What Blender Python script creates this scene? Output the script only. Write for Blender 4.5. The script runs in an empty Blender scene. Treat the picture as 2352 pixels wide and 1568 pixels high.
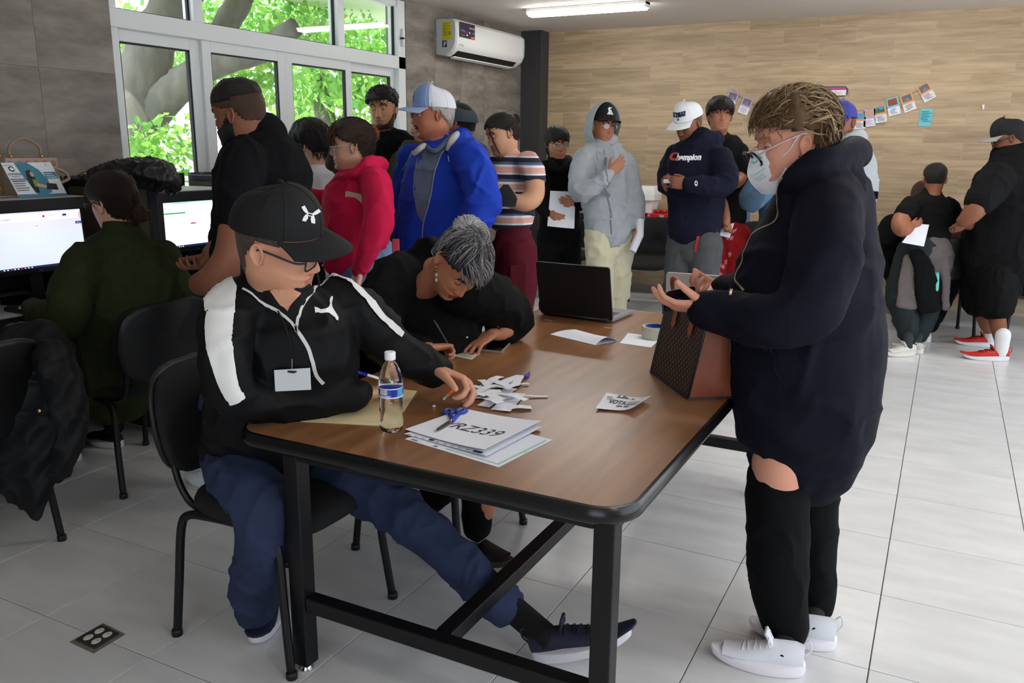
import bpy, bmesh, math, random
import numpy as np
from mathutils import Vector, Matrix, Euler
from mathutils.bvhtree import BVHTree
scene = bpy.context.scene
COL = scene.collection
pi = math.pi
# ------------------------------------------------------------------ camera
W, H, F = 2352, 1568, 1917.13
YAW, PITCH, ROLL, CAMZ = 0.473523, 0.229606, 0.01013, 1.5
def _rot():
    cy, sy = math.cos(YAW), math.sin(YAW)
    f = Vector((-sy*math.cos(PITCH), cy*math.cos(PITCH), -math.sin(PITCH)))
    r0 = Vector((cy, sy, 0)); u0 = r0.cross(f)
    return (math.cos(ROLL)*r0+math.sin(ROLL)*u0, -math.sin(ROLL)*r0+math.cos(ROLL)*u0, f)
CR, CU, CF = _rot()
CAM = Vector((0, 0, CAMZ))
cd = bpy.data.cameras.new('camera'); cam = bpy.data.objects.new('camera', cd); COL.objects.link(cam)
cd.sensor_fit = 'HORIZONTAL'; cd.sensor_width = 36; cd.lens = F/W*36; cd.clip_start = .02; cd.clip_end = 300
m = Matrix.Identity(4)
for i in range(3):
    m[i][0], m[i][1], m[i][2], m[i][3] = CR[i], CU[i], -CF[i], CAM[i]
cam.matrix_world = m
scene.camera = cam
# measured points of the place: a ray of the survey camera met with a depth or a plane of the room
def ray(x, y): return CF+(x-W/2)/F*CR-(y-H/2)/F*CU
def at(x, y, d): return CAM+ray(x, y)*d
def atz(x, y, z=0.): r = ray(x, y); return CAM+r*((z-CAMZ)/r.z)
def atx(x, y, X): r = ray(x, y); return CAM+r*(X/r.x)
def aty(x, y, Y): r = ray(x, y); return CAM+r*(Y/r.y)
def depth(p): return (Vector(p)-CAM).dot(CF)
# ------------------------------------------------------------------ world, light, exposure
vs = scene.view_settings
vs.view_transform = 'Standard'; vs.look = 'None'; vs.gamma = 1; vs.exposure = 0.42
vs.use_curve_mapping = False
wd = bpy.data.worlds.new('world'); scene.world = wd; wd.use_nodes = True
nt = wd.node_tree; bg = nt.nodes['Background']
sky = nt.nodes.new('ShaderNodeTexSky'); sky.sky_type = 'HOSEK_WILKIE'; sky.turbidity = 4; sky.ground_albedo = .5
sky.sun_direction = Vector((.25, -.35, .9)).normalized()
mx = nt.nodes.new('ShaderNodeMixRGB'); mx.inputs[0].default_value = .55; mx.inputs[2].default_value = (.86, .93, 1, 1)
nt.links.new(sky.outputs[0], mx.inputs[1]); nt.links.new(mx.outputs[0], bg.inputs[0]); bg.inputs[1].default_value = 3.9
sd = bpy.data.lights.new('sun', 'SUN'); sd.energy = 5.0; sd.angle = .02; sd.color = (1, .96, .9)
so = bpy.data.objects.new('sun', sd); COL.objects.link(so)
so.rotation_euler = Vector((.25, -.35, .9)).to_track_quat('Z', 'Y').to_euler()
def portal(c, sx, sy, normal):
    l = bpy.data.lights.new('window_portal', 'AREA'); l.shape = 'RECTANGLE'; l.size = sx; l.size_y = sy
    l.cycles.is_portal = True
    o = bpy.data.objects.new('window_portal', l); COL.objects.link(o); o.location = c
    o.rotation_euler = (-Vector(normal)).to_track_quat('Z', 'Y').to_euler()
portal((-4.25, 4.7, 1.7), 2.8, 1.9, (1, 0, 0))
portal((2.6, 4.2, 1.5), 7.4, 2.3, (-1, 0, 0))
portal((.5, -2.6, 1.5), 2.6, 2.4, (0, 1, 0))
# ------------------------------------------------------------------ materials
def lin(c):
    c = c/255.
    return c/12.92 if c <= .04045 else ((c+.055)/1.055)**2.4
def rgb(*c): return (lin(c[0]), lin(c[1]), lin(c[2]), 1)
_M = {}
def M(name, col, rough=.6, metal=0., bump=0., bscale=150., var=0., vscale=4., coat=0., spec=.5, vstretch=None, col2=None, trans=0., alpha=1., emit=0., ior=1.45, sheen=0., sss=0., fold=0., fscale=9.):
    if name in _M: return _M[name]
    m = bpy.data.materials.new(name); m.use_nodes = True; nt = m.node_tree; b = nt.nodes['Principled BSDF']
    b.inputs['Base Color'].default_value = rgb(*col); b.inputs['Roughness'].default_value = rough; b.inputs['Metallic'].default_value = metal
    b.inputs['Specular IOR Level'].default_value = spec; b.inputs['IOR'].default_value = ior
    if coat: b.inputs['Coat Weight'].default_value = coat; b.inputs['Coat Roughness'].default_value = .08
    if trans: b.inputs['Transmission Weight'].default_value = trans
    if sheen: b.inputs['Sheen Weight'].default_value = sheen; b.inputs['Sheen Roughness'].default_value = .5
    if sss: b.inputs['Subsurface Weight'].default_value = sss; b.inputs['Subsurface Radius'].default_value = (.01, .004, .002)
    if alpha < 1: b.inputs['Alpha'].default_value = alpha
    if emit: b.inputs['Emission Color'].default_value = rgb(*col); b.inputs['Emission Strength'].default_value = emit
    if var or bump or col2 or fold:
        tc = nt.nodes.new('ShaderNodeTexCoord'); mp = nt.nodes.new('ShaderNodeMapping'); nt.links.new(tc.outputs['Object'], mp.inputs[0])
        if vstretch: mp.inputs['Scale'].default_value = vstretch
    if var or col2:
        n = nt.nodes.new('ShaderNodeTexNoise'); n.inputs['Scale'].default_value = vscale; n.inputs['Detail'].default_value = 6
        nt.links.new(mp.outputs[0], n.inputs['Vector'])
        cr = nt.nodes.new('ShaderNodeValToRGB'); c1 = rgb(*col); c2 = rgb(*col2) if col2 else None
        e = cr.color_ramp.elements; e[0].position = .3; e[1].position = .7
        if c2: e[0].color = c1; e[1].color = c2
        else:
            e[0].color = [max(0, c*(1-var)) for c in c1[:3]]+[1]; e[1].color = [min(1, c*(1+var)) for c in c1[:3]]+[1]
        nt.links.new(n.outputs[0], cr.inputs[0]); nt.links.new(cr.outputs[0], b.inputs['Base Color'])
    if bump:
        n2 = nt.nodes.new('ShaderNodeTexNoise'); n2.inputs['Scale'].default_value = bscale; n2.inputs['Detail'].default_value = 3
        nt.links.new(mp.outputs[0], n2.inputs['Vector'])
        bp = nt.nodes.new('ShaderNodeBump'); bp.inputs['Strength'].default_value = bump; bp.inputs['Distance'].default_value = .004
        nt.links.new(n2.outputs[0], bp.inputs['Height']); nt.links.new(bp.outputs[0], b.inputs['Normal'])
        if fold:
            n3 = nt.nodes.new('ShaderNodeTexNoise'); n3.noise_type = 'RIDGED_MULTIFRACTAL'; n3.inputs['Scale'].default_value = fscale; n3.inputs['Detail'].default_value = 1.5; n3.inputs['Distortion'].default_value = .5
            mp3 = nt.nodes.new('ShaderNodeMapping'); mp3.inputs['Scale'].default_value = (1, 1, .55); mp3.inputs['Rotation'].default_value = (.5, .4, 0); nt.links.new(tc.outputs['Object'], mp3.inputs[0]); nt.links.new(mp3.outputs[0], n3.inputs['Vector'])
            b3 = nt.nodes.new('ShaderNodeBump'); b3.inputs['Strength'].default_value = fold; b3.inputs['Distance'].default_value = .012
            nt.links.new(n3.outputs[0], b3.inputs['Height']); nt.links.new(b3.outputs[0], bp.inputs['Normal'])
    _M[name] = m; return m
def nodes(m): return m.node_tree.nodes, m.node_tree.links, m.node_tree.nodes['Principled BSDF']
# ------------------------------------------------------------------ objects
def tag(o, label=None, cat=None, group=None, kind=None):
    if label: o['label'] = label
    if cat: o['category'] = cat
    if group: o['group'] = group
    if kind: o['kind'] = kind
    return o
def empty(name, loc, rz=0., label=None, cat=None, group=None):
    o = bpy.data.objects.new(name, None); COL.objects.link(o); o.location = loc; o.rotation_euler = (0, 0, rz); o.empty_display_size = .05
    return tag(o, label, cat, group)
def link(name, me, parent=None, loc=None, keep=True):
    o = bpy.data.objects.new(name, me); COL.objects.link(o)
    if parent is not None:
        o.parent = parent
        if keep: o.matrix_parent_inverse = wmat(parent).inverted()
    if loc is not None: o.location = loc
    return o
def wmat(o):
    m = Matrix.LocRotScale(o.location, o.rotation_euler, o.scale)
    return m if o.parent is None else wmat(o.parent) @ o.matrix_parent_inverse @ m
def copy_tree(o, parent=None):
    c = o.copy(); COL.objects.link(c)
    if parent is not None: c.parent = parent
    for ch in list(o.children): copy_tree(ch, c)
    return c
class MB:
    def __init__(s): s.v = []; s.f = []; s.mi = []; s.mat = 0
    def add(s, vs, fs):
        o = len(s.v); s.v += [tuple(v) for v in vs]
        for f in fs: s.f.append(tuple(i+o for i in f)); s.mi.append(s.mat)
        return s
    def box(s, a, b, bev=0.):
        a, b = [min(x, y) for x, y in zip(a, b)], [max(x, y) for x, y in zip(a, b)]
        if bev <= 0:
            x0, y0, z0 = a; x1, y1, z1 = b
            return s.add([(x0,y0,z0),(x1,y0,z0),(x1,y1,z0),(x0,y1,z0),(x0,y0,z1),(x1,y0,z1),(x1,y1,z1),(x0,y1,z1)],
                [(3,2,1,0),(4,5,6,7),(0,1,5,4),(1,2,6,5),(2,3,7,6),(3,0,4,7)])
        bm = bmesh.new(); bmesh.ops.create_cube(bm, size=1)
        for v in bm.verts: v.co = Vector([(a[i]+b[i])/2+v.co[i]*(b[i]-a[i]) for i in range(3)])
        bmesh.ops.bevel(bm, geom=bm.edges[:], offset=bev, segments=2, affect='EDGES', profile=.5)
        bm.verts.index_update(); s.add([v.co[:] for v in bm.verts], [[v.index for v in f.verts] for f in bm.faces]); bm.free(); return s
    def prism(s, poly, d, origin=(0,0,0), ex=(1,0,0), ey=(0,1,0), ez=None):
        ex, ey, o = Vector(ex), Vector(ey), Vector(origin); ez = Vector(ez) if ez else ex.cross(ey)
        n = len(poly); P = [o+ex*p[0]+ey*p[1] for p in poly]
        vs = [p for p in P]+[p+ez*d for p in P]
        return s.add(vs, [tuple(range(n-1, -1, -1)), tuple(range(n, 2*n))]+[(i, (i+1) % n, n+(i+1) % n, n+i) for i in range(n)])
    def ring_loft(s, rings, cap=True, close=True):
        n = len(rings[0]); o = len(s.v); vs = [p for r in rings for p in r]; fs = []
        for i in range(len(rings)-1):
            for j in range(n if close else n-1):
                k = (j+1) % n; fs.append((i*n+j, i*n+k, (i+1)*n+k, (i+1)*n+j))
        if cap and close: fs.append(tuple(range(n-1, -1, -1))); fs.append(tuple((len(rings)-1)*n+j for j in range(n)))
        return s.add(vs, fs)
    def tube(s, pts, r, n=10, cap=True, rnd=False):
        return s.ring_loft(tube_rings(pts, r, n, rnd=rnd), cap)
    def lathe(s, prof, n=24, c=(0,0,0), axis=(0,0,1)):
        c = Vector(c); a = Vector(axis).normalized(); e1 = a.orthogonal().normalized(); e2 = a.cross(e1)
        return s.ring_loft([[c+a*z+(e1*math.cos(2*pi*j/n)+e2*math.sin(2*pi*j/n))*max(r, 1e-5) for j in range(n)] for r, z in prof])
    def ell(s, c, r, n=16, m=10, R=None):
        c = Vector(c); R = R or Matrix.Identity(3); rings = []
        for i in range(m+1):
            t = pi*i/m; rings.append([c+R@Vector((r[0]*max(math.sin(t), 1e-3)*math.cos(2*pi*j/n), r[1]*max(math.sin(t), 1e-3)*math.sin(2*pi*j/n), -r[2]*math.cos(t))) for j in range(n)])
        return s.ring_loft(rings)
    def grid(s, P):
        n, m = len(P), len(P[0]); return s.add([p for r in P for p in r], [(i*m+j, i*m+j+1, (i+1)*m+j+1, (i+1)*m+j) for i in range(n-1) for j in range(m-1)])
    def sheet(s, P, th=.0008, up=(0,0,1)):
        up = Vector(up)*th; n, m = len(P), len(P[0])
        s.grid([[Vector(p)+up for p in r] for r in P]); o = len(s.v)
        s.add([Vector(p) for r in P for p in r], [(i*m+j, (i+1)*m+j, (i+1)*m+j+1, i*m+j+1) for i in range(n-1) for j in range(m-1)])
        b = [(0, j) for j in range(m)]+[(i, m-1) for i in range(1, n)]+[(n-1, j) for j in range(m-2, -1, -1)]+[(i, 0) for i in range(n-2, 0, -1)]
        top = o-n*m; s.f += [(top+b[k][0]*m+b[k][1], o+b[k][0]*m+b[k][1], o+b[(k+1) % len(b)][0]*m+b[(k+1) % len(b)][1], top+b[(k+1) % len(b)][0]*m+b[(k+1) % len(b)][1]) for k in range(len(b))]
        s.mi += [s.mat]*len(b); return s
    def xf(s, mtx): s.v = [tuple(mtx@Vector(v)) for v in s.v]; return s
    def mesh(s, name, mats, smooth=False, ang=None):
        me = bpy.data.meshes.new(name); me.from_pydata(s.v, [], s.f)
        for mm in (mats if isinstance(mats, (list, tuple)) else [mats]): me.materials.append(mm)
        me.polygons.foreach_set('material_index', s.mi)
        if smooth: me.polygons.foreach_set('use_smooth', [True]*len(me.polygons))
        if smooth and ang: me.set_sharp_from_angle(angle=ang)
        me.update(); return me
    def build(s, name, mats, parent=None, smooth=False, ang=None):
        return link(name, s.mesh(name, mats, smooth, ang), parent)
def tube_rings(pts, r, n=10, lat=None, rnd=False):
    """rings along a path; r: number, list or list of (rx, ry); lat: direction(s) of the rx axis"""
    P = [Vector(p) for p in pts]; k = len(P)
    R = r if isinstance(r, (list, tuple)) else [r]*k
    R = [(a, a) if not isinstance(a, (list, tuple)) else tuple(a) for a in R]
    T = []
    for i in range(k):
        t = P[min(i+1, k-1)]-P[max(i-1, 0)]
        T.append(t.normalized() if t.length > 1e-9 else Vector((0, 0, 1)))
    rings = []; e = None
    L = None if lat is None else ([Vector(l) for l in lat] if isinstance(lat[0], (list, tuple, Vector)) else [Vector(lat)]*k)
    for i in range(k):
        t = T[i]
        e = (L[i] if L else (T[0].orthogonal() if e is None else e)); e = (e-t*e.dot(t)).normalized(); f = t.cross(e)
        rings.append([P[i]+e*(R[i][0]*math.cos(2*pi*j/n))+f*(R[i][1]*math.sin(2*pi*j/n)) for j in range(n)])
    if rnd:
        def capr(c, ring, t, rr):
            out = []
            for q in (.45, .8, .97): out.append([c+(p-c)*math.sqrt(max(0, 1-q*q))+t*rr*q for p in ring])
            return out
        a = capr(P[0], rings[0], -T[0], min(R[0])); b = capr(P[-1], rings[-1], T[-1], min(R[-1]))
        rings = a[::-1]+rings+b
    return rings
def smooth_path(pts, n=6):
    """Catmull-Rom through points (any dimension)"""
    P = [np.array(p, float) for p in pts]; out = []
    for i in range(len(P)-1):
        a, b, c, d = P[max(i-1, 0)], P[i], P[i+1], P[min(i+2, len(P)-1)]
        for k in range(n):
            t = k/n; out.append(.5*((2*b)+(c-a)*t+(2*a-5*b+4*c-d)*t*t+(3*b-a-3*c+d)*t**3))
    out.append(P[-1]); return out
def text_mesh(s, size=1., align='CENTER', shear=0., bold=0., sx=1.):
    """letters as flat polygons in the xy plane"""
    cu = bpy.data.curves.new('t', 'FONT'); cu.body = s; cu.size = size; cu.align_x = align; cu.align_y = 'CENTER'; cu.shear = shear; cu.offset = bold; cu.resolution_u = 3
    o = bpy.data.objects.new('t', cu); COL.objects.link(o)
    dg = bpy.context.evaluated_depsgraph_get(); me = bpy.data.meshes.new_from_object(o.evaluated_get(dg))
    v = [(p.co.x*sx, p.co.y) for p in me.vertices]; f = [tuple(p.vertices) for p in me.polygons]
    bpy.data.objects.remove(o); bpy.data.curves.remove(cu); bpy.data.meshes.remove(me)
    return v, f
def rect(x0, y0, x1, y1): return [(x0, y0), (x1, y0), (x1, y1), (x0, y1)], [(0, 1, 2, 3)]
def shape(poly): return list(poly), [tuple(range(len(poly)))]
def disc(cx, cy, rx, ry=None, n=18): ry = ry or rx; return shape([(cx+rx*math.cos(2*pi*i/n), cy+ry*math.sin(2*pi*i/n)) for i in range(n)])
def flat(items, mats, name, origin, ex, ey, parent, off=.0006):
    """print on a flat surface: items = [(shape, material index)] in the ex/ey plane"""
    mb = MB(); o, ex, ey = Vector(origin), Vector(ex), Vector(ey); nz = ex.cross(ey).normalized()
    for k, ((v, f), mi) in enumerate(items):
        mb.mat = mi; mb.add([o+ex*a+ey*b+nz*(off+.00015*k) for a, b in v], f)
    return mb.build(name, mats, parent)
# ================================================================== the setting
XL, YB, ZC = -4.18, 8.5, 2.68
XR, YF = 2.6, -2.6
TILE = .47978; OX, OY = -1.00869, 5.79807
def grey_concrete(name, c1, c2, seed):
    m = bpy.data.materials.new(name); m.use_nodes = True; N, L, b = nodes(m)
    tc = N.new('ShaderNodeTexCoord'); oi = N.new('ShaderNodeObjectInfo'); ad = N.new('ShaderNodeVectorMath'); ad.operation = 'MULTIPLY_ADD'
    cb = N.new('ShaderNodeCombineXYZ'); L.new(oi.outputs['Random'], cb.inputs[0]); L.new(oi.outputs['Random'], cb.inputs[2])
    ad.inputs[1].default_value = (9, 9, 9); L.new(cb.outputs[0], ad.inputs[0]); L.new(tc.outputs['Object'], ad.inputs[2])
    mp = N.new('ShaderNodeMapping'); mp.inputs['Scale'].default_value = (1, .8, 2.6); L.new(ad.outputs[0], mp.inputs[0])
    n = N.new('ShaderNodeTexNoise'); n.inputs['Scale'].default_value = 3.2; n.inputs['Detail'].default_value = 9; n.inputs['Roughness'].default_value = .62; L.new(mp.outputs[0], n.inputs[0])
    cr = N.new('ShaderNodeValToRGB'); cr.color_ramp.elements[0].position = .32; cr.color_ramp.elements[1].position = .68
    cr.color_ramp.elements[0].color = rgb(*c1); cr.color_ramp.elements[1].color = rgb(*c2)
    L.new(n.outputs[0], cr.inputs[0]); L.new(cr.outputs[0], b.inputs['Base Color']); b.inputs['Roughness'].default_value = .55
    return m
def wood_tile():
    m = bpy.data.materials.new('wood_look_tile'); m.use_nodes = True; N, L, b = nodes(m)
    tc = N.new('ShaderNodeTexCoord'); oi = N.new('ShaderNodeObjectInfo'); ad = N.new('ShaderNodeVectorMath'); ad.operation = 'MULTIPLY_ADD'
    cb = N.new('ShaderNodeCombineXYZ'); L.new(oi.outputs['Random'], cb.inputs[0]); L.new(oi.outputs['Random'], cb.inputs[2])
    ad.inputs[1].default_value = (31, 3, 17); L.new(cb.outputs[0], ad.inputs[0]); L.new(tc.outputs['Object'], ad.inputs[2])
    mp = N.new('ShaderNodeMapping'); mp.inputs['Scale'].default_value = (1.1, 1, 13); L.new(ad.outputs[0], mp.inputs[0])
    n = N.new('ShaderNodeTexNoise'); n.inputs['Scale'].default_value = 1.7; n.inputs['Detail'].default_value = 7; n.inputs['Roughness'].default_value = .6; n.inputs['Distortion'].default_value = .6; L.new(mp.outputs[0], n.inputs[0])
    cr = N.new('ShaderNodeValToRGB'); E = cr.color_ramp.elements; E[0].position = .2; E[1].position = .8
    E[0].color = rgb(146, 122, 94); E[1].color = rgb(206, 184, 152); L.new(n.outputs[0], cr.inputs[0])
    hv = N.new('ShaderNodeHueSaturation'); mr = N.new('ShaderNodeMapRange'); mr.inputs[3].default_value = .86; mr.inputs[4].default_value = 1.10
    L.new(oi.outputs['Random'], mr.inputs[0]); L.new(mr.outputs[0], hv.inputs['Value']); L.new(cr.outputs[0], hv.inputs['Color']); hv.inputs['Saturation'].default_value = 1.02
    L.new(hv.outputs[0], b.inputs['Base Color']); b.inputs['Roughness'].default_value = .5
    return m
def floor_tile():
    m = bpy.data.materials.new('porcelain_tile'); m.use_nodes = True; N, L, b = nodes(m)
    tc = N.new('ShaderNodeTexCoord'); oi = N.new('ShaderNodeObjectInfo'); ad = N.new('ShaderNodeVectorMath'); ad.operation = 'MULTIPLY_ADD'
    cb = N.new('ShaderNodeCombineXYZ'); L.new(oi.outputs['Random'], cb.inputs[0]); L.new(oi.outputs['Random'], cb.inputs[1])
    ad.inputs[1].default_value = (23, 41, 7); L.new(cb.outputs[0], ad.inputs[0]); L.new(tc.outputs['Object'], ad.inputs[2])
    mp = N.new('ShaderNodeMapping'); mp.inputs['Scale'].default_value = (1, 3.2, 1); mp.inputs['Rotation'].default_value = (0, 0, .15); L.new(ad.outputs[0], mp.inputs[0])
    n = N.new('ShaderNodeTexNoise'); n.inputs['Scale'].default_value = 3; n.inputs['Detail'].default_value = 5; L.new(mp.outputs[0], n.inputs[0])
    cr = N.new('ShaderNodeValToRGB'); E = cr.color_ramp.elements; E[0].position = .3; E[1].position = .72
    E[0].color = rgb(204, 204, 204); E[1].color = rgb(222, 222, 222); L.new(n.outputs[0], cr.inputs[0])
    L.new(cr.outputs[0], b.inputs['Base Color']); b.inputs['Roughness'].default_value = .28; b.inputs['Specular IOR Level'].default_value = .45
    return m
MW, MG, MFt = wood_tile(), grey_concrete('grey_cement_tile', (100, 93, 87), (150, 141, 133), 1), floor_tile()
grout_l = M('grout_light', (206, 188, 166), .9); grout_g = M('grout_grey', (134, 126, 120), .9); grout_f = M('grout_floor', (112, 100, 88), .9)
# floor
fl = MB().box((XL-.2, YF-.2, -.12), (XR+.2, YB+.2, -.006)).build('floor', grout_f); tag(fl, kind='structure')
tm = MB().box((-TILE/2+.0017, -TILE/2+.0017, -.008), (TILE/2-.0017, TILE/2-.0017, 0), .0012).mesh('tile', MFt)
x = OX-6.5*TILE
i0 = -7
tiles = []
for i in range(-7, 10):
    for j in range(-6, 12):
        cx, cy = OX+(i+.5)*TILE, OY-(j-.5)*TILE
        if cx-TILE/2 > XR or cx+TILE/2 < XL or cy-TILE/2 > YB: continue
        if len(tiles) >= 300: continue
        o = link('tile', tm, fl); o.location = (cx, cy, 0); tiles.append(o)
rest = MB().box((XL, YF, -.008), (XR, OY-11.5*TILE+.0, -.0015)).build('tile_margin', MFt, fl)
# back wall with wood-look planks
wb = MB().box((XL-.2, YB-.0022, -.1), (XR+.2, YB+.2, ZC+.2)).build('wall_back', grout_l); tag(wb, kind='structure')
PH, PL = .1472, .64
pz = 2.596; rows = []
k = 0
while pz-k*PH > -PH: k += 1
pm = {}
def plank(x0, x1, z0, z1):
    key = (round(x1-x0, 3), round(z1-z0, 3))
    if key not in pm: pm[key] = MB().box((-key[0]/2+.0014, 0, -key[1]/2+.0014), (key[0]/2-.0014, .012, key[1]/2-.0014), .0008).mesh('plank', MW)
    o = link('plank', pm[key], wb); o.location = ((x0+x1)/2, YB-.004, (z0+z1)/2)
r = 0; zt = ZC
while zt > .09:
    zb = pz-r*PH; zb = max(zb, .08)
    off = -.572+(0 if (r % 2 == 0) else .32)
    xs = -3.95; kk = math.ceil((xs-off)/PL); cuts = [xs]
    xx = off+kk*PL
    while xx < 2.4: 
        if xx-cuts[-1] > .02: cuts.append(xx)
        xx += PL
    for a, b_ in zip(cuts[:-1], cuts[1:]): plank(a, b_, zb, zt)
    zt = zb; r += 1
bb = MB().box((-3.95, YB-.014, 0), (2.4, YB+.01, .078), .002).build('baseboard_back', M('baseboard', (150, 142, 134), .5)); tag(bb, kind='structure')
# left wall: concrete-look tiles around the window opening
WY0, WY1, WZ0, WZ1 = 3.30, 6.15, .92, 2.66
wl = MB()
wl.box((XL-.2, YF-.2, -.1), (XL-.002, WY0, ZC+.2)).box((XL-.2, WY1, -.1), (XL-.002, YB+.2, ZC+.2)).box((XL-.2, WY0, -.1), (XL-.002, WY1, WZ0)).box((XL-.2, WY0, WZ1), (XL-.002, WY1, ZC+.2))
wl = wl.build('wall_left', grout_g); tag(wl, kind='structure')
GT = .45; gm = {}
zcuts = [0, .068, .518, .968, 1.418, 1.868, 2.318, ZC]
def gtile(y0, y1, z0, z1):
    if y1-y0 < .01 or z1-z0 < .01: return
    key = (round(y1-y0, 3), round(z1-z0, 3))
    if key not in gm: gm[key] = MB().box((-.006, -key[0]/2+.0012, -key[1]/2+.0012), (.006, key[0]/2-.0012, key[1]/2-.0012), .001).mesh('tile', MG)
    o = link('wall_tile', gm[key], wl); o.location = (XL-.006, (y0+y1)/2, (z0+z1)/2)
ya = 2.85-GT*6; ycuts = [ya+GT*i for i in range(8)]+[6.15, 6.60, 7.06, 7.50, 7.99, 8.30]
ycuts = [y for y in ycuts if y <= WY0+.001]+[WY0+.45*i for i in range(1, 6)]+[6.15, 6.60, 7.06, 7.50, 7.99, 8.30]
for y0, y1 in zip(ycuts[:-1], ycuts[1:]):
    for z0, z1 in zip(zcuts[:-1], zcuts[1:]):
        if y0 >= WY0-.01 and y1 <= WY1+.01:
            gtile(y0, y1, z0, min(z1, WZ0))
        else: gtile(y0, y1, z0, z1)
# dark column in the corner
co = MB().box((XL-.02, 8.30, 0), (-3.95, YB+.05, ZC)).build('column', M('dark_grey_paint', (58, 58, 60), .6, bump=.2, bscale=60)); tag(co, kind='structure')
# ceiling, unseen walls with daylight openings
ce = MB().box((XL-.2, YF-.2, ZC), (XR+.2, YB+.2, ZC+.15)).build('ceiling', M('ceiling_paint', (222, 216, 212), .8, bump=.25, bscale=25, var=.03, vscale=2)); tag(ce, kind='structure')
pw = M('plain_wall', (196, 186, 174), .8)
def holed(name, u0, u1, holes, z0, z1, fn):
    mb = MB(); us = sorted({u0, u1, *[h[0] for h in holes], *[h[1] for h in holes]})
    for a, b_ in zip(us[:-1], us[1:]):
        hs = [h for h in holes if h[0] <= a+1e-6 and h[1] >= b_-1e-6]
        if not hs: mb.box(*fn(a, b_, z0, z1))
        else:
            mb.box(*fn(a, b_, z0, hs[0][2])); mb.box(*fn(a, b_, hs[0][3], z1))
    return tag(mb.build(name, pw), kind='structure')
holed('wall_right', YF, YB+.2, [(.5, 4.1, .35, 2.6), (4.3, 7.9, .35, 2.6)], 0, ZC, lambda a, b, c, d: ((XR, a, c), (XR+.2, b, d)))
holed('wall_front', XL, XR, [(-.8, 1.8, .3, 2.6)], 0, ZC, lambda a, b, c, d: ((a, YF-.2, c), (b, YF, d)))
# ------------------------------------------------------------------ window of white aluminium
alu = M('white_aluminium', (226, 230, 232), .35, spec=.5); gask = M('black_gasket', (16, 18, 18), .6)
def glass_mat():
    m = bpy.data.materials.new('window_glass'); m.use_nodes = True; N, L, b = nodes(m)
    for n in list(N):
        if n.type != 'OUTPUT_MATERIAL': N.remove(n)
    t = N.new('ShaderNodeBsdfTransparent'); t.inputs[0].default_value = (.93, .97, .96, 1); g = N.new('ShaderNodeBsdfGlossy'); g.inputs['Roughness'].default_value = .02
    mixs = N.new('ShaderNodeMixShader'); lw = N.new('ShaderNodeLayerWeight'); fr = N.new('ShaderNodeMath'); fr.operation = 'POWER'; fr.inputs[1].default_value = 5; L.new(lw.outputs['Facing'], fr.inputs[0])
    fr2 = N.new('ShaderNodeMath'); fr2.operation = 'MULTIPLY_ADD'; fr2.inputs[1].default_value = .8; fr2.inputs[2].default_value = .04; L.new(fr.outputs[0], fr2.inputs[0]); fr = fr2
    L.new(fr.outputs[0], mixs.inputs[0]); L.new(t.outputs[0], mixs.inputs[1]); L.new(g.outputs[0], mixs.inputs[2]); L.new(mixs.outputs[0], N['Material Output'].inputs[0])
    return m
GL = glass_mat()
win = empty('window_1', (XL-.06, WY0, WZ0)); tag(win, kind='structure')
fx0, fx1 = XL-.10, XL-.02
def bar(y0, y1, z0, z1, x0=None, x1=None, name='window_frame', bev=.004, mat=None):
    return MB().box((x0 if x0 is not None else fx0, y0, z0), (x1 if x1 is not None else fx1, y1, z1), bev).build(name, mat or alu, win)
bar(WY0, WY0+.06, WZ0, WZ1); bar(6.05, WY1, WZ0, WZ1, XL-.11, XL-.005); bar(WY0, WY1, WZ1-.05, WZ1); bar(WY0, WY1, WZ0, WZ0+.06)
bar(WY0, WY1, 2.12, 2.22, XL-.11, XL-.005)                        # transom
for y in (3.93, 5.31): bar(y-.03, y+.045, 2.22, WZ1, XL-.105, XL-.012)
def sash(y0, y1, z0, z1, x, st=.06, rail=.07):
    for a in ((y0, y0+st, z0, z1), (y1-st, y1, z0, z1), (y0+st, y1-st, z0, z0+rail), (y0+st, y1-st, z1-rail, z1)):
        bar(a[0], a[1], a[2], a[3], x-.018, x+.018, 'sash', .003)
    for a in ((y0+st, y0+st+.008, z0+rail, z1-rail), (y1-st-.012, y1-st, z0+rail, z1-rail), (y0+st, y1-st, z1-rail-.01, z1-rail)):
        bar(a[0], a[1], a[2], a[3], x-.012, x+.012, 'gasket', 0, gask)
    MB().box((x-.003, y0+st, z0+rail), (x+.003, y1-st, z1-rail)).build('pane', GL, win)
sash(WY0+.0, 3.98, .97, 2.125, XL-.075, .09, .07)
sash(3.96, 4.70, .97, 2.125, XL-.045, .07, .07)
sash(4.70, 5.44, .97, 2.125, XL-.045, .07, .07)
sash(5.40, 6.06, .97, 2.125, XL-.075, .06, .07)
for a, b_ in ((WY0+.05, 3.90), (3.975, 5.28), (5.355, 6.05)):
    MB().box((XL-.06, a, 2.22), (XL-.054, b_, WZ1-.05)).build('pane', GL, win)
    bar(b_-.014, b_, 2.22, WZ1-.05, XL-.066, XL-.048, 'gasket', 0, gask); bar(a, b_, 2.22, 2.23, XL-.066, XL-.048, 'gasket', 0, gask)
bar(6.085, 6.115, 2.30, 2.44, XL-.005, XL+.02, 'window_latch', .006)
bar(6.07, 6.09, 2.355, 2.37, XL-.004, XL+.03, 'window_latch', .002, gask)
sill = MB().box((XL-.2, WY0, WZ0-.02), (XL+.01, WY1, WZ0)).build('window_sill', alu, win)
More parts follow.
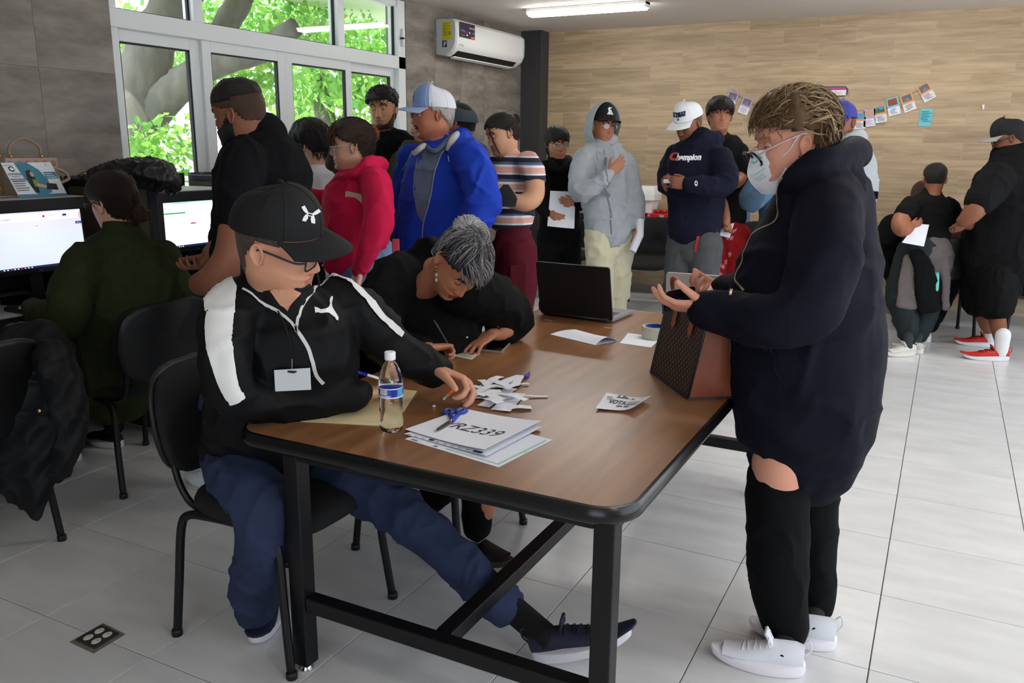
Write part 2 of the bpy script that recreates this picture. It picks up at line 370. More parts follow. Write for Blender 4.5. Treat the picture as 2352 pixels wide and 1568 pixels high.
# ================================================================== outside and on the walls
gr = MB().box((-40, -20, -.6), (XL-.21, 40, -.5)).build('ground', M('courtyard_paving', (205, 203, 196), .9)); tag(gr, kind='structure')
gr2 = MB().box((XR+.21, -20, -.6), (40, 40, -.5)).build('ground_yard', M('courtyard_paving', (205, 203, 196), .9)); tag(gr2, kind='structure')
gr3 = MB().box((XL-.21, -30, -.6), (XR+.21, YF-.21, -.5)).build('ground_patio', M('courtyard_paving', (205, 203, 196), .9)); tag(gr3, kind='structure')
e0 = atz(645, 0, 2.85)
ev = MB().box((e0.x, 4.2, 2.85), (XL-.2, 12, 2.97)).build('roof_eave', M('eave_paint', (226, 236, 196), .8)); tag(ev, kind='structure')
far = MB().box((-24, -20, -.6), (-23.5, 40, 3.2)).build('wall_courtyard', M('white_render', (236, 234, 228), .9)); tag(far, kind='structure')
bark = M('tree_bark', (118, 112, 104), .9, bump=.9, bscale=26, var=.28, vscale=9, vstretch=(1, 1, .25))
def leaf_mat(name, c):
    m = bpy.data.materials.new(name); m.use_nodes = True; N, L, b = nodes(m)
    oi = N.new('ShaderNodeTexCoord'); n = N.new('ShaderNodeTexNoise'); n.inputs['Scale'].default_value = 5; L.new(oi.outputs['Object'], n.inputs[0])
    cr = N.new('ShaderNodeValToRGB'); cr.color_ramp.elements[0].position = .35; cr.color_ramp.elements[1].position = .65
    cr.color_ramp.elements[0].color = rgb(*c); cr.color_ramp.elements[1].color = rgb(min(255, c[0]+45), min(255, c[1]+30), c[2]+15); L.new(n.outputs[0], cr.inputs[0])
    t = N.new('ShaderNodeBsdfTranslucent'); ms = N.new('ShaderNodeMixShader'); ms.inputs[0].default_value = .5
    L.new(cr.outputs[0], b.inputs['Base Color']); L.new(cr.outputs[0], t.inputs[0]); L.new(b.outputs[0], ms.inputs[1]); L.new(t.outputs[0], ms.inputs[2])
    L.new(ms.outputs[0], N['Material Output'].inputs[0]); b.inputs['Roughness'].default_value = .5; return m
LM = [leaf_mat('leaf_green', (110, 170, 86)), leaf_mat('leaf_light', (150, 200, 104))]
def foliage(rng, centers, n, ls):
    """leaves scattered round twig ends: (x, y, z, radius)"""
    vs, fs, mi = [], [], []
    for c in centers:
        c0, R = np.array(c[:3]), c[3]
        k = int(n*R*R)
        d = rng.normal(size=(k, 3)); d /= np.linalg.norm(d, axis=1)[:, None]
        p = c0+d*(R*rng.random((k, 1))**.45)*np.array([1, 1, .7])
        a = rng.normal(size=(k, 3)); a[:, 2] -= .6; a /= np.linalg.norm(a, axis=1)[:, None]
        b = np.cross(a, rng.normal(size=(k, 3))); b /= np.linalg.norm(b, axis=1)[:, None]
        s = ls*(.6+.8*rng.random((k, 1)))
        o = len(vs)
        q = np.stack([p, p+a*s*.45+b*s*.28, p+a*s, p+a*s*.45-b*s*.28], 1).reshape(-1, 3)
        vs += q.tolist(); fs += [(o+4*i, o+4*i+1, o+4*i+2, o+4*i+3) for i in range(k)]; mi += (rng.random(k) < .45).astype(int).tolist()
    mb = MB(); mb.v, mb.f, mb.mi = vs, fs, mi; return mb
def limb(mb, pts, r0, r1, n=14):
    P = smooth_path(pts, 5); k = len(P); rr = [r0+(r1-r0)*i/(k-1) for i in range(k)]
    rings = tube_rings(P, rr, n); random.seed(5)
    for ri in rings:
        for p in ri: p += Vector((random.gauss(0, .006), random.gauss(0, .006), 0))
    return mb.ring_loft(rings)
rng = np.random.default_rng(3)
D0 = 6.6
tr = empty('tree', at(255, 700, D0), label='thick grey-barked leafy tree forking outside the sliding window', cat='tree')
limb(MB(), [at(235, 760, D0), at(262, 470, D0), at(285, 350, D0), at(315, 240, D0), at(338, 150, D0), at(352, 90, D0), at(385, 30, D0), at(400, -60, D0+.1)], .26, .14).build('trunk', bark, tr, True)
limb(MB(), [at(300, 330, D0), at(345, 265, D0), at(400, 208, D0-.1), at(455, 165, D0-.2), at(530, 135, D0-.3), at(600, 118, D0-.4), at(680, 60, D0-.5)], .155, .07).build('branch', bark, tr, True)
limb(MB(), [at(352, 90, D0), at(420, 25, D0), at(470, -30, D0)], .09, .05).build('branch', bark, tr, True)
limb(MB(), [at(500, 90, D0+.6), at(528, 40, D0+.6), at(552, 0, D0+.6), at(560, -60, D0+.6)], .11, .1).build('branch', bark, tr, True)
cs = []
for (x, y, d, R) in [(300,120,8,.5),(275,200,7.6,.35),(290,60,8,.5),(410,130,7.5,.45),(440,60,8,.6),(400,180,7.6,.3),(310,310,5.9,.22),(360,340,6,.24),(400,300,6.2,.22),(330,370,6,.25),(425,330,6.3,.2),(380,385,6,.2),(450,280,6.6,.12),
    (500,30,8,.5),(620,30,8.2,.6),(680,70,8.4,.6),(740,60,8.6,.6),(560,170,7.6,.3),(600,190,7.8,.32),(630,200,8,.25),(540,150,7.5,.25),(620,300,8,.2),(500,180,7.4,.15)]:
    c = at(x, y, d); cs.append((c.x, c.y, c.z, R))
tag(foliage(rng, cs, 1500, .075).build('foliage', LM, tr), kind='stuff')
# a second tree farther off behind the right-hand sashes
D1 = 10.5
t2 = empty('tree', at(745, 700, D1), label='slim distant tree with pale green leaves behind the right-hand sashes', cat='tree')
limb(MB(), [at(760, 700, D1), at(752, 400, D1), at(745, 250, D1), at(728, 140, D1), at(715, 40, D1), at(700, -60, D1)], .16, .08).build('trunk', bark, t2, True)
limb(MB(), [at(750, 330, D1), at(790, 270, D1), at(830, 210, D1), at(860, 150, D1)], .07, .03).build('branch', bark, t2, True)
cs = []
for (x, y, R) in [(690,190,.6),(730,170,.6),(780,210,.5),(700,250,.45),(840,200,.6),(880,190,.6),(870,130,.6),(820,90,.7),(720,90,.8),(760,40,.8),(880,60,.7),(840,290,.5),(880,280,.5),(700,300,.4),(670,230,.4),(770,320,.3),(850,350,.4),(690,60,.6)]:
    c = at(x, y, D1+rng.uniform(-.6, .6)); cs.append((c.x, c.y, c.z, R))
tag(foliage(rng, cs, 520, .12).build('foliage', LM, t2), kind='stuff')
# ------------------------------------------------------------------ ceiling lamps
led = M('led_diffuser', (255, 252, 246), .4, emit=26.0); lampw = M('lamp_white', (235, 235, 232), .5)
def lamp(cx, cy, L_, label):
    t = empty('ceiling_lamp', (cx, cy, ZC), label=label, cat='lamp', group='tubular ceiling lamps')
    MB().box((cx-L_/2, cy-.062, ZC-.03), (cx+L_/2, cy+.062, ZC), .006).build('housing', lampw, t)
    prof = [(-.06, 0), (-.06, -.018), (-.045, -.034), (.045, -.034), (.06, -.018), (.06, 0)]
    rings = [[Vector((cx+s*(L_/2-.012), cy+a*sc, ZC-.03+b*sc)) for a, b in prof] for s, sc in ((-1, .75), (-.985, 1), (.985, 1), (1, .75))]
    MB().ring_loft(rings).build('diffuser', led, t, True, .6)
    for s in (-1, 1): MB().box((cx+s*(L_/2-.012), cy-.06, ZC-.05), (cx+s*L_/2, cy+.06, ZC), .004).build('end_cap', lampw, t)
lamp(-2.93, 7.05, 1.1, 'lit white linear ceiling lamp nearest the corner air conditioner')
lamp(-.62, 7.05, 1.1, 'lit white linear ceiling lamp cut off by the top frame edge above the wood wall')
for cx, cy, lb in ((-.62, 3.7, 'unseen ceiling lamp added for light above the work table'), (1.55, 3.7, 'unseen ceiling lamp added for light right of the masked woman'), (1.55, .4, 'unseen ceiling lamp added for light nearest the front right opening')): lamp(cx, cy, 1.1, lb)  # lamps out of view, added to brighten the room
# ------------------------------------------------------------------ air conditioner
acw = M('ac_white', (236, 238, 238), .25, spec=.5); acg = M('ac_grey', (196, 204, 206), .3)
ay0, ay1, az0, az1 = 6.62, 7.98, 2.285, 2.585
ac = empty('air_conditioner', (XL, ay0, az0), label='white split air conditioner mounted high on the grey wall', cat='air conditioner')
prof = [(0, 0), (.09, -.01), (.13, .01), (.175, .045), (.2, .10), (.205, .2), (.2, .27), (.175, .295), (.05, .3), (0, .3)]
P = lambda y: [Vector((XL+a, y, az0+b)) for a, b in prof]
MB().ring_loft([P(ay0+.035), P(ay1-.035)]).build('body', acw, ac, True, .5)
for y0, y1 in ((ay0, ay0+.036), (ay1-.036, ay1)):
    a, b = P(y0), P(y1); c = Vector((XL+.1, 0, az0+.15)); sh = lambda R_, s_: [Vector((c.x+(p.x-c.x)*s_, p.y, c.z+(p.z-c.z)*s_)) for p in R_]
    MB().ring_loft([sh(a, .97) if y0 == ay0 else a, b if y0 == ay0 else sh(b, .97)]).build('end_panel', acg, ac, True, .5)
MB().prism([(.08, -.012), (.128, .004), (.168, .04), (.15, .055), (.1, .02)], 1.15, (XL, ay0+.1, az0), (1,0,0), (0,0,1), (0,1,0)).build('outlet', M('ac_dark', (18, 22, 24), .5), ac)
MB().prism([(.085, -.014), (.122, -.002), (.12, .006), (.083, -.006)], 1.13, (XL, ay0+.11, az0-.012), (1,0,0), (0,0,1), (0,1,0)).build('louver', acw, ac)
for i in range(9):
    y = ay0+.16+i*.125; MB().prism([(.1, 0), (.13, .012), (.15, .04), (.12, .03)], .012, (XL+.003, y, az0), (1,0,0), (0,0,1), (0,1,0)).build('fin', acw, ac)
yel = M('label_yellow', (206, 204, 40), .5); navy = M('label_navy', (28, 32, 58), .4); whitep = M('print_white', (236, 236, 238), .6); redp = M('print_red', (186, 40, 44), .5); purp = M('label_plum', (52, 38, 62), .35)
blk = M('print_black', (20, 20, 22), .6); cyanp = M('print_cyan', (70, 150, 190), .5); greyp = M('print_grey', (130, 132, 136), .6); grnp = M('print_green', (40, 160, 70), .5)
eo = Vector((XL, ay0-.001, az0)); ex, ey = Vector((1, 0, 0)), Vector((0, 0, 1))
it = [(rect(.07, .125, .165, .27), 0)]+[(rect(.078, .262-.008*k, .078+.07-.02*(k % 3), .258-.008*k), 1) for k in range(14)]+[(disc(.083, .195, .006), 1), (rect(.135, .16, .155, .185), 1)]
flat(it, [yel, M('print_olive', (150, 148, 30), .6)], 'energy_label', eo, ex, ey, ac)
it = [(rect(.068, .06, .115, .115), 0), (disc(.095, .095, .013), 1), (rect(.082, .066, .092, .1), 1), (disc(.097, .094, .006), 0)]
flat(it, [navy, whitep], 'brand_sticker', eo, ex, ey, ac)
def acp(y, z): return Vector((XL+.208, y, z))
fo = acp(ay0+.06, az0); ex, ey = Vector((0, 1, 0)), Vector((0, 0, 1))
it = [(rect(0, .15, .27, .275), 0), (rect(.03, .2, .05, .215), 2), (disc(.07, .205, .012), 3), (disc(.09, .2, .01), 4), (rect(.12, .185, .14, .21), 3), (rect(.12, .17, .145, .18), 1), (disc(.175, .2, .009), 1), (disc(.2, .196, .009), 4), (disc(.24, .2, .012), 2), (rect(.195, .15, .27, .172), 4), (rect(.03, .17, .1, .174), 5), (rect(.03, .162, .08, .165), 5)]
v, f = text_mesh('inverter', .03); it.append((([(a+.215, b+.24) for a, b in v], f), 1)); v, f = text_mesh('AHORRO', .016); it.append((([(a+.233, b+.161) for a, b in v], f), 1))
flat(it, [purp, whitep, cyanp, M('print_blue', (60, 96, 170), .5), redp, greyp], 'feature_sticker', fo+Vector((.001, 0, 0)), ex, ey, ac)
v, f = text_mesh('mirage', .028); flat([((v, f), 0)], [greyp], 'lettering', acp(ay0+.1, az0+.085)-Vector((.008, 0, 0)), ex, Vector((.08, 0, 1)).normalized(), ac, .004)
v, f = text_mesh('inverter', .014); flat([((v, f), 0)], [greyp], 'lettering', acp(ay1-.12, az0+.075)-Vector((.008, 0, 0)), ex, Vector((.08, 0, 1)).normalized(), ac, .004)
# ------------------------------------------------------------------ paper garland, signs and notes on the wood wall
YW = YB-.0085
def wallp(px, py): p = aty(px, py, YW); return Vector((p.x, YW, p.z))
papw = M('paper_white', (232, 230, 236), .8); lil = M('paper_lilac', (182, 160, 214), .8); yelp = M('paper_yellow', (232, 216, 110), .8); oran = M('paper_orange', (226, 160, 110), .8); cyn = M('paper_cyan', (116, 200, 214), .8)
ph_g = M('photo_grey', (104, 104, 112), .6); ph_b = M('photo_blue', (92, 150, 196), .6); ph_r = M('photo_brick', (146, 70, 58), .6); ph_n = M('photo_green', (50, 110, 80), .6); ph_t = M('photo_tan', (196, 160, 140), .6); tealp = M('print_teal', (30, 130, 150), .6); mag = M('sign_magenta', (176, 70, 130), .5)
gp = [wallp(1682, 203), wallp(1700, 222), wallp(1735, 243), wallp(1790, 268), wallp(1860, 284), wallp(1940, 282), wallp(1985, 268), wallp(2030, 250), wallp(2068, 232), wallp(2100, 212), wallp(2128, 196)]
gar = empty('garland_string', gp[0], label='thin brown string of the paper garland on the wood wall', cat='string')
MB().tube(smooth_path([p-Vector((0, .004, 0)) for p in gp], 5), .0018, 5).build('cord', M('jute', (96, 82, 60), .9), gar)
for p, a in ((gp[0], .3), (gp[-1], -.3)): MB().box((p.x-.018, YW-.006, p.z-.005), (p.x+.018, YW-.003, p.z+.03)).build('tape', M('clear_tape', (214, 206, 196), .3, alpha=.6), gar)
cards = [((1680,230),-16,lil,ph_g,'lilac photo card hanging first beside the tall-haired youth'),((1712,244),-20,lil,ph_g,'lilac photo card hanging second on the wall garland'),((1740,257),-22,yelp,ph_t,'yellow photo card third on the garland touching the curly hair'),
    ((1975,277),4,oran,ph_b,'orange-edged card with lake photo low on the garland'),((1997,271),6,lil,ph_t,'lilac card with pale photo right of the lake card'),((2022,262),10,oran,ph_n,'orange-edged card with blue and green photo on the garland'),((2052,245),16,cyn,ph_r,'cyan-edged card with brick-red photo on the garland'),((2086,236),22,oran,ph_g,'card with grey mountain photo on the garland'),((2128,212),32,oran,ph_g,'topmost tilted card at the right end of the garland')]
for (q, ang, edge, ph, lab) in cards:
    c = wallp(*q); a = math.radians(ang); ex, ey = Vector((math.cos(a), 0, math.sin(a))), Vector((-math.sin(a), 0, math.cos(a)))
    o = MB().prism([(-.05, -.075), (.05, -.075), (.05, .08), (-.05, .08)], .0015, c-Vector((0, .004, 0)), ex, ey, (0, -1, 0)).build('photo_card', papw); tag(o, lab, 'card', 'cards of the paper garland')
    it = [(rect(-.05, -.005, .05, .08), 0), (rect(-.038, .012, .038, .07), 1)]
    random.seed(q[0])
    for k in range(5):
        z = -.02-.01*k; x0 = random.uniform(-.04, -.02); it.append((rect(x0, z, random.uniform(.005, .04), z+.0045), 2))
    if ph in (ph_b, ph_n): it += [(shape([(-.038, .04), (-.01, .055), (.01, .035), (.038, .05), (.038, .07), (-.038, .07)]), 3)]
    if ph is ph_g: it += [(shape([(-.03, .015), (.0, .05), (.03, .02)]), 4)]
    flat(it, [edge, ph, {lil: lil, yelp: yelp, cyn: ph_b}.get(edge, ph_g), ph_b, greyp], 'print', c-Vector((0, .006, 0)), ex, ey, o)
c = wallp(1915, 210)
sg = MB().prism([(-.16+.0*0, -.045), (.1, -.045), (.125, -.02), (.125, .02), (.1, .045), (-.16, .045), (-.185, .02), (-.185, -.02)], .004, c, (1,0,0), (0,0,1), (0,-1,0)).build('wall_sign', M('sign_edge', (70, 74, 96), .5)); tag(sg, 'small white and pink name sign behind the curly hair', 'sign')
it = [(rect(-.17, -.036, .108, .012), 0), (rect(-.17, .015, .1, .036), 1)]; v, f = text_mesh('Ciudad Juárez', .046); it.append((([(a*.82-.028, b-.012) for a, b in v], f), 2))
flat(it, [papw, mag, M('print_orange', (222, 160, 110), .6)], 'print', c-Vector((0, .004, 0)), (1,0,0), (0,0,1), sg)
c = wallp(2126, 270); ex, ey = Vector((1, 0, .0)), Vector((.05, 0, 1)).normalized()
nb = MB().prism([(-.05, -.075), (.05, -.075), (.05, .075), (-.05, .075)], .0015, c, ex, ey, (0,-1,0)).build('wall_note', cyn); tag(nb, 'cyan text sheet stuck on the wood wall under the garland end', 'note')
it = []; random.seed(8)
for k in range(7): it.append((rect(-.042+.006*(k % 2)+(.02 if k == 6 else 0), .048-.014*k, random.uniform(.015, .042), .055-.014*k), 0))
flat(it, [tealp], 'print', c-Vector((0, .0015, 0)), ex, ey, nb)
c = wallp(2257, 246); o = MB().prism([(-.008, .02), (.012, .022), (.014, -.012), (.005, -.022), (-.004, 0)], .004, c, (1,0,0), (0,0,1), (0,-1,0)).build('tape_scrap', papw); tag(o, 'tiny white paper scrap stuck on the wood wall', 'paper scrap')
# ================================================================== furniture
def wood_top(name, base, dark, rough=.22, coat=.25, sc=(6, .55, 6)):
    m = bpy.data.materials.new(name); m.use_nodes = True; N, L, b = nodes(m)
    tc = N.new('ShaderNodeTexCoord'); mp = N.new('ShaderNodeMapping'); mp.inputs['Scale'].default_value = sc; L.new(tc.outputs['Object'], mp.inputs[0])
    n = N.new('ShaderNodeTexNoise'); n.inputs['Scale'].default_value = 2.2; n.inputs['Detail'].default_value = 9; n.inputs['Roughness'].default_value = .65; n.inputs['Distortion'].default_value = 1.2; L.new(mp.outputs[0], n.inputs[0])
    w = N.new('ShaderNodeTexWave'); w.inputs['Scale'].default_value = 1.3; w.inputs['Distortion'].default_value = 9; w.inputs['Detail'].default_value = 4; w.inputs['Detail Scale'].default_value = 1.2; L.new(mp.outputs[0], w.inputs[0])
    mx = N.new('ShaderNodeMixRGB'); mx.inputs[0].default_value = .12; L.new(n.outputs[0], mx.inputs[1]); L.new(w.outputs[0], mx.inputs[2])
    cr = N.new('ShaderNodeValToRGB'); E = cr.color_ramp.elements; E[0].position = .3; E[1].position = .66; E[0].color = rgb(*dark); E[1].color = rgb(*base)
    L.new(mx.outputs[0], cr.inputs[0]); L.new(cr.outputs[0], b.inputs['Base Color']); b.inputs['Roughness'].default_value = rough
    b.inputs['Coat Weight'].default_value = coat; b.inputs['Coat Roughness'].default_value = .22; return m
walnut = wood_top('walnut_laminate', (146, 100, 64), (112, 74, 44), .34, .22, (3.2, .42, 3))
bmet = M('black_steel', (12, 13, 16), .4, spec=.4, bump=.1, bscale=90); bpl = M('black_bumper', (9, 10, 13), .25, spec=.5); chrome = M('chrome', (200, 200, 200), .15, metal=1)
def rrect(x0, y0, x1, y1, r, n=7):
    out = []
    for cx, cy, a in ((x1-r, y1-r, 0), (x0+r, y1-r, 90), (x0+r, y0+r, 180), (x1-r, y0+r, 270)):
        for k in range(n+1): t = math.radians(a+90*k/n); out.append((cx+r*math.cos(t), cy+r*math.sin(t)))
    return out
TX0, TX1, TY0, TY1, TZ = -1.665, -.515, 1.55, 3.72, .75
tb = empty('work_table', (TX0, TY0, 0), label='long walnut-topped work table with black steel frame', cat='table')
top = MB().prism(rrect(TX0+.016, TY0+.016, TX1-.016, TY1-.016, .085), .038, (0, 0, TZ-.038)).build('table_top', walnut, tb)
rings = []
for d, z in ((.018, TZ), (.008, TZ-.0015), (.002, TZ-.012), (0, TZ-.024), (.004, TZ-.036), (.014, TZ-.044), (.04, TZ-.044)):
    rings.append([Vector((x, y, z)) for x, y in rrect(TX0+d, TY0+d, TX1-d, TY1-d, .1-d*.6)])
mb = MB().ring_loft(rings, cap=False); mb.build('edge_bumper', bpl, tb, True, .7)
LX = (-1.545, -.575); LYS = (1.635, 3.60); tw = .052
def bar_(name, a, b, bev=.004): return MB().box(a, b, bev).build(name, bmet, tb)
for lx, s in zip(LX, (1, -1)):
    for ly, sy in zip(LYS, (1, -1)):
        lg = bar_('leg', (lx, ly, .022), (lx+s*tw, ly+sy*tw, TZ-.045)); MB().lathe([(.02, 0), (.022, .004), (.014, .01), (.014, .024)], 14, (lx+s*tw/2, ly+sy*tw/2, 0)).build('foot', chrome, lg, True)
for ly, sy in zip(LYS, (1, -1)):
    bar_('apron', (LX[0]+tw, ly, TZ-.092), (LX[1]-tw, ly+sy*tw, TZ-.045)); bar_('stretcher', (LX[0]+tw, ly+sy*.004, .20), (LX[1]-tw, ly+sy*(tw-.004), .246))
for lx, s in zip(LX, (1, -1)): bar_('apron', (lx, LYS[0]+tw, TZ-.092), (lx+s*tw, LYS[1]-tw, TZ-.045))
cxm = (LX[0]+LX[1])/2; bar_('stretcher', (cxm-.024, LYS[0]+tw, .198), (cxm+.024, LYS[1]-tw, .244))
MB().box((-1.44, TY0+.0815, TZ-.062), (-1.385, TY0+.0838, TZ-.047)).box((-1.386, TY0+.0815, TZ-.059), (-1.355, TY0+.0838, TZ-.049)).build('inventory_label', papw, tb)
# ------------------------------------------------------------------ stacking visitor chair
fab = M('black_upholstery', (19, 19, 20), .85, bump=.35, bscale=420); shell = M('black_shell', (20, 21, 22), .45, bump=.15, bscale=220)
def make_chair():
    t = empty('visitor_chair', (0, 0, 0))
    def pad(pts_w, name, mat, th):
        return None
    def frm(name, path, r=.0125): return MB().tube(path, r, 10).build(name, bmet, t, True)
    for s in (-1, 1):
        x = s*.25
        path = smooth_path([(x, .23, 0), (x-s*.012, .205, .2), (x-s*.022, .185, .38), (x-s*.03, .15, .415), (x-s*.035, .05, .42), (x-s*.035, -.1, .415), (x-s*.028, -.175, .405), (x-s*.02, -.2, .36), (x-s*.01, -.215, .2), (x, -.235, 0)], 4)
        frm('leg_frame', path, .0135)
        for y in (.23, -.235): MB().lathe([(.017, 0), (.017, .018), (.0145, .022)], 12, (x, y, 0)).build('leg_cap', shell, t, True)
        bp = smooth_path([(s*.17, .0, .405), (s*.18, -.12, .41), (s*.185, -.2, .425), (s*.19, -.245, .50), (s*.19, -.265, .62), (s*.185, -.285, .74)], 4)
        frm('back_support', bp, .011)
    frm('crossbar', [(-.215, .1, .412), (.215, .1, .412)]); frm('crossbar', [(-.215, -.12, .41), (.215, -.12, .41)])
    # seat: waterfall front, rounded plan
    rings = []
    def plan(sc, z, yo=0):
        out = []
        for k in range(40):
            a = 2*pi*k/40; c, s_ = math.cos(a), math.sin(a)
            px = .235*sc*math.copysign(abs(c)**.55, c); py = .225*sc*math.copysign(abs(s_)**.55, s_)+yo
            out.append(Vector((px, py+.01, z+(-.03*max(0, py-.12)/.1)**1 if py > .12 else z)))
        return out
    for sc, z in ((.9, .418), (.97, .422), (1, .436), (1, .452), (.97, .468), (.9, .478), (.6, .482), (.2, .482)): rings.append(plan(sc, z))
    MB().ring_loft(rings).build('seat', fab, t, True)
    # backrest: curved pad in front, shell behind
    def backp(y_off, th, sc):
        R = []
        for q, o in ((0, -1), (.55, -1), (.9, -.9), (1, -.55), (1, 0), (1, .55), (.9, .9), (.55, 1), (0, 1)):
            ring = []
            for k in range(36):
                a = 2*pi*k/36; c, s_ = math.cos(a), math.sin(a)
                px = .24*sc*q*math.copysign(abs(c)**.5, c); pz = .175*sc*q*math.copysign(abs(s_)**.62, s_)
                px *= 1-.10*(pz < 0)*(-pz/.175)
                y = -.285-.12*pz-.06+ .9*px*px+y_off+o*th
                ring.append(Vector((px, y+.03, .665+pz)))
            R.append(ring)
        return R
    MB().ring_loft(backp(.018, .016, .985)).build('backrest', fab, t, True); MB().ring_loft(backp(-.012, .012, 1.0)).build('back_shell', shell, t, True)
    return t
chair0 = make_chair(); used = []
def chair(x, y, rz, label, group):
    o = chair0 if not used else copy_tree(chair0); used.append(o)
    o.location = (x, y, 0); o.rotation_euler = (0, 0, rz); return tag(o, label, 'chair', group)
g1 = 'black chairs at the work table and computers'; g2 = 'black chairs along the back wall'
chair(-1.755, 1.855, -pi/2, 'black padded chair the man in the white-striped jacket sits on', g1)
chair(-1.62, 2.58, -pi/2, 'black chair under the grey-haired woman writing', g1)
chair(-3.26, 2.48, pi/2, 'black chair of the woman in the dark green jacket', g1)
chair(-3.13, 1.60, pi/2, 'black chair half covered by a quilted jacket', g1)
chair(-2.46, 7.62, pi+.05, 'empty black chair between grey hoodie and white-cap man', g2)
chair(-1.50, 7.72, pi-.05, 'black chair beside the red pyjama trousers', g2)
chair(-3.35, 7.7, pi, 'black chair behind the girl in black holding paper', g2)
chair(.02, 7.78, .25, 'black chair under the bent-over person behind the boy', g2)
chair(.75, 7.70, .1, 'black chair behind the man in red sneakers', g2)
# ------------------------------------------------------------------ computer carrels along the window wall
cb_ = M('carrel_black', (24, 24, 26), .5); cf_ = M('carrel_fabric', (96, 88, 74), .95, bump=.5, bscale=500); cw_ = M('carrel_worktop', (196, 194, 192), .45)
def carrel(y0, y1, label, shelf):
    t = empty('computer_carrel', (XL, y0, 0), label=label, cat='carrel', group='computer carrels along the window wall')
    MB().box((-3.86, y0+.04, .735), (-3.49, y1-.02, .765), .004).box((-4.12, y0+.04, .735), (-3.86, y1-.02, .765), .004).build('worktop', cw_, t)
    MB().box((-3.497, y0+.04, .70), (-3.484, y1-.02, .768), .003).build('worktop_edge', cb_, t)
    MB().box((-3.80, y0+.04, .12), (-3.775, y1-.02, .735)).build('modesty_panel', M('carrel_panel', (40, 36, 32), .7), t)
    # back panel
    b = MB().box((-4.155, y0+.005, .02), (-4.125, y1-.005, 1.325), .004).build('back_panel', cb_, t)
    MB().box((-4.127, y0+.05, .78), (-4.121, y1-.05, 1.285)).build('fabric', cf_, b)
    # divider on the low-y side
    d = MB().box((-4.125, y0-.02, .02), (-3.44, y0+.02, 1.315), .005).build('divider', cb_, t)
    for s in (-1, 1): MB().box((-4.09, y0+s*.0195, .79), (-3.50, y0+s*.0225, 1.275)).build('fabric', cf_, d)
    MB().lathe([(.012, 0), (.012, .006), (.006, .01)], 10, (-4.02, y0, 1.315)).build('cap_screw', bmet, d)
    # hutch shelf above the screen
    MB().box((-4.12, shelf[0], 1.225), (-3.62, shelf[1], 1.252), .004).build('shelf', cw_, t); MB().box((-3.628, shelf[0], 1.195), (-3.605, shelf[1], 1.25), .005).build('shelf_edge', cb_, t)
    for y in (shelf[0]+.012, shelf[1]-.012): MB().box((-4.12, y-.012, .765), (-3.72, y+.012, 1.225)).build('shelf_side', cb_, t)
carrel(1.93, 2.88, 'black computer carrel with the beige handbag on its shelf', (1.98, 2.64))
carrel(2.90, 3.68, 'black computer carrel behind the bearded man', (2.98, 3.62))
carrel(3.72, 4.5, 'black computer carrel hidden beyond the bearded man', (3.8, 4.44))
carrel(1.0, 1.91, 'black computer carrel cut by the left frame edge', (1.05, 1.8))
# ------------------------------------------------------------------ screens
scr_w = M('screen_white', (232, 236, 250), .3, emit=.82); scr_l = M('screen_lilac', (214, 214, 246), .3, emit=.8); scr_g = M('screen_grey', (214, 222, 232), .3, emit=.75); scr_b = M('screen_taskbar', (34, 40, 86), .3, emit=.5); scr_t = M('screen_teal', (206, 238, 238), .3, emit=.8)
scr_r = M('screen_red', (190, 60, 66), .3, emit=.6); scr_n = M('screen_green', (40, 170, 64), .3, emit=.7); scr_k = M('screen_text', (120, 120, 140), .3, emit=.3); scr_v = M('screen_navy', (40, 44, 110), .3, emit=.5); scr_o = M('screen_warm', (226, 196, 186), .3, emit=.7)
pbl = M('black_plastic', (17, 17, 19), .4); stick = M('yellowed_label', (212, 200, 140), .6)
SM = [scr_w, scr_l, scr_g, scr_b, scr_t, scr_r, scr_n, scr_k, scr_v, scr_o]
def monitor(X, y0, y1, z0, z1, items, label, num):
    t = empty('monitor', (X, (y0+y1)/2, .765), label=label, cat='monitor', group='computer monitors')
    b = .016; tilt = .06
    R = lambda p: Vector((X-(p[2]-z0)*tilt+p[0], p[1], p[2]))
    mb = MB().box((-.03, y0-b, z0-.026), (0, y1+b, z1+b+.004), .006); mb.v = [tuple(R(v)) for v in mb.v]; mb.build('bezel', pbl, t)
    ex, ey = Vector((0, 1, 0)), Vector((-tilt, 0, 1)).normalized()
    flat([(rect(0, 0, y1-y0, z1-z0), 0)]+items(y1-y0, z1-z0), SM, 'screen', Vector((X, y0, z0)), ex, ey, t, .0005)
    MB().box((X-.07, (y0+y1)/2-.03, .775), (X-.04, (y0+y1)/2+.03, z0+.1), .004).build('stand', pbl, t)
    MB().box((X-.15, (y0+y1)/2-.12, .765), (X+.05, (y0+y1)/2+.12, .778), .005).build('base', pbl, t)
    mb = MB().box((0, (y0+y1)/2-.028, z1+.003), (.0015, (y0+y1)/2+.012, z1+b+.006)); mb.v = [tuple(R(v)) for v in mb.v]; st = mb.build('number_label', papw, t)
    v, f = text_mesh(num, .014, bold=.01); flat([((v, f), 0)], [stick], 'lettering', R((.0016, (y0+y1)/2-.008, z1+b/2+.004)), ex, ey, st)
    v, f = text_mesh('DELL', .009); flat([((v, f), 0)], [greyp], 'lettering', R((.0006, (y0+y1)/2, z0-.013)), ex, ey, t)
    return t
def tx(s, x, y, sz, mi, it, **k): v, f = text_mesh(s, sz, **k); it.append((([(a+x, b+y) for a, b in v], f), mi))
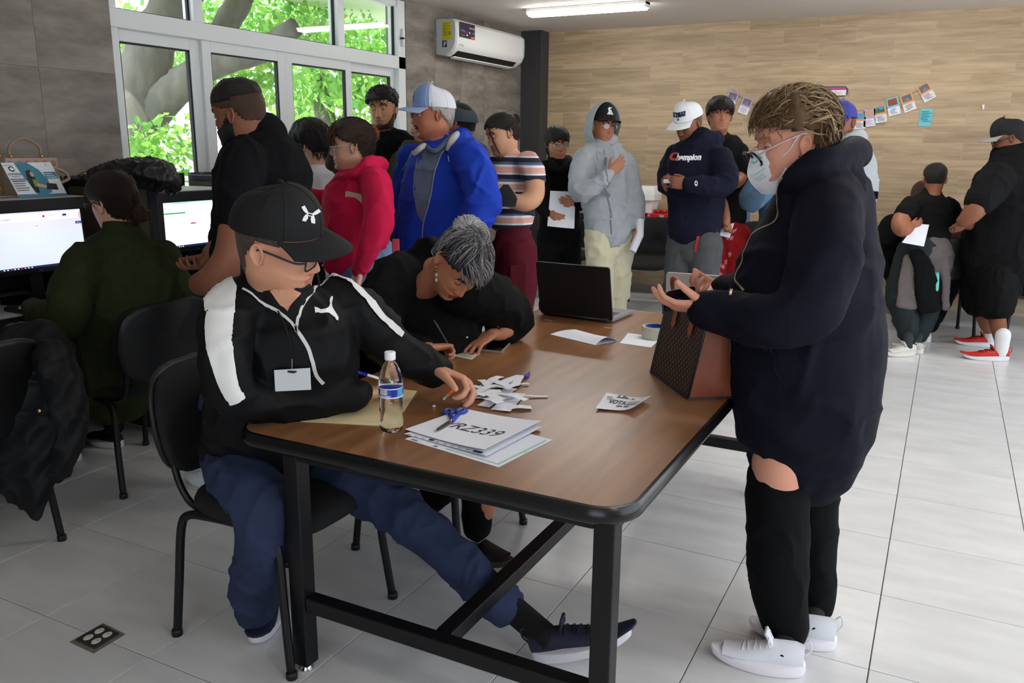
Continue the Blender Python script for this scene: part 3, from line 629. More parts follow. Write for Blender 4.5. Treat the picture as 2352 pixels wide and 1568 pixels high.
def ui1(w, h):
    it = [(rect(0, h*.62, w, h), 1), (rect(0, .009, w, h*.62), 2), (rect(0, h*.80, w, h*.93), 0), (rect(0, h*.797, w, h*.803), 9), (rect(0, 0, w, .010), 3), (rect(w-.012, h*.80, w, h*.91), 9)]
    for k in range(9): it.append((rect(.06+.016*k, .003, .067+.016*k, .0075), [0, 4, 5, 0, 4, 5, 9, 0, 0][k]))
    it += [(disc(.07, h*.86, .006, .01), 9), (disc(w*.60, h*.87, .006), 5), (rect(w*.80, h*.855, w*.80+.02, h*.89), 8), (rect(w*.93, h*.70, w*.995, h*.745), 8), (rect(w*.5, h*.71, w*.535, h*.716), 7)]
    tx('JUÁREZ', .105, h*.845, .012, 7, it); tx('VOTO POR', w*.66, h*.88, .008, 5, it); tx('INTERNET', w*.68, h*.855, .008, 9, it); tx('Entrar', w*.963, h*.722, .008, 0, it); tx('PRESUPUESTO', w*.82, h*.838, .006, 7, it)
    return it
def ui2(w, h):
    it = [(rect(0, h*.90, w, h*.97), 4), (rect(0, 0, w, .012), 3), (rect(.0, h*.70, w*.38, h*.725), 6), (rect(w*.44, h*.47, w*.515, h*.495), 5), (rect(0, h*.335, w, h*.338), 2)]
    for k in range(7): it.append((rect(.055+.013*k, .003, .061+.013*k, .009), [0, 4, 5, 0, 4, 9, 0][k]))
    for x, y in ((.25, .66), (.26, .62), (.26, .585), (.66, .69), (.65, .655), (.65, .62), (.66, .585)): it.append((rect(w*x, h*y, w*x+.03, h*y+.004), 2))
    for x in (.80, .85, .90): it.append((disc(w*x, h*.925, .004), 7))
    tx('Presupuesto Participativo 2025', w*.32, h*.915, .009, 7, it)
    return it
monitor(-3.68, 2.175, 2.645, .935, 1.2, ui1, 'black monitor with lilac and white page beside the seated green-jacket woman', '063')
monitor(-3.68, 3.095, 3.565, .945, 1.205, ui2, 'black monitor with white page and green bar beside the bearded man', 'C08')
# ------------------------------------------------------------------ table by the back wall
ft = empty('side_table', (-2.9, 8.1, 0), label='reddish-brown narrow table against the wood wall holding cooler and red box', cat='table')
zt_ = .75; fy = aty(1480, 516, 8.0)
SY0 = 8.02
MB().box((-3.2, SY0, .72), (-.95, YB-.02, zt_), .004).build('table_top', wood_top('cherry_laminate', (150, 84, 56), (112, 58, 38), .3, .1, (.5, 6, 6)), ft)
for x in (-3.15, -1.05): MB().box((x, SY0+.03, 0), (x+.05, YB-.04, .72), .003).build('side_panel', M('table_brown', (62, 46, 36), .6), ft)
MB().box((-3.1, YB-.08, .3), (-1.05, YB-.06, .72)).build('modesty_panel', M('table_brown', (62, 46, 36), .6), ft)
ft2 = empty('side_table', (.3, 8.1, 0), label='narrow table against the wood wall behind the man in red sneakers', cat='table')
MB().box((-.35, SY0+.02, .70), (2.2, YB-.02, .73), .004).build('table_top', wood_top('cherry_laminate2', (150, 84, 56), (112, 58, 38), .3, .1, (.5, 6, 6)), ft2)
MB().box((-.30, YB-.10, .25), (2.15, YB-.08, .70)).build('modesty_panel', M('table_brown', (62, 46, 36), .6), ft2)
for x in (-.32, 2.1): MB().box((x, SY0+.05, 0), (x+.05, YB-.04, .70), .003).build('side_panel', M('table_brown', (62, 46, 36), .6), ft2)
# ================================================================== things on the tables
TT = TZ+.0006
def lay(px, py, z=TT): p = atz(px, py, z); return Vector((p.x, p.y, z))
def sheet_poly(name, corners, mat, label, cat, th=.0004, z=0., group=None, sub=8, lift=None):
    """thin sheet through 4 corners given as points; lift(u, v) raises it"""
    a, b, c, d = [Vector(q) for q in corners]; P = []
    for i in range(sub+1):
        u = i/sub; r = []
        for j in range(sub+1):
            v = j/sub; p = (a*(1-u)+b*u)*(1-v)+(d*(1-u)+c*u)*v
            r.append(p+Vector((0, 0, z+(lift(u, v) if lift else 0))))
        P.append(r)
    o = MB().sheet(P, th).build(name, mat, None, True, .6); return tag(o, label, cat, group)
def onsheet(corners, items, mats, parent, z=.0012, name='print', lift=None, sub=None):
    """print placed by (u, v) in the sheet's corners"""
    a, b, c, d = [Vector(q) for q in corners]; mb = MB()
    for k, ((vv, ff), mi) in enumerate(items):
        mb.mat = mi; mb.add([(a*(1-u)+b*u)*(1-v)+(d*(1-u)+c*u)*v+Vector((0, 0, z+.00012*k+(lift(u, v) if lift else 0))) for u, v in vv], ff)
    return mb.build(name, mats, parent)
pap = M('paper_sheet', (232, 234, 242), .75); pap2 = M('paper_cool', (222, 226, 236), .75); manila = M('manila_card', (224, 206, 160), .7, var=.04, vscale=8)
# water bottle
bp = lay(900, 988); bp.z = TZ
wat = bpy.data.materials.new('bottle_pet'); wat.use_nodes = True; N, L, b = nodes(wat)
b.inputs['Transmission Weight'].default_value = 1; b.inputs['Roughness'].default_value = .02; b.inputs['IOR'].default_value = 1.3; b.inputs['Base Color'].default_value = (.96, .98, 1, 1)
bt = empty('water_bottle', bp, label='half-litre clear plastic water bottle with blue label', cat='bottle')
prof = [(.001, .004), (.018, .0), (.027, .003), (.0315, .012), (.032, .03), (.0305, .038), (.032, .046), (.0305, .054), (.032, .062), (.0305, .070), (.0318, .078), (.0305, .086), (.0315, .094), (.0315, .098), (.0312, .126), (.0325, .130), (.0325, .138), (.031, .150), (.027, .166), (.02, .182), (.0135, .194), (.0125, .2), (.0125, .214), (.001, .2145)]
R_ = []
for r_, z in prof:
    ring = []
    for k in range(30):
        a = 2*pi*k/30; w = 1+(.035*math.cos(5*a) if z < .03 else 0)+(.02*math.sin(3*a+z*160) if .034 < z < .094 else 0)
        ring.append(bp+Vector((r_*w*math.cos(a), r_*w*math.sin(a), z)))
    R_.append(ring)
MB().ring_loft(R_).build('bottle_body', wat, bt, True)
MB().lathe([(.0138, .198), (.0148, .2), (.0148, .218), (.0135, .2195), (.001, .22)], 24, bp).build('cap', M('cap_white', (238, 240, 244), .4), bt, True, .6)
mb = MB(); n_ = 32
for z0, z1, mi in ((.099, .1015, 1), (.1015, .107, 2), (.107, .123, 0), (.123, .1255, 1)):
    mb.mat = mi; mb.ring_loft([[bp+Vector((.0328*math.cos(2*pi*k/n_), .0328*math.sin(2*pi*k/n_), z)) for k in range(n_)] for z in (z0, z1)], cap=False)
lb = mb.build('label', [M('label_blue', (46, 66, 170), .4), whitep, M('label_lightblue', (120, 150, 214), .4)], bt, True)
ca = math.atan2(-bp.y, -bp.x)
mb = MB()
def wrap(a0, a1, z0, z1, mi):
    mb.mat = mi; k = 4; mb.grid([[bp+Vector((.0333*math.cos(ca+a0+(a1-a0)*i/k), .0333*math.sin(ca+a0+(a1-a0)*i/k), z)) for i in range(k+1)] for z in (z0, z1)])
wrap(-1.0, -.3, .109, .1215, 0)
for i in range(9): wrap(-.97+i*.072, -.97+i*.072+.02+.016*(i % 3), .111, .1205, 1)
wrap(.0, .5, .103, .123, 2); wrap(.55, 1.1, .102, .124, 3); wrap(-.95, -.1, .1035, .1055, 0)
mb.build('label_print', [whitep, greyp, M('label_navyblue', (28, 44, 140), .4), cyanp], lb)
# manila folder under the writing hand, sheets and scissors
fc = [lay(692, 965), lay(880, 978), lay(955, 900), lay(760, 925)]
fc = [lay(690, 968), lay(905, 980), lay(958, 898), lay(800, 880)]
o = sheet_poly('folder', fc, manila, 'cream manila folder lying under the man\'s writing hand', 'folder', .0012)
sheet_poly('folder_flap', [q+Vector((0, 0, .0016)) for q in (lay(700, 960), lay(900, 972), lay(946, 898), lay(800, 882))], manila, None, None, .0006).name = 'flap'
fl_ = bpy.data.objects['flap']; fl_.parent = o
sc = [lay(930, 1008), lay(1145, 1073), lay(1270, 1010), lay(1075, 958)]
s1 = sheet_poly('certificate_sheet', sc, pap2, 'lowest sheet of the stack with green frame line peeking out', 'paper', .0004, .0)
grn = M('print_palegreen', (150, 196, 180), .7)
onsheet(sc, [(rect(.42, .05, .97, .07), 0), (rect(.95, .05, .97, .93), 0), (disc(.985, .5, .006, .03), 0), (rect(.05, .02, .12, .05), 1), (rect(.3, .02, .34, .06), 1)], [grn, greyp], s1, .0008)
sc2 = [lay(928, 998), lay(1118, 1052), lay(1245, 985), lay(1060, 950)]
s2 = sheet_poly('sheet', [q+Vector((0, 0, .002)) for q in sc2], pap2, 'middle printed sheet of the stack under the VRZ339 page', 'paper', .0004, lift=lambda u, v: .004*u*u)
onsheet([q+Vector((0, 0, .002)) for q in sc2], [(rect(.03+.09*i, .01, .07+.09*i, .025), 0) for i in range(9)]+[(rect(.30, .012, .36, .05), 1), (rect(.83, .01, .93, .05), 1)], [greyp, blk], s2, .0008, lift=lambda u, v: .004*u*u)
sc3 = [lay(930, 990), lay(1113, 1047), lay(1243, 980), lay(1066, 942)]
lf = lambda u, v: .012*u**3
Z3 = .0055
s3 = sheet_poly('sheet', [q+Vector((0, 0, Z3)) for q in sc3], pap, 'white top page reading VRZ339 in black letters', 'paper', .0004, lift=lf)
v, f = text_mesh('VRZ339', 1, shear=.25, bold=.0); xs = [a for a, _ in v]; w = max(xs)-min(xs)
onsheet([q+Vector((0, 0, Z3)) for q in sc3], [(([((a-min(xs))/w*.70+.18, b*.27+.44) for a, b in v], f), 0)], [M('ink_black', (24, 24, 30), .6)], s3, .001, lift=lf)
# scissors
def ringtube(mb, c, rx, ry, ex, ey, r=.005, n=18):
    pts = [c+ex*(rx*math.cos(2*pi*k/n))+ey*(ry*math.sin(2*pi*k/n)) for k in range(n+1)]
    return mb.tube(pts, r, 8)
scz = TZ+.011; pv = lay(1040, 965, scz); tip = lay(1000, 990, scz); hl = lay(1030, 940, scz); hr = lay(1062, 943, scz)
ax = (pv-tip).normalized(); up = Vector((0, 0, 1)); lt = up.cross(ax)
sz = empty('scissors', tip, label='blue-handled scissors lying across the VRZ339 page', cat='scissors')
blue = M('scissor_blue', (40, 70, 176), .4); steel = M('steel', (176, 176, 178), .25, metal=1); greyg = M('grip_grey', (128, 130, 140), .6)
for s, hc in ((1, lay(1031, 944, scz)), (-1, lay(1060, 943, scz))):
    MB().prism([(0, 0), (.085, -.004*s), (.085, .008*s), (.02, .006*s)], .0015, tip+up*.001*(s-1), ax, lt, up).build('blade', steel, sz)
    h = MB(); e1 = (hc-pv).normalized(); ringtube(h, hc, .021, .014, e1, up.cross(e1)); h.tube([pv-ax*.01, pv, hc-e1*.02], [.007, .007, .006], 8)
    hd = h.build('handle', blue, sz, True); ringtube(MB(), hc+up*.0015, .0165, .0095, e1, up.cross(e1), .0028).build('grip', greyg, hd, True)
MB().lathe([(.004, 0), (.004, .006), (.002, .007)], 10, pv-ax*.012).build('rivet', steel, sz)
# pile of paper strips
random.seed(11); pc = lay(1140, 905)
strips = [(1040,914,1150,916,9,5),(1150,912,1258,912,5,4),(1110,935,1175,893,14,9),(1150,945,1190,905,20,14),(1165,940,1220,938,9,7),(1190,885,1215,884,5,4),(1140,890,1190,868,12,8),(1120,885,1150,868,10,8),(1180,890,1195,866,12,8),(1065,905,1110,900,9,7),(1085,915,1120,885,10,7),(1100,900,1170,890,10,7),(1090,905,1150,905,10,8),(1130,920,1185,915,10,8),(1030,885,1060,884,5,4),(1105,880,1125,900,10,7),(1125,905,1165,925,10,8),(1085,895,1130,910,9,7),(1150,900,1175,880,9,7),(1110,910,1150,930,12,8),(1140,915,1210,930,8,6),(1095,912,1140,896,9,7),(1130,885,1170,900,10,8),(1160,905,1185,895,8,6),(1075,918,1115,922,8,6),(1120,928,1150,940,12,9)]
for i, (x0, y0, x1, y1, w0, w1) in enumerate(strips):
    z = .0012+.00075*i; a, b = lay(x0, y0), lay(x1, y1); d = (b-a).normalized(); n_ = Vector((-d.y, d.x, 0)); wid = (w0+w1)*.00085
    cor = [a-n_*wid, b-n_*wid*random.uniform(.8, 1.1), b+n_*wid, a+n_*wid*random.uniform(.8, 1.1)]
    ph = random.uniform(0, 6); am = random.uniform(.0, .0035)
    where = ['longest strip at the left of', 'thin strip sticking out right of', 'strip slanting across', 'broad strip nearest the scissors in', 'strip at the lower right of'][i] if i < 5 else None
    sheet_poly('paper_strip', cor, pap, (('white paper '+where+' the cut-paper pile') if where else 'short white paper strip inside the cut-paper pile'), 'paper strip', .0003, z, 'cut paper strips in the pile', 5, lambda u, v: am*(1-math.cos(6.28*u)))
# curled loose strip by the folder, pen cap, crumb
sheet_poly('paper_strip', [lay(925, 868)+up*.03, lay(988, 880)+up*.004, lay(985, 872)+up*.012, lay(928, 862)+up*.036], pap, 'curled loose white strip behind the water bottle', 'paper strip', .0003, .001, None, 6, lambda u, v: .01*math.sin(3.1*u))
pcap = lay(1210, 866); d = (lay(1222, 858)-lay(1204, 872)).normalized()
pk = empty('ballpoint_cap', pcap, label='small blue pen cap lying beyond the paper strips', cat='pen cap')
MB().tube([pcap-d*.024+up*.006, pcap-d*.02+up*.006, pcap+d*.02+up*.006, pcap+d*.026+up*.006], [.001, .0055, .0055, .002], 10).build('cap_body', M('pen_blue', (38, 40, 170), .25, spec=.6), pk, True)
MB().box((-.002, -.016, .0115), (.002, .03, .0135)).xf(Matrix.Translation(pcap)@Matrix.Rotation(math.atan2(d.y, d.x)-pi/2, 4, 'Z')).build('clip', M('pen_blue', (0, 0, 0)), pk)
c = lay(997, 934); tag(MB().box(c-Vector((.004, .003, 0)), c+Vector((.004, .003, .005)), .001).build('paper_crumb', pap), 'tiny white crumb of paper between scissors and hand', 'paper scrap')
# VOTA flyer, curled
vc = [lay(1368, 942), lay(1455, 948), lay(1496, 921), lay(1393, 906)]
vl = lambda u, v: .012*(u-.35)**2*4+.006*(1-v)*(u < .3)*0+.004*math.sin(5*u)
vf = sheet_poly('flyer', vc, pap, 'curled white flyer reading VOTA near the handbag', 'flyer', .0003, .001, None, 10, vl)
def uvt(s, cx, cy, w_, h_, mi, **k):
    v, f = text_mesh(s, 1, **k); xs = [a for a, _ in v]; ys = [b for _, b in v]; W_, H_ = max(xs)-min(xs), max(ys)-min(ys)
    return (([((a-(max(xs)+min(xs))/2)/W_*w_+cx, (b-(max(ys)+min(ys))/2)/H_*h_+cy) for a, b in v], f), mi)
# the flyer is read along its long side turned: u runs with the letters
it = [uvt('VOTA', .40, .50, .42, .26, 0, bold=.03), (shape([(.28, .78), (.58, .80), (.44, .97), (.3, .97)]), 1), (disc(.37, .9, .03, .06), 2), (rect(.62, .36, .92, .6), 3), (rect(.70, .40, .88, .46), 1), (rect(.66, .5, .86, .55), 1), uvt('Juárez', .2, .62, .18, .12, 1), (rect(.08, .75, .22, .77), 1), (rect(.08, .7, .2, .72), 1), (rect(.45, .22, .6, .28), 1), (rect(.64, .2, .76, .27), 1), (rect(.8, .18, .95, .2), 3), (rect(.8, .13, .95, .15), 3), (disc(.66, .8, .03, .05), 1), (disc(.86, .82, .025, .04), 3)]
onsheet([q+up*.001 for q in vc], it, [blk, M('print_darkgrey', (84, 86, 92), .6), whitep, M('print_midgrey', (168, 170, 174), .6)], vf, .0012, lift=vl)
# folded letter, envelope, tape roll
lc = [lay(1263, 768), lay(1367, 793), lay(1418, 783), lay(1322, 757)]
sheet_poly('folded_letter', lc, pap, 'folded white letter in front of the black laptop', 'paper', .0005, .001, None, 8, lambda u, v: .022*math.sin(pi*v)**1.0*(.25+.75*u))
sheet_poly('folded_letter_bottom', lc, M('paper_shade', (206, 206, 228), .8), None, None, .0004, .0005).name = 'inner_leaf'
bpy.data.objects['inner_leaf'].parent = bpy.data.objects['folded_letter']
ec = [lay(1423, 788), lay(1495, 798), lay(1520, 775), lay(1442, 767)]
sheet_poly('envelope', ec, pap, 'white paper slip under the tape roll', 'paper', .0008, .0, None, 6, lambda u, v: .008*max(0, v-.5)*(1-u))
rc = lay(1504, 776); tp = empty('tape_roll', rc, label='clear packing tape roll with blue core standing flat by the handbag', cat='tape')
MB().ring_loft([[rc+Vector((r_*math.cos(2*pi*k/30), r_*math.sin(2*pi*k/30), z+.001)) for k in range(30)] for r_, z in ((.04, 0), (.052, 0), (.053, .002), (.053, .046), (.052, .048), (.04, .048), (.04, 0))], cap=False).build('tape', M('tape_cream', (222, 224, 196), .25, trans=.25), tp, True, .6)
MB().ring_loft([[rc+Vector((r_*math.cos(2*pi*k/30), r_*math.sin(2*pi*k/30), z+.001)) for k in range(30)] for r_, z in ((.036, .001), (.04, .001), (.04, .05), (.036, .05), (.036, .001))], cap=False).build('core', M('core_blue', (30, 70, 150), .4), tp, True, .6)
for x, y in ((1258, 735), (1398, 753)):
    c = lay(x, y); tag(MB().box(c-Vector((.02, .004, 0)), c+Vector((.02, .004, .0008))).build('tape_piece', M('clear_tape2', (214, 190, 160), .15)), 'strip of clear tape stuck on the table %s the black laptop' % ('left in front of' if x < 1300 else 'right in front of'), 'tape', 'tape strips on the table')
# ------------------------------------------------------------------ laptops
def laptop(name, hl_, hr_, height, tilt, mat, matb, label, hinge_mat=None, depth_=.24, keyb=True):
    """hl_, hr_: ends of the hinge line on the table, lid seen from behind; the base lies beyond"""
    e = (hr_-hl_); w_ = e.length; e.normalize(); back = up.cross(e)      # away from the camera
    t = empty(name, hl_, label=label, cat='laptop')
    Mx = Matrix((( e.x, back.x, 0, hl_.x), (e.y, back.y, 0, hl_.y), (0, 0, 1, TZ), (0, 0, 0, 1)))
    bs = MB().box((0, 0, .004), (w_, depth_, .02), .004).xf(Mx).build('base', matb, t)
    kb = MB()
    if keyb:
        for r_ in range(5):
            for c_ in range(14):
                x0 = .025+c_*(w_-.05)/14; y0 = .05+r_*.019; kb.box((x0, y0, .02), (x0+(w_-.05)/14-.003, y0+.016, .0215))
        kb.xf(Mx).build('keyboard', M('laptop_keys', (60, 62, 64), .5), bs)
        MB().box((w_*.36, .165, .02), (w_*.62, .225, .0206)).xf(Mx).build('touchpad', M('laptop_pad', (90, 92, 94), .4), bs)
    Rt = Matrix.Translation((0, 0, .014))@Matrix.Rotation(tilt, 4, 'X')
    ld = MB().prism(rrect(0, 0, w_, height, .012, 4), .009, (0, 0, 0), (1, 0, 0), (0, 0, 1)).xf(Mx@Rt).build('lid', mat, t)
    MB().box((.012, .0005, .02), (w_-.012, .0022, height-.012)).xf(Mx@Rt).build('display', M('display_dark', (12, 14, 18), .2), ld)
    MB().tube([Mx@Vector((.02, -.004, .012)), Mx@Vector((w_-.02, -.004, .012))], .009, 10).build('hinge', hinge_mat or pbl, t, True)
    return t, Mx, Rt
lt_, Mx, Rt = laptop('laptop', lay(1243, 722), lay(1408, 742), .245, .22, M('laptop_black', (15, 15, 16), .45), M('laptop_base', (120, 120, 122), .45), 'open black laptop seen from behind on the far table end')
MB().box((.36*.85, -.011, .004), (.36*.85+.032, -.002, .02), .002).xf(Mx).build('hinge_cover', M('hinge_steel', (92, 100, 112), .35, metal=.6), lt_)
laptop('laptop', lay(1530, 757), lay(1668, 770), .245, .2, M('laptop_silver', (190, 188, 192), .35, metal=.55), M('laptop_silver2', (170, 170, 174), .4, metal=.5), 'silver laptop half hidden behind the checked handbag')
# ------------------------------------------------------------------ handbag with woven print
def monogram():
    m = bpy.data.materials.new('bag_monogram'); m.use_nodes = True; N, L, b = nodes(m)
    tc = N.new('ShaderNodeTexCoord'); mp = N.new('ShaderNodeMapping'); L.new(tc.outputs['UV'], mp.inputs[0]); mp.inputs['Rotation'].default_value = (0, 0, pi/4); mp.inputs['Scale'].default_value = (15, 15, 15)
    sx = N.new('ShaderNodeSeparateXYZ'); L.new(mp.outputs[0], sx.inputs[0])
    def fr(o):
        a = N.new('ShaderNodeMath'); a.operation = 'FRACT'; L.new(o, a.inputs[0]); s = N.new('ShaderNodeMath'); s.operation = 'SUBTRACT'; L.new(a.outputs[0], s.inputs[0]); s.inputs[1].default_value = .5
        ab = N.new('ShaderNodeMath'); ab.operation = 'ABSOLUTE'; L.new(s.outputs[0], ab.inputs[0]); return ab.outputs[0]
    X_, Y_ = fr(sx.outputs[0]), fr(sx.outputs[1])
    mxn = N.new('ShaderNodeMath'); mxn.operation = 'MAXIMUM'; L.new(X_, mxn.inputs[0]); L.new(Y_, mxn.inputs[1])
    mnn = N.new('ShaderNodeMath'); mnn.operation = 'MINIMUM'; L.new(X_, mnn.inputs[0]); L.new(Y_, mnn.inputs[1])
    g1 = N.new('ShaderNodeMath'); g1.operation = 'GREATER_THAN'; g1.inputs[1].default_value = .44; L.new(mxn.outputs[0], g1.inputs[0])
    g2 = N.new('ShaderNodeMath'); g2.operation = 'GREATER_THAN'; g2.inputs[1].default_value = .30; L.new(mnn.outputs[0], g2.inputs[0])
    c1 = N.new('ShaderNodeMixRGB'); c1.inputs[1].default_value = rgb(40, 32, 28); c1.inputs[2].default_value = rgb(84, 66, 40); L.new(g1.outputs[0], c1.inputs[0])
    c2 = N.new('ShaderNodeMixRGB'); c2.inputs[2].default_value = rgb(112, 80, 48); L.new(g2.outputs[0], c2.inputs[0]); L.new(c1.outputs[0], c2.inputs[1])
    L.new(c2.outputs[0], b.inputs['Base Color']); b.inputs['Roughness'].default_value = .5; return m
# base corners on the table: front-near, front-far (left), back-near
A = lay(1580, 917); B = lay(1489, 850); Cn = lay(1668, 914)
B = A+(B-A).normalized()*.32; dn = (Cn-A).normalized(); Cn = A+dn*.155; Dn = B+dn*.155
A, B, Cn, Dn = [Vector((q.x, q.y, TZ+.002)) for q in (A, B, Cn, Dn)]
hb = empty('handbag', A, label='brown monogram handbag with tan leather sides on the table corner', cat='handbag')
hh = .255; fm = (A+B+Cn+Dn)/4
def topq(q, s=.30):
    mid = (q+(q+dn*.155 if q in (A, B) else q-dn*.155))/2; t = q+(mid-q)*.62; return t+Vector((0, 0, hh))
A1, B1, C1, D1 = topq(A), topq(B), topq(Cn), topq(Dn)
def bagpanel(q, name, mats, bulge, uv=False, n=10):
    a, b, c, d = q; nn = (b-a).cross(d-a).normalized(); P = []; mb = MB()
    for i in range(n+1):
        u = i/n; P.append([(a*(1-u)+b*u)*(1-v)+(d*(1-u)+c*u)*v+nn*bulge*math.sin(pi*u)*math.sin(pi*min(1, v*1.05)) for v in [j/n for j in range(n+1)]])
    mb.grid(P); me = mb.mesh(name, mats, True)
    if uv:
        ul = me.uv_layers.new(name='UV')
        for pl in me.polygons:
            for li in pl.loop_indices:
                k = me.loops[li].vertex_index; ul.data[li].uv = ((k//(n+1))/n*1.25, (k % (n+1))/n)
    return link(name, me, hb)
tan = M('tan_leather', (120, 62, 42), .5, bump=.12, bscale=160, var=.08, vscale=6); mono = monogram(); pipe = M('bag_piping', (30, 34, 42), .4)
bagpanel((B, A, A1, B1), 'front_panel', [mono], -.006, True); bagpanel((Cn, Dn, D1, C1), 'back_panel', [mono], -.006, True)
bagpanel((A, Cn, C1, A1), 'side_panel', [tan], .018); bagpanel((Dn, B, B1, D1), 'side_panel', [tan], .018)
MB().add([A, B, Dn, Cn], [(0, 1, 2, 3)]).build('bottom', pipe, hb)
for q in ([B, A, A1], [Cn, Dn, D1], [Cn, C1], [B, B1], [A, Cn], [Dn, B]): MB().tube(smooth_path(q, 2) if len(q) == 2 else q, .0045, 8, rnd=True).build('piping', pipe, hb, True)
MB().tube([A1, C1, D1, B1, A1], .004, 8).build('rim', pipe, hb, True)
strap = M('strap_tan', (150, 86, 50), .5)
def onfront(u, v, off=.004): return (B*(1-u)+A*u)*(1-v)+(B1*(1-u)+A1*u)*v+((A-B).cross(B1-B).normalized())*-1*0+Vector((0, 0, 0))
nf = (A-B).cross(B1-B).normalized(); nf = nf if nf.dot(CAM-A) > 0 else -nf
for u in (.30, .72):
    poly = [(-.016, .22), (0, .12), (.016, .22), (.016, 1.0), (-.016, 1.0)]
    MB().add([onfront(u+a*2.6, .72+b*.28-.06)+nf*.006 for a, b in [(-.018, .28), (0, .0), (.018, .28), (.018, 1.0), (-.018, 1.0)]], [(0, 1, 2, 3, 4)]).build('handle_tab', strap, hb)
hp = smooth_path([onfront(.30, .98)+nf*.005, onfront(.32, 1.0)+Vector((0, 0, .05))+nf*.03, onfront(.5, 1.0)+Vector((0, 0, .085))+nf*.05, onfront(.70, 1.0)+Vector((0, 0, .05))+nf*.03, onfront(.72, .98)+nf*.005], 6)
MB().tube(hp, .007, 8).build('handle', strap, hb, True)
sp = (Cn+C1)/2+dn*.01
MB().tube([sp, sp+dn*.035], .006, 10).build('stud', chrome, hb, True); MB().box(sp+Vector((-.003, -.003, -.03)), sp+Vector((.003, .003, .004))).build('ring_tab', chrome, hb)
# ------------------------------------------------------------------ phone and identity card by the writing woman
pc_ = [lay(1098, 806), lay(1152, 812), lay(1176, 786), lay(1128, 781)]
ph = empty('phone', pc_[0], label='black phone in clear case beside the writing woman\'s watch hand', cat='phone')
def slab(q, th, name, mat, par, z=0.):
    n_ = len(q); mb = MB(); vs = [Vector(p)+up*z for p in q]+[Vector(p)+up*(z+th) for p in q]
    return mb.add(vs, [tuple(range(n_-1, -1, -1)), tuple(range(n_, 2*n_))]+[(i, (i+1) % n_, n_+(i+1) % n_, n_+i) for i in range(n_)]).build(name, mat, par)
def inset(q, k): c = sum(q, Vector())/len(q); return [c+(p-c)*k for p in q]
slab(pc_, .008, 'case', M('case_clear', (150, 140, 130), .2), ph); slab(inset(pc_, .93), .0012, 'screen', M('phone_screen', (10, 10, 14), .06), ph, .008)
ic = [lay(1045, 818), lay(1083, 826), lay(1102, 812), lay(1066, 806)]
idc = tag(slab(ic, .001, 'identity_card', M('card_beige', (214, 208, 194), .5), None), 'pale identity card on the table under the writing hands', 'card')
onsheet(ic, [(rect(.45, .6, .75, .95), 0), (rect(.1, .2, .9, .28), 1), (rect(.1, .4, .7, .46), 1), (disc(.25, .7, .12, .18), 1)], [ph_r, greyp], idc, .0012)
sheet_poly('paper_slip', [lay(1026, 820), lay(1042, 823), lay(1050, 812), lay(1034, 808)], pap, 'small white slip the grey-haired woman writes on', 'paper', .0004, .001)
# ------------------------------------------------------------------ floor outlet
oc = [Vector((q.x, q.y, 0)) for q in (atz(160, 1475), atz(215, 1501), atz(288, 1457), atz(237, 1432))]
ot = empty('floor_outlet', oc[0], label='square brass floor outlet plate with four sockets', cat='floor outlet')
slab(oc, .002, 'surround', M('outlet_mortar', (120, 112, 98), .7, var=.15, vscale=60), ot, .0004); slab(inset(oc, .78), .006, 'plate', M('outlet_plate', (92, 96, 96), .3, metal=.7), ot, .002)
for u in (.33, .67):
    for v in (.33, .67):
        c = (oc[0]*(1-u)+oc[1]*u)*(1-v)+(oc[3]*(1-u)+oc[2]*u)*v
        s = MB().prism([(.0155*math.cos(k*pi/8), .0115*math.sin(k*pi/8)) for k in range(16)], .002, c+up*.008, (0, 1, 0), (1, 0, 0), (0, 0, 1)).build('socket', M('socket_ivory', (222, 212, 196), .5), ot)
        MB().box(c+Vector((-.004, .002, .0098)), c+Vector((-.0025, .006, .0104))).box(c+Vector((.003, .002, .0098)), c+Vector((.0045, .006, .0104))).build('slot', pbl, s)
# ================================================================== people: library
CRh = Vector((CR.x, CR.y, 0)).normalized(); CFh = Vector((CF.x, CF.y, 0)).normalized(); UP = Vector((0, 0, 1))
def facing(phi):
    """horizontal direction: 0 = towards the survey camera, 90 = towards its right, -90 = left, 180 = away"""
    a = math.radians(phi); return (-CFh*math.cos(a)+CRh*math.sin(a)).normalized()
def frame(phi, pitch=0., roll=0.):
    """columns right, forward, up; pitch > 0 looks down, roll > 0 tilts the crown to the person's right"""
    f = facing(phi); r = f.cross(UP).normalized(); p = math.radians(pitch); q = math.radians(roll)
    f2 = f*math.cos(p)-UP*math.sin(p); u = r.cross(f2)
    r2 = r*math.cos(q)-u*math.sin(q); u2 = u*math.cos(q)+r*math.sin(q)
    return Matrix((r2, f2, u2)).transposed()
def vnoise(P, seed=0):
    P = np.asarray(P)+seed*17.31; i = np.floor(P).astype(np.int64); f = P-i; f = f*f*(3-2*f); out = 0
    for dx in (0, 1):
        for dy in (0, 1):
            for dz in (0, 1):
                h = ((i[:, 0]+dx)*73856093) ^ ((i[:, 1]+dy)*19349663) ^ ((i[:, 2]+dz)*83492791)
                h = (h ^ (h >> 13))*1274126177; h = (h ^ (h >> 16)) & 0xffff
                out = out+(h/65535.-.5)*2*(f[:, 0] if dx else 1-f[:, 0])*(f[:, 1] if dy else 1-f[:, 1])*(f[:, 2] if dz else 1-f[:, 2])
    return out
_tmp = []
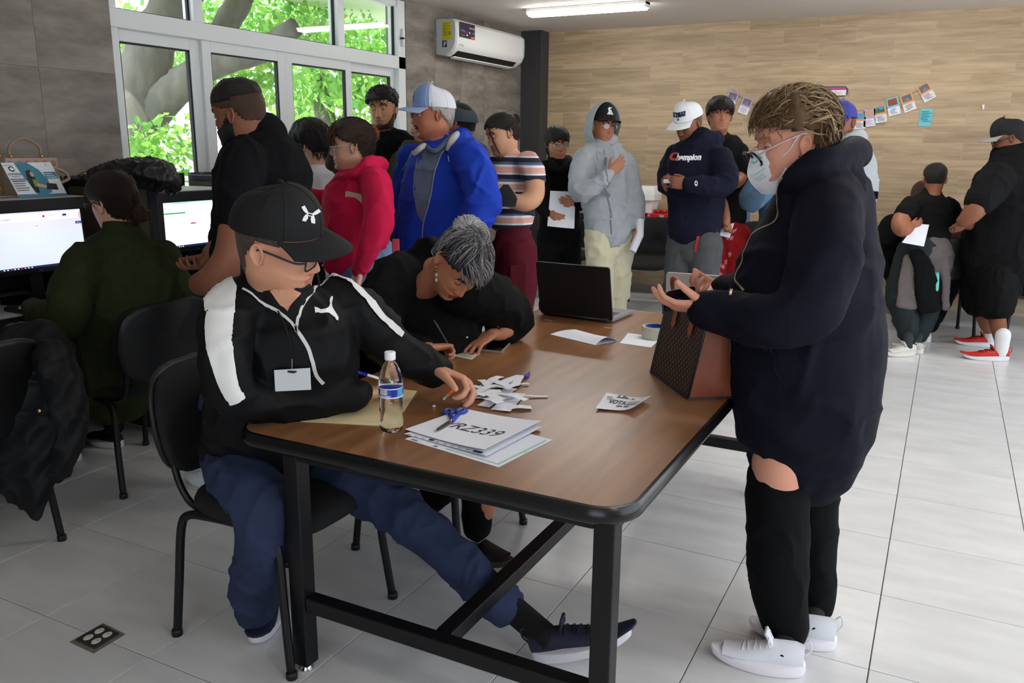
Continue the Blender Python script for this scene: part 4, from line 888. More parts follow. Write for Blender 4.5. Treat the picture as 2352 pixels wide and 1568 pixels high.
def remesh(mb, voxel, smooth=6, fac=.5):
    me = mb.mesh('t', [M('tmp', (128, 128, 128))]); o = bpy.data.objects.new('t', me); COL.objects.link(o)
    md = o.modifiers.new('r', 'REMESH'); md.mode = 'VOXEL'; md.voxel_size = voxel; md.adaptivity = 0
    if smooth: sm = o.modifiers.new('s', 'SMOOTH'); sm.factor = fac; sm.iterations = smooth
    dg = bpy.context.evaluated_depsgraph_get(); r = bpy.data.meshes.new_from_object(o.evaluated_get(dg)); bpy.data.objects.remove(o); bpy.data.meshes.remove(me)
    r.materials.clear(); r.polygons.foreach_set('use_smooth', [True]*len(r.polygons)); return r
def co(me): a = np.empty(len(me.vertices)*3); me.vertices.foreach_get('co', a); return a.reshape(-1, 3)
def nrm(me): a = np.empty(len(me.vertices)*3); me.vertex_normals.foreach_get('vector', a); return a.reshape(-1, 3)
def wrinkle(me, amp, scale=(9, 9, 5), seed=0, fine=.35):
    if amp <= 0: return
    P, Nn = co(me), nrm(me); S = np.array(scale)
    w = P+.05*np.stack([vnoise(P*6, seed+k) for k in (1, 2, 3)], 1)
    a = np.clip(1-np.abs(vnoise(w*S, seed+4))*2.4, 0, 1)**1.6; b = np.clip(1-np.abs(vnoise(w*S[[2, 0, 1]]*1.5+3, seed+5))*2.4, 0, 1)**1.6
    d = amp*(1.5*a+1.0*b-.5)+amp*.6*vnoise(P*3.1, seed+6)
    P = P+Nn*d[:, None]; me.vertices.foreach_set('co', P.ravel()); me.update()
def bvh(o):
    me = o.data if hasattr(o, 'data') else o
    return BVHTree.FromPolygons([v.co[:] for v in me.vertices], [p.vertices[:] for p in me.polygons])
def px_tube(st, n=22, lat=None, rnd=True):
    """st: (px, py, depth, half width in pixels, depth half-extent as share of the width)"""
    P = [at(s[0], s[1], s[2]) for s in st]; R = [(s[3]*s[2]/F, s[3]*s[2]/F*(s[4] if len(s) > 4 else 1)) for s in st]
    return tube_rings(P, R, n, lat if lat is not None else CR, rnd)
def limb_tube(st, n=16, k=4):
    """smooth round limb: (px, py, depth, radius px)"""
    S = smooth_path([(*at(s[0], s[1], s[2]), s[3]*s[2]/F) for s in st], k)
    return tube_rings([Vector(s[:3]) for s in S], [float(s[3]) for s in S], n, None, True)
def w_tube(pts, rad, n=16, k=4, rnd=True):
    S = smooth_path([(*p, r) for p, r in zip(pts, rad)], k); return tube_rings([Vector(s[:3]) for s in S], [float(s[3]) for s in S], n, None, rnd)
def garment(name, tubes, mat, parent, voxel=.01, smooth=6, amp=.006, scale=(9, 9, 5), seed=0, extra=None):
    mb = MB()
    for t in tubes: mb.ring_loft(t)
    if extra: extra(mb)
    me = remesh(mb, voxel, smooth); wrinkle(me, amp, scale, seed)
    for m_ in (mat if isinstance(mat, (list, tuple)) else [mat]): me.materials.append(m_)
    return link(name, me, parent)
def ribbon(target, pts, width, side, name, mat, parent, off=.0015, k=5, m=3, tree=None):
    k *= 2; m = m*2 if m > 2 else m
    tree = tree or bvh(target); P = [Vector(p) for p in smooth_path(pts, k)]; rows = []
    W_ = width if isinstance(width, (list, tuple)) else [width]*len(pts); Ws = [float(w[0]) for w in smooth_path([(w,) for w in W_], k)]
    for i, p in enumerate(P):
        t = (P[min(i+1, len(P)-1)]-P[max(i-1, 0)]).normalized(); h = tree.find_nearest(p); nn = h[1] if h[0] else UP
        s = Vector(side) if side is not None else t.cross(nn); s = (s-nn*s.dot(nn)).normalized(); row = []
        for j in range(m+1):
            q = p+s*Ws[i]*(j/m-.5); h = tree.find_nearest(q); row.append((h[0]+h[1]*(off+.0015)) if h[0] else q)
        rows.append(row)
    mb = MB().grid(rows); return mb.build(name, mat, parent, True)
def decal(target, items, mats, origin, ex, ey, name, parent, off=.0015, tree=None, dirv=None):
    tree = tree or bvh(target); o, ex, ey = Vector(origin), Vector(ex), Vector(ey); dv = Vector(dirv).normalized() if dirv is not None else None; mb = MB()
    for k, ((v, f), mi) in enumerate(items):
        pts = []
        for a, b in v:
            p = o+ex*a+ey*b; h = tree.ray_cast(p, dv) if dv is not None else (None,)
            if h[0] is None: h = tree.find_nearest(p)
            pts.append(h[0]+(h[1] if dv is None or h[1].dot(dv) < 0 else -h[1])*(off+.0003*k))
        mb.mat = mi; mb.add(pts, f)
    return mb.build(name, mats, parent)
def subdiv(shape_, n=2):
    """split polygons so that a print follows a curved surface"""
    v, f = shape_; bm = bmesh.new(); vv = [bm.verts.new((a, b, 0)) for a, b in v]
    for q in f: bm.faces.new([vv[i] for i in q])
    bmesh.ops.triangulate(bm, faces=bm.faces[:]); bmesh.ops.subdivide_edges(bm, edges=bm.edges[:], cuts=n, use_grid_fill=True); bm.verts.index_update()
    r = ([(w.co.x, w.co.y) for w in bm.verts], [tuple(w.index for w in q.verts) for q in bm.faces]); bm.free(); return r
def pxdecal(target, items, mats, name, parent, off=.0015, d=None):
    """print laid on a surface along the line of sight it is measured on: shapes in picture units"""
    tree = bvh(target); mb = MB()
    for k, ((v, f), mi) in enumerate(items):
        pts = []; ok = []
        for a, b in v:
            r = ray(a, b).normalized(); h = tree.ray_cast(CAM, r); pts.append((h[0]+(h[1] if h[1].dot(r) < 0 else -h[1])*(off+.0003*k)) if h[0] else None)
        last = next((p for p in pts if p is not None), None)
        if last is None: continue
        for i, p in enumerate(pts):
            if p is None:
                r = ray(*v[i]).normalized(); q = CAM+r*(last-CAM).length; h = tree.find_nearest(q); pts[i] = h[0]+h[1]*off
        mb.mat = mi; mb.add(pts, f)
    return mb.build(name, mats, parent)
# ------------------------------------------------------------------ head
_front = np.array([(.036,-.25),(.04,-.20),(.044,-.165),(.052,-.142),(.072,-.126),(.088,-.119),(.0955,-.108),(.0925,-.094),(.0945,-.084),(.0955,-.0745),(.0975,-.066),(.0945,-.055),(.0945,-.042),(.095,-.024),(.0935,-.004),(.0975,.018),(.0985,.042),(.090,.073),(.067,.099),(.03,.1155),(.002,.118)])
_side = np.array([(.058,-.25),(.056,-.20),(.055,-.165),(.055,-.135),(.0555,-.112),(.058,-.095),(.061,-.082),(.0635,-.070),(.0655,-.060),(.067,-.052),(.068,-.045),(.069,-.036),(.0702,-.026),(.0715,-.014),(.073,.0),(.0755,.020),(.0765,.043),(.071,.074),(.054,.100),(.025,.1155),(.002,.118)])
_back = np.array([(.064,-.25),(.060,-.20),(.062,-.165),(.066,-.135),(.0695,-.112),(.073,-.095),(.077,-.082),(.081,-.070),(.0845,-.060),(.087,-.052),(.090,-.045),(.0935,-.036),(.097,-.026),(.100,-.014),(.103,.0),(.1055,.020),(.103,.045),(.093,.075),(.069,.100),(.031,.1155),(.002,.118)])
def G(x, c, w): return np.exp(-((x-c)/w)**2)
def head_grid(rows=64, cols=72, jaw=1., wide=1., cheek=0., nose=1., chin=0., brow=1., child=0., lipsz=1., neck=1., fat=0., nosew=1.):
    t = np.linspace(0, 1, rows); tk = np.linspace(0, 1, len(_front))
    tt = np.interp(t, [0, .12, .30, .78, 1], [0, .13, .26, .76, 1])
    def ip(A):
        S = smooth_path([tuple(a) for a in A], 8); S = np.array(S); ts = np.linspace(0, 1, len(S))
        return np.stack([np.interp(tt, ts, S[:, 0]), np.interp(tt, ts, S[:, 1])], 1)
    Fp, Sp, Bp = ip(_front), ip(_side), ip(_back)
    th = np.linspace(0, 2*pi, cols, endpoint=False)
    th = th-.35*np.sin(th)                       # denser in front
    c, s = np.cos(th)[None], np.sin(th)[None]
    face = np.clip(np.interp(Fp[:, 1], [-.13, -.09, .04, .09], [0, 1, 1, 0]), 0, 1)[:, None]
    e = 1-.22*face*(c > 0)
    sx = np.sign(s)*np.abs(s)**e; cx = np.sign(c)*np.abs(c)**e
    neckm = np.clip((-.13-Fp[:, 1])/.03, 0, 1)[:, None]
    X = Sp[:, 0:1]*sx; Y = np.where(c >= 0, Fp[:, 0:1]*cx, Bp[:, 0:1]*c)
    w2 = c**2; zf, zs, zb = Fp[:, 1:2], Sp[:, 1:2], Bp[:, 1:2]
    Z = np.where(c >= 0, zf*w2+zs*(1-w2), zb*w2+zs*(1-w2))
    X = X*(1+(neck-1)*neckm); Y = Y*(1+(neck-1)*neckm)
    fr = np.clip(c, 0, 1)*np.clip((Z+.135)/.02, 0, 1)
    ax = np.abs(X)
    # features
    nz = np.interp(Z, [-.06, -.054, -.046, -.038, -.02, 0, .012], [0, .010, .022, .0235, .0155, .006, .0])*nose
    nw = np.interp(Z, [-.058, -.045, -.03, 0], [.0125, .0135, .0095, .0085])*nosew
    Y = Y+nz*np.exp(-(ax/nw)**2.2)*fr
    Y = Y+.006*nose*G(ax, .0125*nosew, .006)*G(Z, -.047, .007)*fr                     # wings
    Y = Y-.0135*G(ax, .032, .0165)*G(Z, .0, .0125)*fr                                   # sockets
    Y = Y+.0045*brow*G(ax, .028, .022)*G(Z, .020, .008)*fr
    Y = Y+.006*G(ax, .045, .018)*G(Z, -.028, .020)*fr                                  # cheekbones
    Y = Y-.003*G(ax, .050, .012)*G(Z, -.068, .018)*fr*(1-cheek)
    Y = Y+.0045*lipsz*(G(Z, -.0665, .0045)*np.exp(-(ax/.019)**2)+1.1*G(Z, -.0815, .0055)*np.exp(-(ax/.017)**2))*fr
    Y = Y-.0035*G(Z, -.0738, .0025)*np.exp(-(ax/.024)**4)*fr
    Y = Y-.003*G(Z, -.058, .005)*np.exp(-(ax/.004)**2)*fr
    low = np.clip((-.03-Z)/.06, 0, 1)*np.clip((Z+.15)/.03, 0, 1)
    X = X*(1+(jaw-1)*low+cheek*.10*G(Z, -.06, .03)+fat*.13*G(Z, -.085, .04))*wide
    Y = Y+(chin*.008*G(Z, -.108, .012)+fat*.010*G(Z, -.135, .025))*np.clip(c, 0, 1)
    if child:
        Z = np.where(Z < 0, Z*(1-.14*child), Z); X = X*(1+.02*child)
    return np.stack([X, Y, Z], -1)
class Head:
    def __init__(s, pos, phi, pitch=0., roll=0., scale=1., rows=56, cols=64, **kw):
        s.c = Vector(pos); s.R = frame(phi, pitch, roll); s.s = scale; s.G = head_grid(rows, cols, **kw); s.kw = kw
        n = s.G; du = np.roll(n, -1, 1)-np.roll(n, 1, 1); dv = np.gradient(n, axis=0); N = np.cross(du, dv); N /= np.linalg.norm(N, axis=2)[..., None]+1e-12
        s.N = -N if (N[rows//2, 0, 1] < 0) else N
    def w(s, p): return s.c+s.R@(Vector(p)*s.s)
    def d(s, v): return s.R@Vector(v)
    def wa(s, A): A = np.asarray(A).reshape(-1, 3)*s.s; return [tuple(x) for x in A@np.array(s.R).T+np.array(s.c)]
    def mesh(s, mb):
        r, c, _ = s.G.shape; V = s.wa(s.G); fs = [(i*c+j, i*c+(j+1) % c, (i+1)*c+(j+1) % c, (i+1)*c+j) for i in range(r-1) for j in range(c)]
        fs += [tuple(range(c-1, -1, -1)), tuple((r-1)*c+j for j in range(c))]; mb.add(V, fs)
        for sgn in (-1, 1): s.ear(mb, sgn)
    def ear(s, mb, sg):
        rings = []; n = 16
        wx = .0705*s.kw.get('wide', 1.)
        for q, o in ((.6, -.006), (.95, .002), (1.02, .008), (1., .013), (.88, .0155), (.74, .0125), (.55, .007), (.2, .006)):
            ring = []
            for k in range(n):
                a = 2*pi*k/n; z = .031*math.sin(a)*q*(1.0 if math.sin(a) > 0 else .95); y = -.006-.017*math.cos(a)*q*(1 if math.sin(a) > -.3 else .75)-.004*math.sin(a)
                ring.append(s.w((sg*(wx+o*.9+.006*(math.cos(a) > 0)*math.cos(a)), y-.004, z-.008)))
            rings.append(ring if sg > 0 else ring[::-1])
        mb.ring_loft(rings)
    def patch(s, mask, off, name, mat, parent, skirt=True, amp=0., seed=0):
        """a shell over the part of the head where mask(x, y, z) holds, off(x, y, z) thick"""
        r, c, _ = s.G.shape; C4 = (s.G[:-1]+s.G[1:]+np.roll(s.G, -1, 1)[:-1]+np.roll(s.G, -1, 1)[1:])/4
        x, y, z = C4[..., 0], C4[..., 1], C4[..., 2]; ok = mask(x, y, z)
        O = off(s.G[..., 0], s.G[..., 1], s.G[..., 2]) if callable(off) else np.full(s.G.shape[:2], off)
        if amp: O = O*(1+amp*vnoise(s.G.reshape(-1, 3)*45, seed).reshape(r, c))
        outer = s.G+s.N*O[..., None]; idx = {}; V = []; fs = []
        def vid(i, j, k):
            if (i, j, k) not in idx: idx[(i, j, k)] = len(V); V.append((outer if k else s.G-s.N*.002)[i, j])
            return idx[(i, j, k)]
        for i in range(r-1):
            for j in range(c):
                if not ok[i, j]: continue
                q = [(i, j), (i, (j+1) % c), (i+1, (j+1) % c), (i+1, j)]; fs.append(tuple(vid(a, b, 1) for a, b in q))
                if skirt:
                    for (di, dj, a, b) in ((-1, 0, 0, 1), (0, 1, 1, 2), (1, 0, 2, 3), (0, -1, 3, 0)):
                        ii, jj = i+di, (j+dj) % c
                        if ii < 0 or ii >= r-1 or not ok[ii, jj]:
                            p, q_ = q[a], q[b]; fs.append((vid(*q_, 1), vid(*p, 1), vid(*p, 0), vid(*q_, 0)))
        if not V: return None
        mb = MB().add(s.wa(np.array(V)), fs); return mb.build(name, mat, parent, True)
    def surf(s, v):
        """point of the skin in direction v (local)"""
        n = Vector(v).normalized(); A = s.G.reshape(-1, 3); u = A/np.linalg.norm(A, axis=1)[:, None]; k = int(np.argmax(u@np.array(n))); return Vector(A[k])
def skin_mat(name, c, rough=.5): return M('skin_'+name, c, rough, var=.05, vscale=14, bump=.06, bscale=300, sss=.06, spec=.35)
def face_parts(hd, body, skin, hairc, lipc, eyes=.4, iris=(50, 32, 22), brow_h=.0026, browk=1., lash=True, lips=True):
    """eyes = how far open (0 closed .. 1)"""
    wh = M('eye_white', (222, 216, 210), .25); irm = M('iris_%d' % iris[0], iris, .2); pupil = M('pupil', (8, 8, 8), .15)
    dark = M('lash_dark', (24, 18, 16), .7)
    for sg in (-1, 1):
        c = Vector((sg*.0325, .0775, .0)); wx = hd.kw.get('wide', 1.); c.x *= wx; r = .0128
        if eyes > .05:
            e = MB().ell(hd.w(c), (r*hd.s,)*3, 14, 10).build('eye', wh, body, True)
            f = hd.d((0, 1, 0)); gz = hd.d((0, .98, -.12)).normalized()
            for rr, mt, o, nm in ((.0058, irm, .9, 'iris'), (.0026, pupil, .985, 'pupil')):
                MB().lathe([(rr, 0), (rr*.98, .0004), (.0003, .001)], 12, hd.w(c)+gz*(r*hd.s*(o+.02)), gz).build(nm, mt, e, True)
        # lids: shells of a slightly larger ball
        def lid(z0, z1, name):
            R2 = r*1.12; rows = []
            for i in range(5):
                el = math.radians(z0+(z1-z0)*i/4); rows.append([hd.w(c+Vector((R2*math.cos(el)*math.sin(a), R2*math.cos(el)*math.cos(a), R2*math.sin(el)))) for a in [math.radians(-75+150*j/8) for j in range(9)]])
            MB().grid(rows).build(name, skin, body, True); return rows
        up_ = lid(85, -38+78*eyes, 'eyelid'); lo = lid(-85, -38-10*eyes, 'eyelid')
        if lash: MB().tube([p+hd.d((0, .0008, 0)) for p in up_[-1]], .0011*hd.s, 5).build('lashes', dark, body, True)
    hm = hairc
    def bm_(x, y, z):
        a = np.abs(x)/hd.kw.get('wide', 1.); zc = .0215+.006*np.clip((a-.014)/.022, 0, 1)-.009*np.clip((a-.036)/.02, 0, 1); return (a > .012) & (a < .053) & (np.abs(z-zc) < .0042*browk) & (y > .03)
    hd.patch(bm_, brow_h, 'eyebrows', hm, body)
    if lips:
        lw = .0245
        def lm(x, y, z):
            a = np.abs(x); k = np.clip(1-(a/lw)**2, 0, 1); return (y > .05) & (a < lw) & (z < -.0735+.0105*k**.8) & (z > -.0738-.0115*k**.8)
        hd.patch(lm, .0012, 'lips', M('lips_%d_%d_%d' % lipc, lipc, .4, spec=.4), body, True)
def glasses(hd, body, col, shape_='rect', lens=True, r=.0016, w=.027, h=.019, drop=0., metal=0., tcol=None):
    g = M('frame_%d_%d_%d' % col, col, .3, metal=metal, spec=.6); tm = M('frame_%d_%d_%d' % tcol, tcol, .3, spec=.6) if tcol else g
    go = empty('glasses', hd.w((0, .1, 0))); go.parent = body; go.matrix_parent_inverse = wmat(body).inverted()
    gl = bpy.data.materials.get('spectacle_lens') or None
    if gl is None:
        gl = bpy.data.materials.new('spectacle_lens'); gl.use_nodes = True; N, L, b = nodes(gl)
        for n in list(N):
            if n.type != 'OUTPUT_MATERIAL': N.remove(n)
        t = N.new('ShaderNodeBsdfTransparent'); t.inputs[0].default_value = (.9, .92, .92, 1); q = N.new('ShaderNodeBsdfGlossy'); q.inputs['Roughness'].default_value = .05; ms = N.new('ShaderNodeMixShader'); ms.inputs[0].default_value = .09
        L.new(t.outputs[0], ms.inputs[1]); L.new(q.outputs[0], ms.inputs[2]); L.new(ms.outputs[0], N['Material Output'].inputs[0])
    yz = .112; e = .45 if shape_ == 'rect' else 1.
    for sg in (-1, 1):
        pts = []
        for k in range(25):
            a = 2*pi*k/24; ca, sa = math.cos(a), math.sin(a)
            x = sg*.034+w*math.copysign(abs(ca)**e, ca); z = -.004+drop+h*math.copysign(abs(sa)**e, sa); pts.append((x, yz-.35*abs(x)**1.5, z))
        MB().tube([hd.w(p) for p in pts], r*hd.s, 6).build('rim', g, go, True)
        if lens: MB().add([hd.w(p) for p in pts[:-1]], [tuple(range(24))]).build('lens', gl, go)
        xo = sg*(.034+w); hx = sg*.0775*hd.kw.get('wide', 1.)
        MB().tube([hd.w(p) for p in smooth_path([(xo, yz-.35*abs(xo)**1.5, .004+drop), (hx, .085, .006+drop), (hx, .02, .008+drop*.5), (hx-sg*.002, -.012, .004), (hx-sg*.003, -.03, -.018)], 4)], r*1.15*hd.s, 6).build('temple', tm, go, True)
    MB().tube([hd.w(p) for p in smooth_path([(-.034+w, yz-.004, .002+drop), (0, yz+.002, .005+drop), (.034-w, yz-.004, .002+drop)], 4)], r*hd.s, 6).build('bridge', g, go, True)
    return go
def cap(hd, body, col, brimcol=None, flat_brim=False, frontcol=None, tall=.0, name='cap', yaw=0., rim=.034, length=.075, undercol=None, tiltb=0., scale=1.):
    """baseball cap; crown panels, brim, button"""
    cm = M('cap_%d_%d_%d' % col, col, .8, bump=.25, bscale=300); bm_ = M('cap_%d_%d_%d' % brimcol, brimcol, .8, bump=.25, bscale=300) if brimcol else cm
    fm_ = M('cap_%d_%d_%d' % frontcol, frontcol, .8, bump=.2, bscale=300) if frontcol else cm
    um = M('capu_%d_%d_%d' % undercol, undercol, .8) if undercol else bm_
    co_ = empty(name, hd.w((0, 0, .06))); co_.parent = body; co_.matrix_parent_inverse = wmat(body).inverted()
    cy = math.cos(yaw); sy = math.sin(yaw)
    def loc(x, y, z): x, y, z = x*scale, y*scale, z; return hd.w((x*cy-y*sy, x*sy+y*cy, z))
    wd_ = .0865*hd.kw.get('wide', 1.)
    def crown(phi_, th_):
        a = th_; f = 1 if math.cos(a) > 0 else 0
        rx, ry = wd_, (.110 if math.cos(a) > 0 else .115); hz = .088+tall+(.006 if f else 0)
        cs = math.cos(phi_)**.72; sn = math.sin(phi_)**.9
        zr = rim+(.006*math.cos(a))-.014*(1-f)*abs(math.cos(a))
        return (rx*math.sin(a)*cs, ry*math.cos(a)*cs-.004, zr+hz*sn)
    m_, n_ = 10, 36
    mb = MB(); rings = [[Vector(loc(*crown(pi/2*i/m_*.985, 2*pi*j/n_))) for j in range(n_)] for i in range(m_+1)]
    inner = [Vector(loc(crown(0, 2*pi*j/n_)[0]*.95, crown(0, 2*pi*j/n_)[1]*.95, crown(0, 2*pi*j/n_)[2])) for j in range(n_)]
    allr = [inner]+rings
    for i in range(len(allr)-1):
        for j in range(n_):
            a = 2*pi*(j+.5)/n_; k = (j+1) % n_; mb.mat = 1 if (frontcol and math.cos(a) > .35) else 0
            mb.add([allr[i][j], allr[i][k], allr[i+1][k], allr[i+1][j]], [(0, 1, 2, 3)])
    mb.mat = 0; mb.add(rings[-1], [tuple(range(n_))])
    cr_ = mb.build('crown', [cm, fm_], co_, True)
    for a in (0, pi/3, -pi/3, 2*pi/3, -2*pi/3, pi):
        MB().tube([Vector(loc(*[q*(1.004) for q in crown(pi/2*i/10*.97, a)])) for i in range(11)], .0009*hd.s, 4).build('seam', cm, cr_, True)
    MB().lathe([(.007, -.002), (.006, .003), (.001, .005)], 12, Vector(loc(0, -.004, crown(pi/2*.985, 0)[2])), hd.d((0, 0, 1))).build('button', cm, co_, True)
    rows = []; na = 17; drop = .004 if flat_brim else .020
    def bp(u, v, dz=0):
        a = math.radians(-68+136*u); x, y, z = crown(0, a); s_ = math.sin(a); l = length*(math.cos(a*.92)**.55)
        return (x*(1+.10*v)+0, y+l*v, z-.002+dz-drop*(s_*s_)*v**.7-(.012+tiltb)*v*v+(0 if flat_brim else .006*v))
    top_ = [[Vector(loc(*bp(i/(na-1), j/5))) for j in range(6)] for i in range(na)]; bot = [[Vector(loc(*bp(i/(na-1), j/5, -.0035))) for j in range(6)] for i in range(na)]
    mb = MB(); mb.grid(top_); mb.mat = 1; mb.grid([r_[::-1] for r_ in bot]); mb.mat = 0
    for i in range(na-1): mb.add([top_[i][5], bot[i][5], bot[i+1][5], top_[i+1][5]], [(0, 1, 2, 3)])
    mb.build('brim', [bm_, um], co_, True, .8)
    return co_, cr_
def strands(hd, body, mat, seeds, path, n=8, r=.0016, name='hair_strands', wave=.0, rng_=None, taper=.3, sides=4):
    """seeds -> local root params; path(seed, t) -> local point"""
    mb = MB()
    for sd_ in seeds:
        pts = [hd.w(path(sd_, i/(n-1))) for i in range(n)]; rr = [r*hd.s*(1-(1-taper)*(i/(n-1))**2) for i in range(n)]
        mb.ring_loft(tube_rings(pts, rr, sides), cap=False)
    return mb.build(name, mat, body, True)
def hair_mat(name, c, c2=None, rough=.42, streak=(60, 60, 8)):
    return M('hair_'+name, c, rough, bump=.6, bscale=120, col2=c2 or tuple(min(255, int(k*1.7)+8) for k in c), vscale=6, vstretch=streak, spec=.35)
# ------------------------------------------------------------------ hands
def hand_tubes(wrist, dirv, palm, side, curl=(.3, .3, .35, .4), spread=.12, thumb=(.6, .3), s=1., fore=.05):
    """side +1 right, -1 left; palm = direction the palm faces; curl 0 straight .. 1 fist; thumb = (out angle, curl)"""
    y = Vector(dirv).normalized(); z = -Vector(palm); z = (z-y*z.dot(y)).normalized(); x = y.cross(z)*(-1 if side > 0 else 1)   # towards the thumb
    o = Vector(wrist); L = lambda a, b, c: o+(x*a+y*b+z*c)*s
    T = [tube_rings([L(0, q, 0) for q in (-fore, -.01, .02, .055, .085, .1)], [(.0255*s, .0195*s), (.027*s, .0185*s), (.034*s, .0165*s), (.040*s, .0145*s), (.041*s, .012*s), (.033*s, .008*s)], 14, x, True)]
    F_ = [(.029, .092, .074, .0088), (.0095, .097, .082, .009), (-.0105, .094, .076, .0086), (-.029, .086, .06, .0078)]
    for k, (bx, by, ln, r_) in enumerate(F_):
        c = curl[k]; sp = spread*(1.5-k)*.55
        a0 = c*1.35; a1 = c*1.75; a2 = c*1.1; d0 = Vector((math.sin(sp), math.cos(sp), 0)); p = Vector((bx, by-.02, 0)); P = [p, p+d0*.02]; ang = 0; rad = [r_*1.05, r_*1.05]
        for seg, da in ((.46, a0), (.29, a1), (.25, a2)):
            ang += da; dd = Vector((d0.x*math.cos(ang), d0.y*math.cos(ang), -math.sin(ang))); n_ = P[-1]+dd*ln*seg; P += [P[-1]*.5+n_*.5, n_]; rad += [r_*.96, r_*(.98 if seg != .25 else .8)]
        T.append(tube_rings([L(*q) for q in P], [q*s for q in rad], 10, None, True))
    to, tc = thumb; p0 = Vector((.018, .012, -.004)); d = Vector((math.sin(to), math.cos(to)*.9, -.25)).normalized(); P = [p0, p0+d*.042]; rad = [.0145, .0125]
    for seg, da in ((.036, tc*.8), (.03, tc*1.0)):
        d = (d*math.cos(da)+Vector((-math.cos(to)*.6, math.sin(to)*.5, -.62)).normalized()*math.sin(da)).normalized(); P.append(P[-1]+d*seg); rad.append(.0105 if seg > .033 else .0085)
    T.append(tube_rings([L(*q) for q in P], [q*s for q in rad], 10, None, True)); return T
def body_mesh(name, label, tubes, hd, hands, skin, group=None, voxel=.013, hvox=.0034, cat='person', headmesh=True):
    """one continuous skin: trunk and limbs grown together, head and hands welded on"""
    mb = MB()
    for t in tubes: mb.ring_loft(t)
    me = remesh(mb, voxel, 4); o = bpy.data.objects.new(name, me); COL.objects.link(o); parts = []
    if hd is not None:
        h = MB(); r, c, _ = hd.G.shape; V = hd.wa(hd.G); fs = [(i*c+j, i*c+(j+1) % c, (i+1)*c+(j+1) % c, (i+1)*c+j) for i in range(r-1) for j in range(c)]
        fs += [tuple(range(c-1, -1, -1)), tuple((r-1)*c+j for j in range(c))]; h.add(V, fs); parts.append(h.mesh('h', skin, True))
        for sg in (-1, 1): e = MB(); hd.ear(e, sg); parts.append(e.mesh('e', skin, True))
    for T in hands:
        h = MB()
        for t in T: h.ring_loft(t)
        parts.append(remesh(h, hvox, 3))
    tmp = []
    for pm_ in parts:
        bm = bmesh.new(); bm.from_mesh(pm_); bmesh.ops.remove_doubles(bm, verts=bm.verts, dist=1e-6); bmesh.ops.recalc_face_normals(bm, faces=bm.faces); bm.to_mesh(pm_); bm.free()
        q = bpy.data.objects.new('q', pm_); COL.objects.link(q); tmp.append(q)
        md = o.modifiers.new('b', 'BOOLEAN'); md.operation = 'UNION'; md.object = q; md.solver = 'MANIFOLD'
    dg = bpy.context.evaluated_depsgraph_get(); r = bpy.data.meshes.new_from_object(o.evaluated_get(dg))
    exp = len(me.vertices)*.5+sum(len(p.vertices) for p in parts)*.5
    if len(r.vertices) < exp:
        print('boolean fallback', name, label, len(r.vertices), exp)
        bm = bmesh.new(); bm.from_mesh(me)
        for p in parts: bm.from_mesh(p)
        r = bpy.data.meshes.new(name); bm.to_mesh(r); bm.free()
    for q in tmp: bpy.data.objects.remove(q)
    o.modifiers.clear(); o.data = r; r.materials.clear(); r.materials.append(skin); r.polygons.foreach_set('use_smooth', [True]*len(r.polygons)); r.polygons.foreach_set('material_index', [0]*len(r.polygons))
    r.name = name; return tag(o, label, cat, group)
